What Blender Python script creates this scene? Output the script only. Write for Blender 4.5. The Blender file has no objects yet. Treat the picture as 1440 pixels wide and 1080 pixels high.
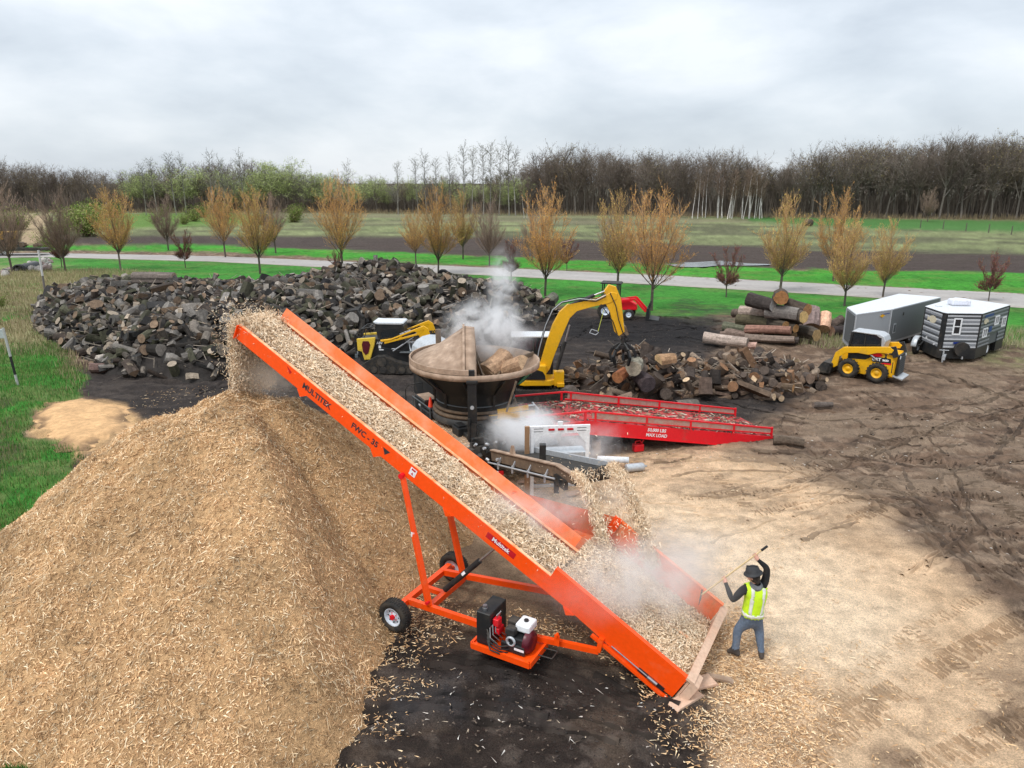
import bpy, bmesh, math, random
import numpy as np
from mathutils import Vector, Matrix, Euler

# ------------------------------------------------------------------ camera, sky, sun, exposure
SC = bpy.context.scene
COL = SC.collection
CAM_H = 8.8
PITCH = math.radians(15.9)
FPX = 1000.0
cd = bpy.data.cameras.new('camera')
cd.sensor_width = 36.0
cd.lens = FPX / 1440.0 * 36.0
cd.clip_start = 0.1
cd.clip_end = 6000
cam = bpy.data.objects.new('camera', cd)
COL.objects.link(cam)
cam.location = (0, 0, CAM_H)
cam.rotation_euler = (math.pi / 2 - PITCH, 0, 0)
SC.camera = cam

SUN_EL = math.radians(58)
SUN_AZ = math.radians(-130)      # high sun behind thin cloud, over the left shoulder (clockwise from +Y)
world = bpy.data.worlds.new('World')
SC.world = world
world.use_nodes = True
wn = world.node_tree
wn.nodes.clear()
N = wn.nodes.new
out = N('ShaderNodeOutputWorld')
bg1 = N('ShaderNodeBackground'); bg2 = N('ShaderNodeBackground'); mx = N('ShaderNodeMixShader')
sky = N('ShaderNodeTexSky'); sky.sky_type = 'NISHITA'; sky.sun_disc = False
sky.sun_elevation = SUN_EL; sky.sun_rotation = SUN_AZ
tc = N('ShaderNodeTexCoord'); mp = N('ShaderNodeMapping'); mp.inputs['Scale'].default_value = (1.0, 1.0, 2.6)
mp.inputs['Rotation'].default_value = (0.12, 0.25, 0.3)
nz = N('ShaderNodeTexNoise'); nz.inputs['Scale'].default_value = 3.0; nz.inputs['Detail'].default_value = 7; nz.inputs['Roughness'].default_value = 0.52
nz.inputs['Distortion'].default_value = 0.15
cr = N('ShaderNodeValToRGB')
cr.color_ramp.elements[0].position = 0.36; cr.color_ramp.elements[0].color = (0.53, 0.585, 0.65, 1)
cr.color_ramp.elements[1].position = 0.62; cr.color_ramp.elements[1].color = (0.78, 0.82, 0.865, 1)
e = cr.color_ramp.elements.new(0.48); e.color = (0.635, 0.69, 0.75, 1)
bg1.inputs['Strength'].default_value = 0.10
bg2.inputs['Strength'].default_value = 0.92
mx.inputs[0].default_value = 0.9
L = wn.links.new
L(sky.outputs[0], bg1.inputs[0]); L(tc.outputs['Generated'], mp.inputs[0]); L(mp.outputs[0], nz.inputs[0]); L(nz.outputs['Fac'], cr.inputs[0])
sx = N('ShaderNodeSeparateXYZ'); mz = N('ShaderNodeMapRange'); mz.inputs[1].default_value = 0; mz.inputs[2].default_value = 1; mz.inputs[3].default_value = 0.88; mz.inputs[4].default_value = 1.75
vs = N('ShaderNodeVectorMath'); vs.operation = 'SCALE'          # an overcast sky brightens evenly towards the zenith
L(tc.outputs['Generated'], sx.inputs[0]); L(sx.outputs['Z'], mz.inputs[0]); L(cr.outputs[0], vs.inputs[0]); L(mz.outputs[0], vs.inputs['Scale']); L(vs.outputs[0], bg2.inputs[0]); L(bg1.outputs[0], mx.inputs[1]); L(bg2.outputs[0], mx.inputs[2]); L(mx.outputs[0], out.inputs[0])

sd = bpy.data.lights.new('sun', 'SUN'); sd.energy = 1.5; sd.angle = math.radians(14); sd.color = (1, .97, .92)
sun = bpy.data.objects.new('sun', sd); COL.objects.link(sun)
sdir = Vector((math.sin(SUN_AZ) * math.cos(SUN_EL), math.cos(SUN_AZ) * math.cos(SUN_EL), math.sin(SUN_EL)))
sun.rotation_euler = sdir.to_track_quat('Z', 'Y').to_euler()
sun.location = (0, 0, 60)
SC.view_settings.view_transform = 'Standard'
SC.view_settings.look = 'None'
SC.view_settings.exposure = 0.46
SC.view_settings.gamma = 1.0
SC.view_settings.use_curve_mapping = False
try:
    SC.cycles.max_bounces = 6; SC.cycles.diffuse_bounces = 3; SC.cycles.glossy_bounces = 3
    SC.cycles.transmission_bounces = 3; SC.cycles.volume_bounces = 6; SC.cycles.transparent_max_bounces = 6
    SC.cycles.volume_step_rate = 1.5; SC.cycles.volume_max_steps = 96
except Exception:
    pass

# ------------------------------------------------------------------ helpers
random.seed(7)
RNG = np.random.default_rng(11)
cP, sP = math.cos(PITCH), math.sin(PITCH)

def G(px, py, z=0.0):
    """point of the place at height z seen at photo pixel (px, py)"""
    u = (px - 720) / FPX; v = (540 - py) / FPX
    dy = cP + v * sP; dz = -sP + v * cP
    t = (z - CAM_H) / dz
    return Vector((u * t, dy * t, z))

def GD(px, py, y):
    u = (px - 720) / FPX; v = (540 - py) / FPX
    dy = cP + v * sP; dz = -sP + v * cP
    t = y / dy
    return Vector((u * t, y, CAM_H + dz * t))

def to_px(x, y):
    d = np.maximum(y * cP + CAM_H * sP, 0.05); v = (y * sP - CAM_H * cP) / d
    return 720 + FPX * x / d, 540 - FPX * v

def hsh(ix, iy, s):
    n = (ix * 374761393 + iy * 668265263 + s * 1274126177) & 0xFFFFFFFF
    n = ((n ^ (n >> 13)) * 1274126177) & 0xFFFFFFFF
    return ((n ^ (n >> 16)) & 0xFFFF) / 65535.0

def vnoise(x, y, s=0):
    x = np.asarray(x, float); y = np.asarray(y, float)
    ix = np.floor(x).astype(np.int64); iy = np.floor(y).astype(np.int64)
    fx = x - ix; fy = y - iy
    fx = fx * fx * (3 - 2 * fx); fy = fy * fy * (3 - 2 * fy)
    a = hsh(ix, iy, s); b = hsh(ix + 1, iy, s); c = hsh(ix, iy + 1, s); d = hsh(ix + 1, iy + 1, s)
    return a + (b - a) * fx + (c - a) * fy + (a - b - c + d) * fx * fy

def fbm(x, y, o=4, s=0):
    r = 0; a = .5; t = 0
    for i in range(o):
        r = r + a * vnoise(x * 2 ** i + 17.3 * i, y * 2 ** i - 9.1 * i, s + i); t += a; a *= .5
    return r / t

def set_attr(me, name, cols):
    """per-vertex colour (N,3) or value (N,)"""
    cols = np.asarray(cols, np.float32)
    if cols.ndim == 1: cols = np.repeat(cols[:, None], 3, 1)
    c4 = np.ones((len(cols), 4), np.float32); c4[:, :3] = cols
    at = me.color_attributes.new(name, 'FLOAT_COLOR', 'POINT')
    at.data.foreach_set('color', c4.ravel())

def np_mesh(name, V, F, smooth=False, midx=None):
    """V (n,3), F (m,k) with k 3 or 4"""
    V = np.asarray(V, np.float32); F = np.asarray(F, np.int32)
    me = bpy.data.meshes.new(name)
    k = F.shape[1]
    me.vertices.add(len(V)); me.vertices.foreach_set('co', V.ravel())
    me.loops.add(F.size); me.loops.foreach_set('vertex_index', F.ravel())
    me.polygons.add(len(F)); me.polygons.foreach_set('loop_start', np.arange(0, F.size, k, dtype=np.int32))
    me.polygons.foreach_set('loop_total', np.full(len(F), k, np.int32))
    if midx is not None: me.polygons.foreach_set('material_index', np.asarray(midx, np.int32))
    me.polygons.foreach_set('use_smooth', np.full(len(F), bool(smooth)))
    me.update(calc_edges=True)
    return me

def link(name, data, parent=None, loc=None, rz=None, label=None, cat=None, group=None, kind=None):
    o = bpy.data.objects.new(name, data)
    COL.objects.link(o)
    if parent is not None: o.parent = parent
    if loc is not None: o.location = loc
    if rz is not None: o.rotation_euler = (0, 0, rz)
    if label: o['label'] = label
    if cat: o['category'] = cat
    if group: o['group'] = group
    if kind: o['kind'] = kind
    return o

def thing(name, label, cat, loc=(0, 0, 0), rz=0.0, group=None):
    return link(name, None, None, loc, rz, label, cat, group)

class MB:
    def __init__(s): s.v = []; s.f = []; s.sm = []; s.mi = []
    def add(s, vs, fs, smooth=False, mi=0):
        b = len(s.v); s.v += [tuple(p) for p in vs]
        for f in fs: s.f.append([i + b for i in f]); s.sm.append(smooth); s.mi.append(mi)
        return s
    def box(s, c, d, rot=None, mi=0, taper=1.0):
        x, y, z = d[0] / 2, d[1] / 2, d[2] / 2
        vs = []
        for k in (-1, 1):
            t = taper if k > 0 else 1
            for (a, b) in ((-1, -1), (1, -1), (1, 1), (-1, 1)):
                p = Vector((a * x * t, b * y * t, k * z))
                if rot is not None: p = rot @ p
                vs.append(p + Vector(c))
        return s.add(vs, [(3, 2, 1, 0), (4, 5, 6, 7), (0, 1, 5, 4), (1, 2, 6, 5), (2, 3, 7, 6), (3, 0, 4, 7)], mi=mi)
    def beam(s, p0, p1, w, h, up=(0, 0, 1), mi=0):
        p0 = Vector(p0); p1 = Vector(p1); d = (p1 - p0); l = d.length
        if l < 1e-6: return s
        d /= l; u = Vector(up)
        if abs(d.dot(u)) > .98: u = Vector((1, 0, 0))
        sx = d.cross(u).normalized(); uz = sx.cross(d).normalized()
        R = Matrix((d, sx, uz)).transposed()
        return s.box((p0 + p1) / 2, (l, w, h), R, mi)
    def tube(s, p0, p1, r0, r1=None, n=10, cap=True, mi=0):
        p0 = Vector(p0); p1 = Vector(p1); r1 = r0 if r1 is None else r1
        d = (p1 - p0).normalized(); u = Vector((0, 0, 1)) if abs(d.z) < .95 else Vector((1, 0, 0))
        a = d.cross(u).normalized(); b = d.cross(a)
        vs = []
        for p, r in ((p0, r0), (p1, r1)):
            for i in range(n):
                t = 2 * math.pi * i / n; vs.append(p + a * (r * math.cos(t)) + b * (r * math.sin(t)))
        s.add(vs, [(i, i + n, (i + 1) % n + n, (i + 1) % n) for i in range(n)], True, mi)
        if cap: s.add(vs, [tuple(range(n)), tuple(range(2 * n - 1, n - 1, -1))], False, mi)
        return s
    def path(s, pts, r, n=6, mi=0):
        for a, b in zip(pts[:-1], pts[1:]): s.tube(a, b, r, r, n, True, mi)
        return s
    def prism(s, pts, a0, a1, plane='xz', mi=0, smooth=False):
        def P(p, a):
            return (p[0], a, p[1]) if plane == 'xz' else ((a, p[0], p[1]) if plane == 'yz' else (p[0], p[1], a))
        n = len(pts); vs = [P(p, a0) for p in pts] + [P(p, a1) for p in pts]
        fs = [tuple(range(n)), tuple(range(2 * n - 1, n - 1, -1))] + [((i + 1) % n, i, i + n, (i + 1) % n + n) for i in range(n)]
        return s.add(vs, fs, smooth, mi)
    def lathe(s, prof, n=24, c=(0, 0, 0), axis='z', mi=0, a0=0.0, a1=2 * math.pi, smooth=True):
        full = abs(a1 - a0 - 2 * math.pi) < 1e-6; m = n if full else n + 1
        vs = []
        for (r, h) in prof:
            for i in range(m):
                t = a0 + (a1 - a0) * i / n; x, y = r * math.cos(t), r * math.sin(t)
                p = (x, y, h) if axis == 'z' else ((x, h, y) if axis == 'y' else (h, x, y))
                vs.append((p[0] + c[0], p[1] + c[1], p[2] + c[2]))
        fs = []
        for j in range(len(prof) - 1):
            for i in range(n):
                k = (i + 1) % m
                fs.append((j * m + i, j * m + k, (j + 1) * m + k, (j + 1) * m + i))
        return s.add(vs, fs, smooth, mi)
    def ball(s, c, r, n=10, mi=0, sc=(1, 1, 1)):
        pr = [(r * math.sin(math.pi * i / n) * 1.0 + 1e-5, -r * math.cos(math.pi * i / n)) for i in range(n + 1)]
        b = len(s.v); s.lathe(pr, n + 4, (0, 0, 0), 'z', mi)
        for i in range(b, len(s.v)):
            v = s.v[i]; s.v[i] = (v[0] * sc[0] + c[0], v[1] * sc[1] + c[1], v[2] * sc[2] + c[2])
        return s
    def mesh(s, name, mats):
        me = bpy.data.meshes.new(name)
        me.from_pydata(s.v, [], s.f)
        me.polygons.foreach_set('use_smooth', s.sm); me.polygons.foreach_set('material_index', s.mi)
        for m in (mats if isinstance(mats, (list, tuple)) else [mats]): me.materials.append(m)
        bm = bmesh.new(); bm.from_mesh(me); bmesh.ops.recalc_face_normals(bm, faces=bm.faces); bm.to_mesh(me); bm.free()
        me.update()
        return me
    def build(s, name, mats, parent=None, bevel=0.0, **kw):
        o = link(name, s.mesh(name, mats), parent, **kw)
        if bevel:
            m = o.modifiers.new('bevel', 'BEVEL'); m.width = bevel; m.segments = 1 if bevel < .02 else 2
            m.limit_method = 'ANGLE'; m.angle_limit = math.radians(35)
        return o

def copy_thing(o, loc, rot=None, scale=None, label=None):
    c = o.copy(); COL.objects.link(c); c.location = loc
    if rot is not None: c.rotation_euler = rot
    if scale is not None: c.scale = scale
    if label: c['label'] = label
    for ch in o.children:
        k = ch.copy(); COL.objects.link(k); k.parent = c
        for g in ch.children:
            q = g.copy(); COL.objects.link(q); q.parent = k
    return c

def text(name, body, mat_, parent, M, size, ext=0.003, bold=0.0, align='CENTER', **kw):
    cu = bpy.data.curves.new(name, 'FONT'); cu.body = body; cu.size = size; cu.extrude = ext; cu.offset = bold
    cu.align_x = align; cu.align_y = 'CENTER'; cu.resolution_u = 3
    t = bpy.data.objects.new(name, cu); COL.objects.link(t)
    dg = bpy.context.evaluated_depsgraph_get()
    me = bpy.data.meshes.new_from_object(t.evaluated_get(dg))
    bpy.data.objects.remove(t); bpy.data.curves.remove(cu)
    me.name = name; me.transform(M); me.materials.clear(); me.materials.append(mat_)
    return link(name, me, parent, **kw)

def tmat(origin, x, y):
    x = Vector(x).normalized(); y = Vector(y); y = (y - x * y.dot(x)).normalized(); z = x.cross(y)
    M = Matrix((x, y, z)).transposed().to_4x4(); M.translation = Vector(origin); return M

# ------------------------------------------------------------------ materials
MATS = {}
def mat(name, col, rough=.55, metal=0.0, dirt=0.25, dcol=(.17, .125, .085), dscale=2.5, bump=0.0, bscale=30, vary=.12, coat=0, spec=.4):
    if name in MATS: return MATS[name]
    m = bpy.data.materials.new(name); m.use_nodes = True; t = m.node_tree; n = t.nodes; k = t.links
    b = n['Principled BSDF']; b.inputs['Roughness'].default_value = rough; b.inputs['Metallic'].default_value = metal
    b.inputs['Coat Weight'].default_value = coat; b.inputs['Specular IOR Level'].default_value = spec
    tc = n.new('ShaderNodeTexCoord'); ge = n.new('ShaderNodeNewGeometry')
    nz = n.new('ShaderNodeTexNoise'); nz.inputs['Scale'].default_value = dscale; nz.inputs['Detail'].default_value = 8; nz.inputs['Roughness'].default_value = .65
    k.new(ge.outputs['Position'], nz.inputs['Vector'])
    rp = n.new('ShaderNodeMapRange'); rp.inputs[1].default_value = .62 - dirt * .45; rp.inputs[2].default_value = .80 - dirt * .2
    rp.inputs[4].default_value = min(1, .25 + dirt)
    k.new(nz.outputs['Fac'], rp.inputs[0])
    nz2 = n.new('ShaderNodeTexNoise'); nz2.inputs['Scale'].default_value = bscale * .5; nz2.inputs['Detail'].default_value = 4
    k.new(ge.outputs['Position'], nz2.inputs['Vector'])
    hs = n.new('ShaderNodeHueSaturation'); hs.inputs['Color'].default_value = (*col, 1)
    mr = n.new('ShaderNodeMapRange'); mr.inputs[3].default_value = 1 - vary; mr.inputs[4].default_value = 1 + vary
    mr.inputs[1].default_value = .3; mr.inputs[2].default_value = .7
    k.new(nz2.outputs['Fac'], mr.inputs[0]); k.new(mr.outputs[0], hs.inputs['Value'])
    mix = n.new('ShaderNodeMix'); mix.data_type = 'RGBA'; mix.inputs[7].default_value = (*dcol, 1)
    k.new(rp.outputs[0], mix.inputs[0]); k.new(hs.outputs[0], mix.inputs[6]); k.new(mix.outputs[2], b.inputs['Base Color'])
    rr = n.new('ShaderNodeMapRange'); rr.inputs[3].default_value = rough; rr.inputs[4].default_value = min(1, rough + .3)
    k.new(rp.outputs[0], rr.inputs[0]); k.new(rr.outputs[0], b.inputs['Roughness'])
    if bump:
        bp = n.new('ShaderNodeBump'); bp.inputs['Strength'].default_value = bump; bp.inputs['Distance'].default_value = .02
        nz3 = n.new('ShaderNodeTexNoise'); nz3.inputs['Scale'].default_value = bscale; nz3.inputs['Detail'].default_value = 6
        k.new(ge.outputs['Position'], nz3.inputs['Vector']); k.new(nz3.outputs['Fac'], bp.inputs['Height']); k.new(bp.outputs[0], b.inputs['Normal'])
    MATS[name] = m; return m

def attr_mat(name, rough=.9, nscale=6.0, namt=.25, bump=.4, bscale=25, dist=.03, fine=0.0, fscale=60, objrand=0.0, spec=.2, mul=(1, 1, 1), stretch=None):
    """colour from the attribute 'Col', broken up by noise in place coordinates"""
    m = bpy.data.materials.new(name); m.use_nodes = True; t = m.node_tree; n = t.nodes; k = t.links
    b = n['Principled BSDF']; b.inputs['Roughness'].default_value = rough; b.inputs['Specular IOR Level'].default_value = spec
    at = n.new('ShaderNodeAttribute'); at.attribute_name = 'Col'
    ge = n.new('ShaderNodeNewGeometry'); src = ge.outputs['Position']
    if stretch:
        mp = n.new('ShaderNodeMapping'); mp.inputs['Scale'].default_value = stretch; k.new(src, mp.inputs[0]); src = mp.outputs[0]
    nz = n.new('ShaderNodeTexNoise'); nz.inputs['Scale'].default_value = nscale; nz.inputs['Detail'].default_value = 9; nz.inputs['Roughness'].default_value = .7
    k.new(src, nz.inputs['Vector'])
    mr = n.new('ShaderNodeMapRange'); mr.inputs[1].default_value = .3; mr.inputs[2].default_value = .7; mr.inputs[3].default_value = 1 - namt; mr.inputs[4].default_value = 1 + namt
    k.new(nz.outputs['Fac'], mr.inputs[0]); val = mr.outputs[0]
    if fine:
        n2 = n.new('ShaderNodeTexNoise'); n2.inputs['Scale'].default_value = fscale; n2.inputs['Detail'].default_value = 5; n2.inputs['Roughness'].default_value = .75
        k.new(src, n2.inputs['Vector']); m2 = n.new('ShaderNodeMapRange'); m2.inputs[1].default_value = .32; m2.inputs[2].default_value = .68
        m2.inputs[3].default_value = 1 - fine; m2.inputs[4].default_value = 1 + fine; k.new(n2.outputs['Fac'], m2.inputs[0])
        mu = n.new('ShaderNodeMath'); mu.operation = 'MULTIPLY'; k.new(val, mu.inputs[0]); k.new(m2.outputs[0], mu.inputs[1]); val = mu.outputs[0]
    if objrand:
        oi = n.new('ShaderNodeObjectInfo'); m3 = n.new('ShaderNodeMapRange'); m3.inputs[3].default_value = 1 - objrand; m3.inputs[4].default_value = 1 + objrand
        k.new(oi.outputs['Random'], m3.inputs[0]); mu = n.new('ShaderNodeMath'); mu.operation = 'MULTIPLY'; k.new(val, mu.inputs[0]); k.new(m3.outputs[0], mu.inputs[1]); val = mu.outputs[0]
    vm = n.new('ShaderNodeVectorMath'); vm.operation = 'SCALE'; k.new(at.outputs['Color'], vm.inputs[0]); k.new(val, vm.inputs['Scale'])
    k.new(vm.outputs[0], b.inputs['Base Color'])
    if bump:
        n3 = n.new('ShaderNodeTexNoise'); n3.inputs['Scale'].default_value = bscale; n3.inputs['Detail'].default_value = 8; n3.inputs['Roughness'].default_value = .7
        k.new(src, n3.inputs['Vector']); bp = n.new('ShaderNodeBump'); bp.inputs['Strength'].default_value = bump; bp.inputs['Distance'].default_value = dist
        k.new(n3.outputs['Fac'], bp.inputs['Height']); k.new(bp.outputs[0], b.inputs['Normal'])
    MATS[name] = m; return m

ORANGE = mat('orange_paint', (.95, .080, .003), .38, dirt=.16, dcol=(.80, .22, .09), dscale=2.4, vary=.05)
ORANGE_IN = mat('dusty_orange_paint', (.92, .16, .03), .6, dirt=.45, dcol=(.60, .34, .20), dscale=2.2, vary=.08)
RED = mat('red_paint', (.74, .008, .018), .4, dirt=.15, vary=.06)
REDM = mat('dusty_red_paint', (.50, .03, .035), .7, dirt=.5, dcol=(.16, .09, .07), dscale=3)
YEL = mat('yellow_paint', (.80, .42, .008), .42, dirt=.22, dcol=(.25, .16, .07), dscale=2.2, vary=.06)
YELP = mat('pale_yellow_paint', (.74, .50, .05), .45, dirt=.2, dcol=(.2, .15, .08), dscale=2.5)
BLACK = mat('black_paint', (.016, .017, .018), .45, dirt=.3, dcol=(.10, .08, .06), dscale=2.2)
BLACKG = mat('black_steel', (.022, .022, .022), .6, dirt=.45, dcol=(.14, .11, .08), dscale=3)
RUBBER = mat('rubber', (.022, .021, .020), .85, dirt=.4, dcol=(.10, .075, .05), dscale=5, bump=.3, bscale=40)
WHITE = mat('white_paint', (.80, .81, .82), .45, dirt=.12, dcol=(.4, .36, .3))
WHITER = mat('white_roof', (.60, .62, .64), .5, dirt=.08, dcol=(.5, .5, .5))
RIMW = mat('white_rim', (.62, .68, .76), .4, dirt=.15, dcol=(.3, .3, .3))
GREYP = mat('grey_panel', (.22, .23, .245), .6, dirt=.12, dcol=(.14, .14, .13), vary=.05, dscale=1.2)
GREYD = mat('dark_grey_panel', (.10, .11, .115), .6, dirt=.1, dcol=(.12, .12, .11), vary=.05)
GREYL = mat('light_grey_metal', (.48, .50, .52), .4, .3, dirt=.2, dcol=(.2, .2, .2))
STEEL = mat('bare_steel', (.45, .45, .46), .3, .9, dirt=.2)
GLASS = mat('dark_glass', (.015, .02, .025), .08, dirt=.08, dcol=(.12, .13, .14), spec=.9)
RUST = mat('wood_dusted_steel', (.46, .33, .24), .8, dirt=.6, dcol=(.20, .13, .085), dscale=3, bump=.6, bscale=24, vary=.3)
RUSTD = mat('dark_dusted_steel', (.13, .09, .06), .8, dirt=.4, dcol=(.26, .18, .11), dscale=5, bump=.3, vary=.2)
DIRTYB = mat('sawdust_covered_black', (.016, .016, .016), .5, dirt=.14, dcol=(.20, .15, .10), dscale=3)
TANB = mat('dusty_board', (.62, .42, .30), .8, dirt=.3, dcol=(.65, .32, .2), dscale=2, bump=.2)
MAROON = mat('maroon_plastic', (.09, .008, .016), .35, dirt=.1)
HOSE = mat('hose_rubber', (.02, .02, .02), .5, dirt=.2)
LIGHTR = mat('red_lens', (.5, .01, .02), .2, dirt=.1)
GREENP = mat('green_paint', (.02, .17, .09), .5, dirt=.2)
CONEM = mat('cone_orange', (.85, .05, .01), .5, dirt=.08)
BLUEP = mat('blue_print', (.02, .04, .22), .4, dirt=.05)
CREAM = mat('cream_print', (.62, .55, .40), .5, dirt=.05)
CHARC = mat('charcoal_print', (.03, .03, .035), .5, dirt=.05)
WOODEND = mat('cut_wood', (.50, .33, .17), .8, dirt=.35, dcol=(.26, .15, .08), dscale=6, bump=.3)
# ------------------------------------------------------------------ shapes of the ground
def poly_sd(px, py, pts):
    """signed distance (inside > 0) to a polygon"""
    px = np.asarray(px); py = np.asarray(py); ins = np.zeros(px.shape, bool); dm = np.full(px.shape, 1e18)
    n = len(pts)
    for i in range(n):
        x0, y0 = pts[i]; x1, y1 = pts[(i + 1) % n]
        dx, dy = x1 - x0, y1 - y0; t = np.clip(((px - x0) * dx + (py - y0) * dy) / (dx * dx + dy * dy + 1e-9), 0, 1)
        dm = np.minimum(dm, (px - x0 - t * dx) ** 2 + (py - y0 - t * dy) ** 2)
        c = ((y0 > py) != (y1 > py)) & (px < (x1 - x0) * (py - y0) / (y1 - y0 + 1e-12) + x0)
        ins ^= c
    d = np.sqrt(dm); return np.where(ins, d, -d)

def sstep(a, b, x):
    t = np.clip((x - a) / (b - a), 0, 1); return t * t * (3 - 2 * t)

MC = (-6.0, 15.3)
_th = np.radians([-180, -150, -120, -104, -75, -63, -53, -32, 0, 40, 75, 100, 120, 141, 162, 180])
_rr = np.array([6.9, 6.9, 6.8, 6.6, 7.5, 7.2, 5.5, 4.0, 4.5, 6.6, 7.0, 7.2, 8.8, 9.6, 7.6, 6.9])
def mulch_h(x, y):
    dx = x - MC[0]; dy = y - MC[1]; r = np.hypot(dx, dy); R = np.interp(np.arctan2(dy, dx), _th, _rr)
    R = R * (1 + .10 * (fbm(x * .7, y * .7, 3, 5) - .5))
    t = r / R
    h = 4.45 * (1 - np.abs(t) ** 1.02) + .30 * np.sin(np.clip(t, 0, 1) * math.pi) * np.clip(fbm(x * .35, y * .35, 2, 9) + .1, 0, 1) - .30 * np.exp(-(r / .8) ** 2)
    return h + np.where(t < 1.1, .62 * (fbm(x * .75, y * .75, 4, 3) - .5) + .16 * np.sin(6 * np.arctan2(dy, dx) + 5 * fbm(x * .4, y * .4, 2, 13)) * np.clip(t * 2, 0, 1) + .26 * (fbm(x * 4, y * 4, 3, 8) - .5), 0) * np.clip(1.6 * (1.1 - t), 0, 1)

WOODPOLY = [(-19, 32.3), (-14.2, 31.0), (-10.5, 33.5), (-7.5, 36.5), (-4, 39.2), (0, 43), (3.3, 47), (2.2, 52), (-6, 53), (-15, 52), (-27, 52), (-34.5, 52.5), (-31.5, 46), (-25, 38.5)]
def wood_h(x, y):
    sdw = poly_sd(x, y, WOODPOLY) + 1.2 * (fbm(x * .3, y * .3, 3, 21) - .5)
    top = 2.5 + .5 * (fbm(x * .18, y * .18, 3, 22) - .5) * 2 + 1.15 * np.exp(-(((x + 9.3) / 3.4) ** 2 + ((y - 47.5) / 2.6) ** 2))
    return top * (1 - np.exp(-np.clip(sdw, 0, 99) / 1.9)) * (sdw > 0)

BROWNC = [(3.6, 29.6), (5.6, 30.6), (8.0, 30.8), (10.3, 30.8), (12.2, 31.5)]
def brown_h(x, y):
    h = np.zeros(np.shape(x))
    for (cx, cy), r, t in zip(BROWNC, (1.6, 2.0, 1.9, 2.1, 1.6), (.9, 1.45, .9, 1.15, .7)):
        h = np.maximum(h, t * np.clip(1 - (np.hypot(x - cx, (y - cy) * 1.1) / (r * 1.25)) ** 2, 0, 1))
    return h

# ------------------------------------------------------------------ ground, one sheet to the horizon
NA, NR = 640, 560
ang = np.concatenate([np.linspace(-80, -42, 20, endpoint=False), np.linspace(-42, 42, NA), np.linspace(42, 80, 21)[1:]])
ang = np.radians(ang)
rad = np.concatenate([np.exp(np.linspace(math.log(2.5), math.log(7.5), 12, endpoint=False)), np.exp(np.linspace(math.log(7.5), math.log(110), NR - 110, endpoint=False)), np.exp(np.linspace(math.log(110), math.log(3200), 98))])
AA, RR = np.meshgrid(ang, rad)
X = RR * np.sin(AA); Y = RR * np.cos(AA)
# radial grid keeps rows across the view; use y-depth rows near the axis
PXg, PYg = to_px(X, Y)
behind = Y < 1.0
wx = PXg + 46 * (fbm(X * .5, Y * .5, 5, 31) - .5) * (np.clip(2200 / (np.hypot(X, Y) + 5), 20, 160) / 60)
wy = PYg + 18 * (fbm(X * .5 + 50, Y * .5, 5, 32) - .5) * (np.clip(2200 / (np.hypot(X, Y) + 5), 20, 160) / 60)

def mask(pts, soft=12, w=1.0):
    return w * sstep(-soft, soft, poly_sd(np.where(behind, -9999, wx), wy, pts))

def mixc(C, m, col):
    return C * (1 - m[..., None]) + np.array(col) * m[..., None]
f1 = fbm(X * .25, Y * .25, 5, 41); f2 = fbm(X * 1.3, Y * 1.3, 5, 42); f3 = fbm(X * .9, Y * 3.2, 5, 43); f4 = fbm(X * .05, Y * .05, 4, 44)
C = np.zeros(X.shape + (3,)) + np.array([.17, .112, .076])
C *= (0.62 + .8 * f2)[..., None]
C = mixc(C, sstep(.50, .66, f3), (.28, .20, .14)); C = mixc(C, .7 * sstep(.56, .68, fbm(X * 2.2, Y * 5, 4, 89)), (.090, .062, .046))
# right-hand yard: browner with pale scuffs
C = mixc(C, .8 * mask([(880, 640), (1100, 560), (1460, 500), (1700, 520), (1700, 780), (1440, 760), (1250, 720), (1050, 670)], 30) * sstep(.45, .66, fbm(X * .5, Y * 1.1, 5, 45)), (.25, .18, .125))
# dark mud round the machines and log piles
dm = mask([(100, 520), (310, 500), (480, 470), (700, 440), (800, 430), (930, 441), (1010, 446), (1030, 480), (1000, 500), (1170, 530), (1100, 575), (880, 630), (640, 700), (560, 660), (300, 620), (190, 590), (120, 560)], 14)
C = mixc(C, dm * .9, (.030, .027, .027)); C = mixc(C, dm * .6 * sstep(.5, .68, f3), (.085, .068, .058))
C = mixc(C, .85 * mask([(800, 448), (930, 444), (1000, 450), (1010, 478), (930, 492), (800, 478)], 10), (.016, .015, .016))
# tan chip dust
tn = mask([(600, 760), (650, 695), (760, 660), (900, 628), (1010, 622), (1090, 650), (1170, 690), (1250, 730), (1330, 790), (1420, 870), (1470, 960), (1430, 1120), (1000, 1120), (985, 990), (930, 940), (800, 850), (680, 850)], 26)
tn = tn * (1 - .55 * sstep(.50, .66, fbm(X * .8, Y * 1.6, 5, 46)) * sstep(900, 640, PYg + .0 * PXg) - 0.0)
tn = tn * (1 - .75 * mask([(1230, 980), (1470, 900), (1470, 1130), (1130, 1130)], 60) * sstep(.42, .62, f2))
C = mixc(C, tn, (.70, .485, .305)); C = mixc(C, tn * sstep(.45, .7, f2) * .4, (.50, .325, .19))
C = mixc(C, tn * mask([(880, 700), (1010, 730), (1150, 770), (1270, 860), (1230, 960), (1090, 930), (960, 800)], 60) * .85, (.84, .65, .455))
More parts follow.
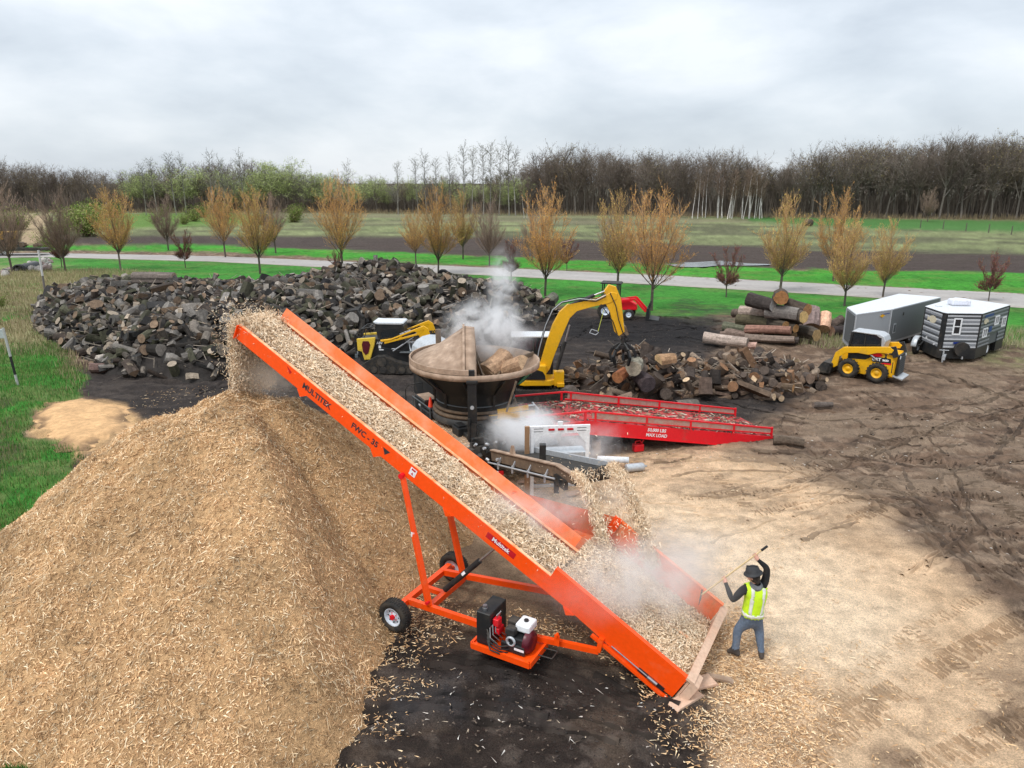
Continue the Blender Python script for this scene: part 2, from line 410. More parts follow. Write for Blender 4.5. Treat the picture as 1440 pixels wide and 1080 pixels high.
# black wet ground in front
bd = mask([(560, 872), (680, 890), (800, 905), (900, 950), (960, 985), (990, 1130), (380, 1130), (470, 960), (520, 890)], 16)
C = mixc(C, bd * .93, (.030, .023, .020)); C = mixc(C, bd * .8 * sstep(.50, .66, f2), (.095, .068, .050)); C = mixc(C, bd * .5 * sstep(.55, .7, fbm(X * 3, Y * 4, 4, 88)), (.14, .11, .09))
C = mixc(C, .6 * mask([(530, 950), (760, 940), (770, 990), (520, 1010)], 20) * sstep(.45, .6, f1 * .3 + f2 * .7), (.05, .05, .055))
# brown ground under the conveyor frame
C = mixc(C, .8 * mask([(600, 800), (640, 740), (700, 780), (880, 900), (900, 930), (700, 890), (560, 880)], 18), (.22, .145, .09))
# orange sawdust sheet left of the chip heap
C = mixc(C, .95 * mask([(48, 575), (110, 560), (185, 572), (180, 585), (215, 600), (110, 640), (50, 612)], 6), (.60, .38, .19))
# lawns
gcol = np.zeros(C.shape) + np.array([.052, .225, .030]); gcol *= (.72 + .56 * fbm(X * .12, Y * .35, 4, 47))[..., None]
gcol = gcol * (1 - .35 * sstep(.50, .66, fbm(X * .35, Y * .9, 5, 98)))[..., None] + np.array([.17, .19, .06]) * (.35 * sstep(.50, .66, fbm(X * .35, Y * .9, 5, 98)))[..., None]
gcol = gcol * (1 - .22 * sstep(.55, .7, f2))[..., None]
lawn = [(-2500, 372), (60, 362), (300, 366), (720, 386), (1440, 428), (2600, 500), (2600, 600), (1500, 492), (1300, 466), (1190, 452), (1100, 448), (1040, 440), (960, 444), (880, 437), (790, 427), (640, 412), (300, 412), (160, 400), (84, 432), (84, 500), (122, 530), (104, 566), (42, 578), (42, 616), (112, 632), (110, 700), (60, 1010), (70, 1130), (-2500, 1500)]
lm = mask(lawn, 5)
C = C * (1 - lm[..., None]) + gcol * lm[..., None]
# rubbed grass by the yard edge
C = mixc(C, .7 * mask([(960, 418), (1060, 440), (1060, 452), (930, 446)], 9) * sstep(.35, .6, f3), (.05, .065, .035))
C = mixc(C, .8 * mask([(1120, 455), (1330, 500), (1500, 470), (1600, 520), (1440, 520), (1290, 500), (1190, 492)], 10) * sstep(.35, .6, f2), (.22, .21, .10))
# dry grass by the ditch on the left
C = mixc(C, lm * .55 * sstep(.48, .62, fbm(X * .6, Y * .8, 5, 97)) * (PXg < 200) * (PYg > 430), (.20, .19, .08))
C = mixc(C, .85 * mask([(-300, 372), (60, 372), (190, 392), (130, 430), (76, 440), (70, 490), (20, 480), (-300, 520)], 12) * sstep(.28, .5, f1 * .5 + f2 * .5), (.34, .285, .16))
C = mixc(C, .8 * mask([(-300, 420), (30, 400), (120, 402), (60, 450), (-300, 520)], 12) * sstep(.45, .6, f2), (.20, .14, .09))
C = mixc(C, .75 * mask([(-300, 560), (20, 560), (34, 640), (-10, 690), (-300, 760)], 12) * sstep(.3, .55, f2), (.10, .072, .045))
# beyond the road: verge, ploughed field, green strips, far field
fld = PYg < 900
verge = [(-2500, 345), (60, 352), (300, 354), (720, 376), (1440, 413), (2600, 480), (2600, 440), (1440, 384), (1100, 378), (720, 362), (300, 345), (-2500, 338)]
far_all = sstep(-3, 3, poly_sd(np.where(behind, -9999, PXg), PYg, [(-4000, 256), (5000, 256), (5000, 470), (2600, 444), (1440, 386), (1100, 378), (720, 362), (300, 346), (60, 343), (-4000, 338)]))
soil = np.zeros(C.shape) + np.array([.066, .048, .042]); soil *= (.7 + .6 * fbm(X * .5, Y * 2, 4, 51))[..., None]
wyf = PYg + 5 * (fbm(X * .06, Y * .2, 4, 52) - .5)
gr2 = np.array([.185, .205, .095]); gr3 = np.array([.085, .120, .050])
band = sstep(-3, 3, wyf - np.interp(PXg, [0, 700, 1000, 1200, 1440], [331, 332, 344, 353, 357]))            # dark ploughed band
FC = np.zeros(C.shape) + gr2
FC *= (.66 + .7 * fbm(X * .25, Y * .6, 4, 53))[..., None]
FC = mixc(FC, .65 * sstep(.48, .68, fbm(X * .05, Y * .25, 5, 54)), (.075, .066, .045)); FC = FC * (.65 + .7 * fbm(X * 1.2, Y * 1.6, 4, 57))[..., None]
FC = FC * (1 - band[..., None] * .97) + soil * band[..., None] * .97
rp = sstep(346, 352, PYg + .0 * PXg - (PXg - 720) * .032)

FC = mixc(FC, .7 * sstep(318, 312, wyf) * sstep(.4, .6, fbm(X * .02, Y * .2, 4, 55)), (.20, .18, .11))
FC = mixc(FC, .9 * mask([(1040, 303), (1470, 312), (2000, 330), (2000, 345), (1440, 326), (1250, 322), (1060, 312)], 3), (.055, .16, .035))
FC = mixc(FC, .9 * mask([(100, 312), (140, 300), (330, 300), (420, 312), (220, 320), (120, 322)], 3), (.11, .20, .04))
FC = mixc(FC, .85 * mask([(-300, 305), (30, 302), (70, 300), (60, 330), (52, 352), (26, 352), (30, 330), (-300, 340)], 3), (.40, .29, .18))
FC = mixc(FC, .5 * mask([(-600, 300), (30, 305), (28, 340), (-600, 345)], 3), (.10, .16, .04))
C = C * (1 - far_all[..., None]) + FC * far_all[..., None]
vm_ = mask(verge, 2); C = C * (1 - vm_[..., None]) + (gcol * np.array([1.05, 1.15, .9])) * vm_[..., None]
C = mixc(C, .85 * mask([(-3000, 250), (4000, 250), (4000, 301), (1500, 303), (1000, 300), (500, 296), (-3000, 296)], 3), (.05, .042, .032))
# relief
yard = (1 - lm) * (1 - far_all)
rut = fbm(X * .8 + 1.5 * fbm(X * .3, Y * .3, 2, 60), Y * 2.4, 5, 61)
Z = yard * (.26 * (rut - .5) + .10 * (fbm(X * 3, Y * 5, 4, 62) - .5)) * (1 - .65 * tn) + lm * .05 * (fbm(X * 2, Y * 2, 3, 63) - .5)
Z += far_all * .25 * (fbm(X * .2, Y * .9, 3, 64) - .5) * np.clip((Y - 60) / 60, 0, 1)
Z += -.9 * np.exp(-(((X + 37) / 6.0) ** 2 + ((Y - 62) / 9.0) ** 2))          # ditch by the culvert
Z += -.25 * np.exp(-(((X + 1.0) / 3.5) ** 2 + ((Y - 9.6) / 1.6) ** 2)) * 0
Z -= .02
Z = np.where(RR > 400, -.02, Z)
nr, na = X.shape
idx = np.arange(nr * na).reshape(nr, na)
F = np.stack([idx[:-1, :-1], idx[:-1, 1:], idx[1:, 1:], idx[1:, :-1]], -1).reshape(-1, 4)[:, ::-1]
me = np_mesh('ground', np.stack([X, Y, Z], -1).reshape(-1, 3), F, True)
set_attr(me, 'Col', C.reshape(-1, 3))
me.materials.append(attr_mat('ground', .92, 2.2, .34, 1.0, 8, .14, fine=.42, fscale=34, spec=.15))
gob = link('ground', me, kind='structure')

def ground_z(x, y):
    return 0.0

# puddle of standing water in the field
mb = MB(); pud = [G(998 + 62 * math.cos(t) * (1 + .3 * math.sin(3 * t + 1) + .15 * math.sin(7 * t)), 371 + 3.6 * math.sin(t) * (1 + .35 * math.sin(4 * t)), .09) for t in np.linspace(0, 2 * math.pi, 41)[:-1]]
mb.add(pud, [tuple(range(40))])
mb.build('water', mat('puddle_water', (.20, .22, .23), .12, dirt=.35, dcol=(.09, .08, .06), dscale=.8), kind='structure')

# road
ROADN = [(-900, 385), (-300, 368), (60, 361.5), (300, 368), (520, 379), (720, 389), (950, 402), (1200, 417), (1440, 433), (1800, 458), (2600, 520)]
ROADF = [(-900, 374), (-300, 360), (60, 355.5), (300, 360), (520, 369), (720, 377.5), (950, 388), (1200, 401), (1440, 413), (1800, 432), (2600, 478)]
def resample(pts, n):
    P = [G(x, y, 0) for x, y in pts]; P = np.array([[p.x, p.y] for p in P]); d = np.r_[0, np.cumsum(np.hypot(*np.diff(P, axis=0).T))]
    t = np.linspace(0, d[-1], n); return np.stack([np.interp(t, d, P[:, 0]), np.interp(t, d, P[:, 1])], -1)
a = resample(ROADN, 240); b = resample(ROADF, 240)
V = []; cols = []
for k, t in enumerate(np.linspace(0, 1, 9)):
    q = a * (1 - t) + b * t; ed = min(t, 1 - t)
    j = (np.vectorize(lambda i: 0)(np.arange(240)))
    w = .5 * (fbm(q[:, 0] * .8, q[:, 1] * .8, 3, 70) - .5) if k in (0, 8) else 0
    q = q + np.stack([np.zeros(240), w + np.zeros(240)], -1)
    V.append(np.c_[q, np.full(240, .045 if 0 < k < 8 else .0)])
    base = np.array([.36, .335, .315]) * (1 - .10 * math.exp(-((t - .3) / .09) ** 2) - .10 * math.exp(-((t - .7) / .09) ** 2)) if ed > .06 else np.array([.33, .30, .25])
    cols.append(base * (.85 + .3 * fbm(q[:, 0] * .3, q[:, 1] * 1.5, 3, 71))[:, None])
V = np.concatenate(V); idx = np.arange(9 * 240).reshape(9, 240)
F = np.stack([idx[:-1, :-1], idx[:-1, 1:], idx[1:, 1:], idx[1:, :-1]], -1).reshape(-1, 4)
me = np_mesh('road', V, F, True); set_attr(me, 'Col', np.concatenate(cols))
me.materials.append(attr_mat('road_gravel', .95, 2, .12, .2, 12, .02, fine=.1, fscale=30)); link('road', me, kind='structure')

# ------------------------------------------------------------------ chips
CHIPM = attr_mat('wood_chip', .85, 1.2, .14, 0, objrand=0, spec=.25)
def chip_mesh(name, cen, up, ln=(.04, .12), wd=(.008, .02), tilt=.35, seed=1, pal=None, along=None, mod=None):
    r = np.random.default_rng(seed); n = len(cen); cen = np.asarray(cen)
    nrm = up / np.linalg.norm(up, axis=1, keepdims=True)
    d = r.normal(size=(n, 3))
    if along is not None: d = d * .5 + along
    d -= nrm * (d * nrm).sum(1)[:, None]; d /= np.linalg.norm(d, axis=1, keepdims=True)
    d = d + nrm * r.normal(0, tilt, n)[:, None]; d /= np.linalg.norm(d, axis=1, keepdims=True)
    w = np.cross(nrm, d); w /= np.linalg.norm(w, axis=1, keepdims=True); u = np.cross(d, w)
    l = (r.uniform(ln[0], ln[1], n) * (1 + (r.random(n) < .06) * 1.0))[:, None] / 2; b = r.uniform(wd[0], wd[1], n)[:, None]
    V = np.empty((n, 4, 3))
    V[:, 0] = cen - d * l - w * b * .5; V[:, 1] = cen - d * l * .7 + w * b; V[:, 2] = cen + d * l; V[:, 3] = cen + u * b * .8 - d * l * .1
    F = np.array([[0, 1, 2], [0, 3, 1], [1, 3, 2], [2, 3, 0]])[None] + 4 * np.arange(n)[:, None, None]
    me = np_mesh(name, V.reshape(-1, 3), F.reshape(-1, 3))
    if pal is None: pal = [(.76, .49, .26), (.84, .58, .335), (.88, .66, .41), (.56, .335, .165), (.78, .52, .28), (.90, .73, .50), (.36, .21, .105), (.50, .29, .14)]
    pal = np.array(pal); c = pal[r.integers(0, len(pal), n)] * r.uniform(.85, 1.12, n)[:, None]
    if mod is not None: c = c * mod[:, None]
    set_attr(me, 'Col', np.repeat(c, 4, 0)); me.materials.append(CHIPM)
    return me

# heap of fresh chips
g = 190
xs = np.linspace(-16.5, -.6, g); ys = np.linspace(6.5, 25.5, g); XX, YY = np.meshgrid(xs, ys)
HH = mulch_h(XX, YY)
HH = np.maximum(HH, -.12)
idx = np.arange(g * g).reshape(g, g)
F = np.stack([idx[:-1, :-1], idx[:-1, 1:], idx[1:, 1:], idx[1:, :-1]], -1).reshape(-1, 4)
keep = HH.ravel()[F].max(1) > -.10
me = np_mesh('wood_chip_heap', np.stack([XX, YY, HH], -1).reshape(-1, 3), F[keep], True)
cc = np.array([.60, .37, .185]) * (.62 + .6 * fbm(XX * .9, YY * .9, 5, 131))[..., None]
set_attr(me, 'Col', cc.reshape(-1, 3))
me.materials.append(attr_mat('chip_heap', .95, 9, .35, 1.0, 28, .06, fine=.5, fscale=55))
heap = link('wood_chip_heap', me, label='big cone of fresh tan wood chips under the high end of the orange conveyor', cat='wood chip heap', kind='stuff')
def hnorm(x, y, f, e=.12):
    gx = (f(x + e, y) - f(x - e, y)) / (2 * e); gy = (f(x, y + e) - f(x, y - e)) / (2 * e)
    return np.stack([-gx, -gy, np.ones_like(gx)], -1)
n = 270000
x = RNG.uniform(-16.5, -.6, n); y = RNG.uniform(6.5, 25, n); h = mulch_h(x, y)
cl = fbm(x * 1.7, y * 1.7, 3, 83)
k = (h > -.02) & (RNG.random(n) < .55 + .9 * (cl - .35)) & (~((y > 19.5) & (h < .8) & (RNG.random(n) < .3))); x, y, h = x[k], y[k], h[k]
me = chip_mesh('chips', np.stack([x, y, h + .008 + RNG.random(len(x)) * .02], -1), hnorm(x, y, mulch_h), (.035, .18), (.005, .017), .5, 3, mod=.68 + .55 * fbm(x * .9, y * .9, 5, 131) - .28 * (fbm(x * 3.1, y * 3.1, 3, 132) > .60))
o = link('surface_chips', me, heap, kind='stuff')

def scatter_ground(polys, n, seed):
    r = np.random.default_rng(seed); out = []
    for pts, dens in polys:
        W = [G(px, py) for px, py in pts]; W = [(p.x, p.y) for p in W]
        x0, x1 = min(p[0] for p in W), max(p[0] for p in W); y0, y1 = min(p[1] for p in W), max(p[1] for p in W)
        m = int(dens * (x1 - x0) * (y1 - y0)); x = r.uniform(x0, x1, m); y = r.uniform(y0, y1, m)
        sdv = poly_sd(x, y, W) + .9 * (fbm(x * 1.2, y * 1.2, 4, seed) - .5)
        k = r.random(m) < sstep(-.25, .35, sdv); out.append(np.stack([x[k], y[k], r.uniform(.0, .03, k.sum())], -1))
    return np.concatenate(out)
def gchip(cen, seed, **kw):
    up = np.tile([0, 0, 1.], (len(cen), 1)); return chip_mesh('chips', cen, up, seed=seed, **kw)
cen = scatter_ground([([(600, 800), (560, 850), (520, 880), (480, 960), (400, 1100), (440, 1100), (520, 980), (560, 900), (640, 870)], 260),
    ([(640, 860), (760, 905), (900, 960), (960, 980), (1000, 1100), (1150, 1100), (1180, 990), (1130, 930), (1030, 880), (960, 940), (880, 905), (700, 840)], 330),
    ([(420, 1100), (470, 960), (530, 870), (600, 830), (680, 860), (610, 930), (570, 1010), (550, 1100)], 170), ([(900, 930), (1000, 960), (1010, 1100), (930, 1100), (900, 1000)], 200),
    ([(1000, 880), (1040, 850), (1090, 930), (1100, 1000), (1000, 990)], 500),
    ([(1000, 930), (1120, 960), (1160, 1100), (980, 1100)], 380),
    ([(700, 660), (900, 640), (900, 720), (720, 760)], 60), ([(640, 640), (820, 700), (760, 760), (660, 720)], 130),
    ([(860, 640), (1100, 640), (1250, 800), (1100, 1080), (900, 760)], 14), ([(1100, 900), (1440, 900), (1440, 1080), (1100, 1080)], 30),
    ([(200, 550), (310, 540), (320, 600), (120, 600)], 14)], 0, 5)
link('scattered_chips', gchip(cen, 6, ln=(.03, .13), wd=(.006, .016), tilt=.12), label='loose wood chips strewn over the ground round the conveyor', cat='wood chips', kind='stuff')
cen = scatter_ground([([(470, 900), (960, 970), (990, 1090), (400, 1090)], 9), ([(560, 620), (800, 560), (1000, 640), (700, 690)], 5), ([(310, 540), (560, 560), (560, 640), (330, 600)], 10), ([(900, 640), (1440, 560), (1440, 800), (1100, 700)], 2.2)], 0, 8)
link('scattered_debris', gchip(cen, 9, ln=(.03, .14), wd=(.008, .02), tilt=.15, pal=[(.55, .48, .42), (.5, .4, .3), (.3, .22, .15), (.7, .66, .6)]), label='pale splinters and specks on the dark mud', cat='debris', kind='stuff')

# tread marks pressed into the tan ground: low ridges of soil
def track(mbv, mbf, pts, width, step, hgt, seed, bl=.7):
    r = random.Random(seed); P = [G(x, y) for x, y in pts]; P = np.array([[p.x, p.y] for p in P])
    d = np.r_[0, np.cumsum(np.hypot(*np.diff(P, axis=0).T))]; t = np.arange(0, d[-1], step)
    x = np.interp(t, d, P[:, 0]); y = np.interp(t, d, P[:, 1]); tx = np.gradient(x); ty = np.gradient(y)
    for i in range(len(t)):
        if vnoise(t[i] * .9, seed * 3.1, seed) < .2: continue
        l = math.hypot(tx[i], ty[i]) + 1e-9; dx, dy = tx[i] / l, ty[i] / l; nx, ny = -dy, dx
        for s0 in np.linspace(-.5, .5, 4)[:-1]:
            if r.random() < .22: continue
            a = (s0 + r.uniform(-.02, .03)) * width; bnd = (s0 + .30 + r.uniform(-.03, .06)) * width; w = step * .28 * r.uniform(.7, 1.2); jj = r.uniform(-.25, .25) * step
            b = len(mbv); hz = hgt * r.uniform(.5, 1.2)
            sk = .10 * width
            for (q, k, z) in ((a, -w, -.03), (bnd, -w, -.03), (bnd, w, -.03), (a, w, -.03), (a * .98 + .004, 0, hz), (bnd * .98 - .004, 0, hz)):
                mbv.append((x[i] + nx * q + dx * (k + jj + q * .12), y[i] + ny * q + dy * (k + jj + q * .12), z))
            mbf += [(b, b + 1, b + 5, b + 4), (b + 2, b + 3, b + 4, b + 5)]
            mbf += [(b + 1, b + 2, b + 5, b + 5), (b + 3, b, b + 4, b + 4)]
tv, tf = [], []
for i, (pts, w, st, hg) in enumerate([
    ([(1500, 835), (1330, 930), (1160, 1025), (1080, 1065)], .50, .085, .030),
    ([(1500, 990), (1380, 1040), (1280, 1090)], .50, .085, .03), ([(1240, 1000), (1130, 1065), (1090, 1090)], .4, .09, .025),
    ([(1180, 1090), (1060, 1010), (1000, 1040)], .35, .10, .03), ([(1440, 1000), (1330, 920), (1270, 880)], .35, .11, .018),
    ([(1500, 780), (1400, 700), (1290, 690), (1200, 730)], .45, .12, .03), ([(1500, 720), (1380, 660), (1250, 640), (1110, 660)], .45, .14, .035),
    ([(1330, 830), (1420, 800), (1500, 790)], .45, .12, .03), ([(1150, 1000), (1290, 880), (1400, 830)], .3, .12, .014),
    ([(1210, 640), (1260, 700), (1330, 740), (1440, 760)], .4, .12, .03), ([(950, 700), (1100, 690), (1250, 620), (1440, 580)], .4, .16, .03),
    ([(1000, 660), (1060, 720), (1200, 700)], .4, .13, .022)]):
    track(tv, tf, pts, w, st, hg, i + 1)
mb = MB(); mb.v = tv; mb.f = [list(dict.fromkeys(f)) for f in tf]; mb.sm = [False] * len(tf); mb.mi = [0] * len(tf)
me = mb.mesh('tread_marks', attr_mat('tread_soil', .95, 3, .3, .5, 20))
V = np.array(tv); px_, py_ = to_px(V[:, 0], V[:, 1])
tb = sstep(760, 900, py_ + (1250 - px_) * .25)[:, None]
ia = np.clip(np.searchsorted(ang, np.arctan2(V[:, 0], V[:, 1])), 0, len(ang) - 1); ir = np.clip(np.searchsorted(rad, np.hypot(V[:, 0], V[:, 1])), 0, len(rad) - 1)
set_attr(me, 'Col', C[ir, ia] * .56)
Zg = Z[ir, ia]; V[:, 2] += Zg + .01; me.vertices.foreach_set('co', V.astype(np.float32).ravel())
link('tread_marks', me, kind='stuff', label='ridged tyre and track prints pressed into the tan ground', cat='tread marks')
# ruts and pushed-up soil where machines turned
rr_ = random.Random(17); tv, tf, tc2 = [], [], []
def rut_line(pts, w, h, shade):
    P = [G(x, y) for x, y in pts]; P = np.array([[p.x, p.y] for p in P]); d = np.r_[0, np.cumsum(np.hypot(*np.diff(P, axis=0).T))]
    t = np.arange(0, d[-1], .09); u = t / d[-1]; ti = np.interp(t, d, np.arange(len(P)))
    x = np.interp(t, d, P[:, 0]); y = np.interp(t, d, P[:, 1])
    for _ in range(30): x[1:-1] = (x[:-2] + x[2:]) / 2; y[1:-1] = (y[:-2] + y[2:]) / 2
    ph = rr_.random() * 90; on = vnoise(t * .7 + ph, ph, 5) > .42
    nx = -np.gradient(y); ny = np.gradient(x); l = np.hypot(nx, ny) + 1e-9; nx /= l; ny /= l
    jj = .10 * (vnoise(t * 2.5 + ph, ph, 6) - .5); prev = None
    for i in range(len(t)):
        if not on[i]: prev = None; continue
        ww = w * (.5 + vnoise(t[i] * 4 + ph, 1, 7)); hh = h * (.3 + 1.1 * vnoise(t[i] * 6 + ph, 3, 8)); b = len(tv)
        ia_ = min(len(ang) - 1, int(np.searchsorted(ang, math.atan2(x[i], y[i])))); ir_ = min(len(rad) - 1, int(np.searchsorted(rad, math.hypot(x[i], y[i])))); z0 = Z[ir_, ia_]; cb = C[ir_, ia_] * shade
        for q, z in ((-ww, -.03), (-ww * .2, hh), (ww * .3, hh * .8), (ww, -.03)): tv.append((x[i] + nx[i] * (q + jj[i]), y[i] + ny[i] * (q + jj[i]), z0 + z)); tc2.append(cb)
        if prev is not None:
            for k in range(3): tf.append((prev + k, prev + k + 1, b + k + 1, b + k))
        prev = b
fam = [[(1500, 560), (1350, 590), (1230, 640), (1130, 690), (1000, 715), (900, 705)], [(1500, 640), (1380, 640), (1270, 665), (1180, 720), (1050, 760)], [(1500, 700), (1360, 700), (1250, 690), (1150, 650), (1090, 600), (1130, 560)],
       [(1240, 545), (1340, 570), (1430, 600), (1400, 650), (1290, 660), (1180, 640)], [(1500, 830), (1400, 780), (1320, 730), (1220, 690), (1130, 680), (1020, 690)], [(1300, 520), (1380, 530), (1500, 570)], [(880, 655), (960, 640), (1060, 640), (1150, 650), (1260, 690), (1340, 780)],
       [(1290, 800), (1350, 760), (1420, 740), (1500, 735)], [(1180, 545), (1240, 580), (1300, 640), (1330, 720), (1420, 800)], [(960, 560), (1080, 585), (1180, 600), (1330, 590), (1480, 540)], [(820, 470), (900, 478), (1000, 470), (1080, 500)], [(780, 500), (840, 460), (940, 450), (1010, 458)], [(500, 900), (620, 930), (760, 935), (930, 1000)], [(460, 1010), (600, 980), (760, 1000), (940, 1060)], [(560, 560), (500, 545), (440, 560), (380, 540), (320, 560)]]
for f_ in fam:
    for k in range(6 if f_[0][1] > 500 and f_[0][0] > 800 else 4):
        ox, oy = rr_.gauss(0, 22), rr_.gauss(0, 11); sc2 = rr_.uniform(.92, 1.08)
        rut_line([(720 + (a_ - 720) * sc2 + ox, b_ + oy) for a_, b_ in f_], rr_.uniform(.05, .11), rr_.uniform(.03, .075), rr_.choice((.45, .6, .75, .85)))
me = np_mesh('tyre_ruts', np.array(tv), np.array(tf), False); set_attr(me, 'Col', np.array(tc2)); me.materials.append(MATS['tread_soil'])
link('tyre_ruts', me, kind='stuff', label='curving ridges of soil pushed up by tyres across the yard', cat='tyre ruts')
# clods and small stones on the mud
cen = scatter_ground([([(820, 440), (1010, 450), (1440, 500), (1440, 800), (1250, 720), (1000, 640), (700, 690), (560, 620), (300, 600), (310, 520)], 7), ([(450, 900), (960, 980), (1000, 1100), (380, 1100)], 40)], 0, 77)
link('clods', gchip(cen, 78, ln=(.03, .08), wd=(.012, .028), tilt=.3, pal=[(.05, .04, .035), (.10, .075, .06), (.16, .12, .09), (.03, .026, .024)]), label='dark clods and bark bits on the yard mud', cat='soil clods', kind='stuff')
# the orange sawdust sheet has body of its own
SPP = [G(x, y) for x, y in ((46, 584), (66, 567), (112, 561), (150, 566), (186, 573), (180, 586), (196, 600), (140, 622), (100, 636), (60, 606))]; SPP = [(p.x, p.y) for p in SPP]
gx, gy = np.meshgrid(np.linspace(-19.5, -13, 110), np.linspace(22.5, 29, 110)); sdp = poly_sd(gx, gy, SPP) + .9 * (fbm(gx * 1.1, gy * 1.1, 4, 141) - .5)
hz = np.minimum(.17, sdp * .22) + .10 * (fbm(gx * 1.6, gy * 1.6, 4, 142) - .5) - .02
ii = np.arange(110 * 110).reshape(110, 110); F = np.stack([ii[:-1, :-1], ii[:-1, 1:], ii[1:, 1:], ii[1:, :-1]], -1).reshape(-1, 4); F = F[(hz.ravel()[F].max(1) > -.03)]
me = np_mesh('sawdust_patch', np.stack([gx, gy, hz], -1).reshape(-1, 3), F, True)
cc = np.array([.62, .38, .19]) * (.75 + .45 * fbm(gx * 2, gy * 2, 4, 143))[..., None]; w_ = (sstep(.47, .60, fbm(gx * .8, gy * 1.3, 4, 144)) * .75 * sstep(.7, .1, sdp))[..., None]
set_attr(me, 'Col', (cc * (1 - w_) + np.array([.09, .06, .04]) * w_).reshape(-1, 3)); me.materials.append(attr_mat('sawdust', .95, 5, .25, .8, 16, .05, fine=.3))
link('sawdust_patch', me, kind='stuff', label='flat orange sawdust patch left of the chip heap', cat='sawdust')

# ------------------------------------------------------------------ grass blades, near lawns only
GRASSM = attr_mat('grass_blade', .7, .8, .25, 0)
def blades(name, polys, seed, hgt=(.06, .16), pal=((.06, .20, .03), (.10, .26, .045), (.05, .15, .03), (.26, .25, .10), (.14, .22, .06)), wid=.012, lean=.5, **kw):
    r = np.random.default_rng(seed); cs = []
    for pts, dens in polys:
        W = [G(px, py) for px, py in pts]; W = [(p.x, p.y) for p in W]
        x0, x1 = min(p[0] for p in W), max(p[0] for p in W); y0, y1 = min(p[1] for p in W), max(p[1] for p in W)
        m = int(dens * (x1 - x0) * (y1 - y0)); x = r.uniform(x0, x1, m); y = r.uniform(y0, y1, m)
        k = (r.random(m) < sstep(-.3, .4, poly_sd(x, y, W) + .8 * (fbm(x, y, 3, seed) - .5))) & (mulch_h(x, y) < -.05) & (wood_h(x, y) < .05)
        k &= r.random(m) < .35 + fbm(x * .8, y * .8, 3, seed + 5)
        cs.append(np.stack([x[k], y[k]], -1))
    c = np.concatenate(cs); n = len(c); a = r.uniform(0, 6.28, n); h = r.uniform(*hgt, n); dx = np.cos(a) * wid; dy = np.sin(a) * wid
    zz = np.zeros(n) - .03
    le = r.normal(0, lean, (n, 2)) * h[:, None] * .5
    V = np.stack([np.stack([c[:, 0] - dx, c[:, 1] - dy, zz], -1), np.stack([c[:, 0] + dx, c[:, 1] + dy, zz], -1), np.stack([c[:, 0] + le[:, 0], c[:, 1] + le[:, 1], h], -1)], 1)
    me = np_mesh(name, V.reshape(-1, 3), np.arange(3 * n).reshape(n, 3)); pal = np.array(pal)
    cc = pal[r.integers(0, len(pal), n)] * r.uniform(.8, 1.2, n)[:, None]
    set_attr(me, 'Col', np.repeat(cc, 3, 0)); me.materials.append(GRASSM)
    return link(name, me, kind='stuff', **kw)
blades('grass', [([(-60, 490), (84, 480), (122, 530), (104, 566), (42, 578), (42, 616), (112, 632), (110, 700), (0, 790), (-120, 790), (-120, 560)], 230), ([(-60, 1010), (48, 1020), (60, 1110), (-60, 1110)], 1500)], 91, (.07, .2), label='bright green grass on the left of the chip heap', cat='grass')
blades('dry_grass', [([(-100, 385), (150, 378), (230, 384), (130, 430), (84, 440), (84, 500), (-100, 500)], 55), ([(60, 440), (86, 430), (124, 532), (100, 560)], 60)], 92, (.12, .42), ((.42, .35, .20), (.36, .30, .17), (.30, .25, .14), (.2, .22, .08)), .022, .35, label='pale dry grass along the ditch beside the firewood pile', cat='dry grass')
blades('weeds', [([(1120, 458), (1190, 470), (1195, 492), (1110, 486)], 60), ([(1380, 470), (1460, 462), (1480, 490), (1400, 492)], 60)], 93, (.2, .55), ((.42, .37, .24), (.34, .30, .18), (.22, .26, .09)), .02, .35, label='dry weeds round the parked trailers', cat='weeds')
# ------------------------------------------------------------------ trees
def segs_mesh(name, segs, cols=None):
    """three-sided tapered sticks; segs rows x0 y0 z0 x1 y1 z1 r0 r1"""
    S = np.asarray(segs, float); n = len(S); p0, p1 = S[:, :3], S[:, 3:6]; d = p1 - p0; d /= np.linalg.norm(d, axis=1, keepdims=True) + 1e-9
    u = np.where(np.abs(d[:, 2:3]) < .9, np.array([[0, 0, 1.]]), np.array([[1., 0, 0]])); a = np.cross(d, u); a /= np.linalg.norm(a, axis=1, keepdims=True); b = np.cross(d, a)
    V = np.empty((n, 6, 3))
    for i in range(3):
        t = 2 * math.pi * i / 3; o = a * math.cos(t) + b * math.sin(t)
        V[:, i] = p0 + o * S[:, 6:7]; V[:, i + 3] = p1 + o * S[:, 7:8]
    F = np.array([[0, 1, 4, 3], [1, 2, 5, 4], [2, 0, 3, 5]])[None] + 6 * np.arange(n)[:, None, None]
    return V.reshape(-1, 3), F.reshape(-1, 4)

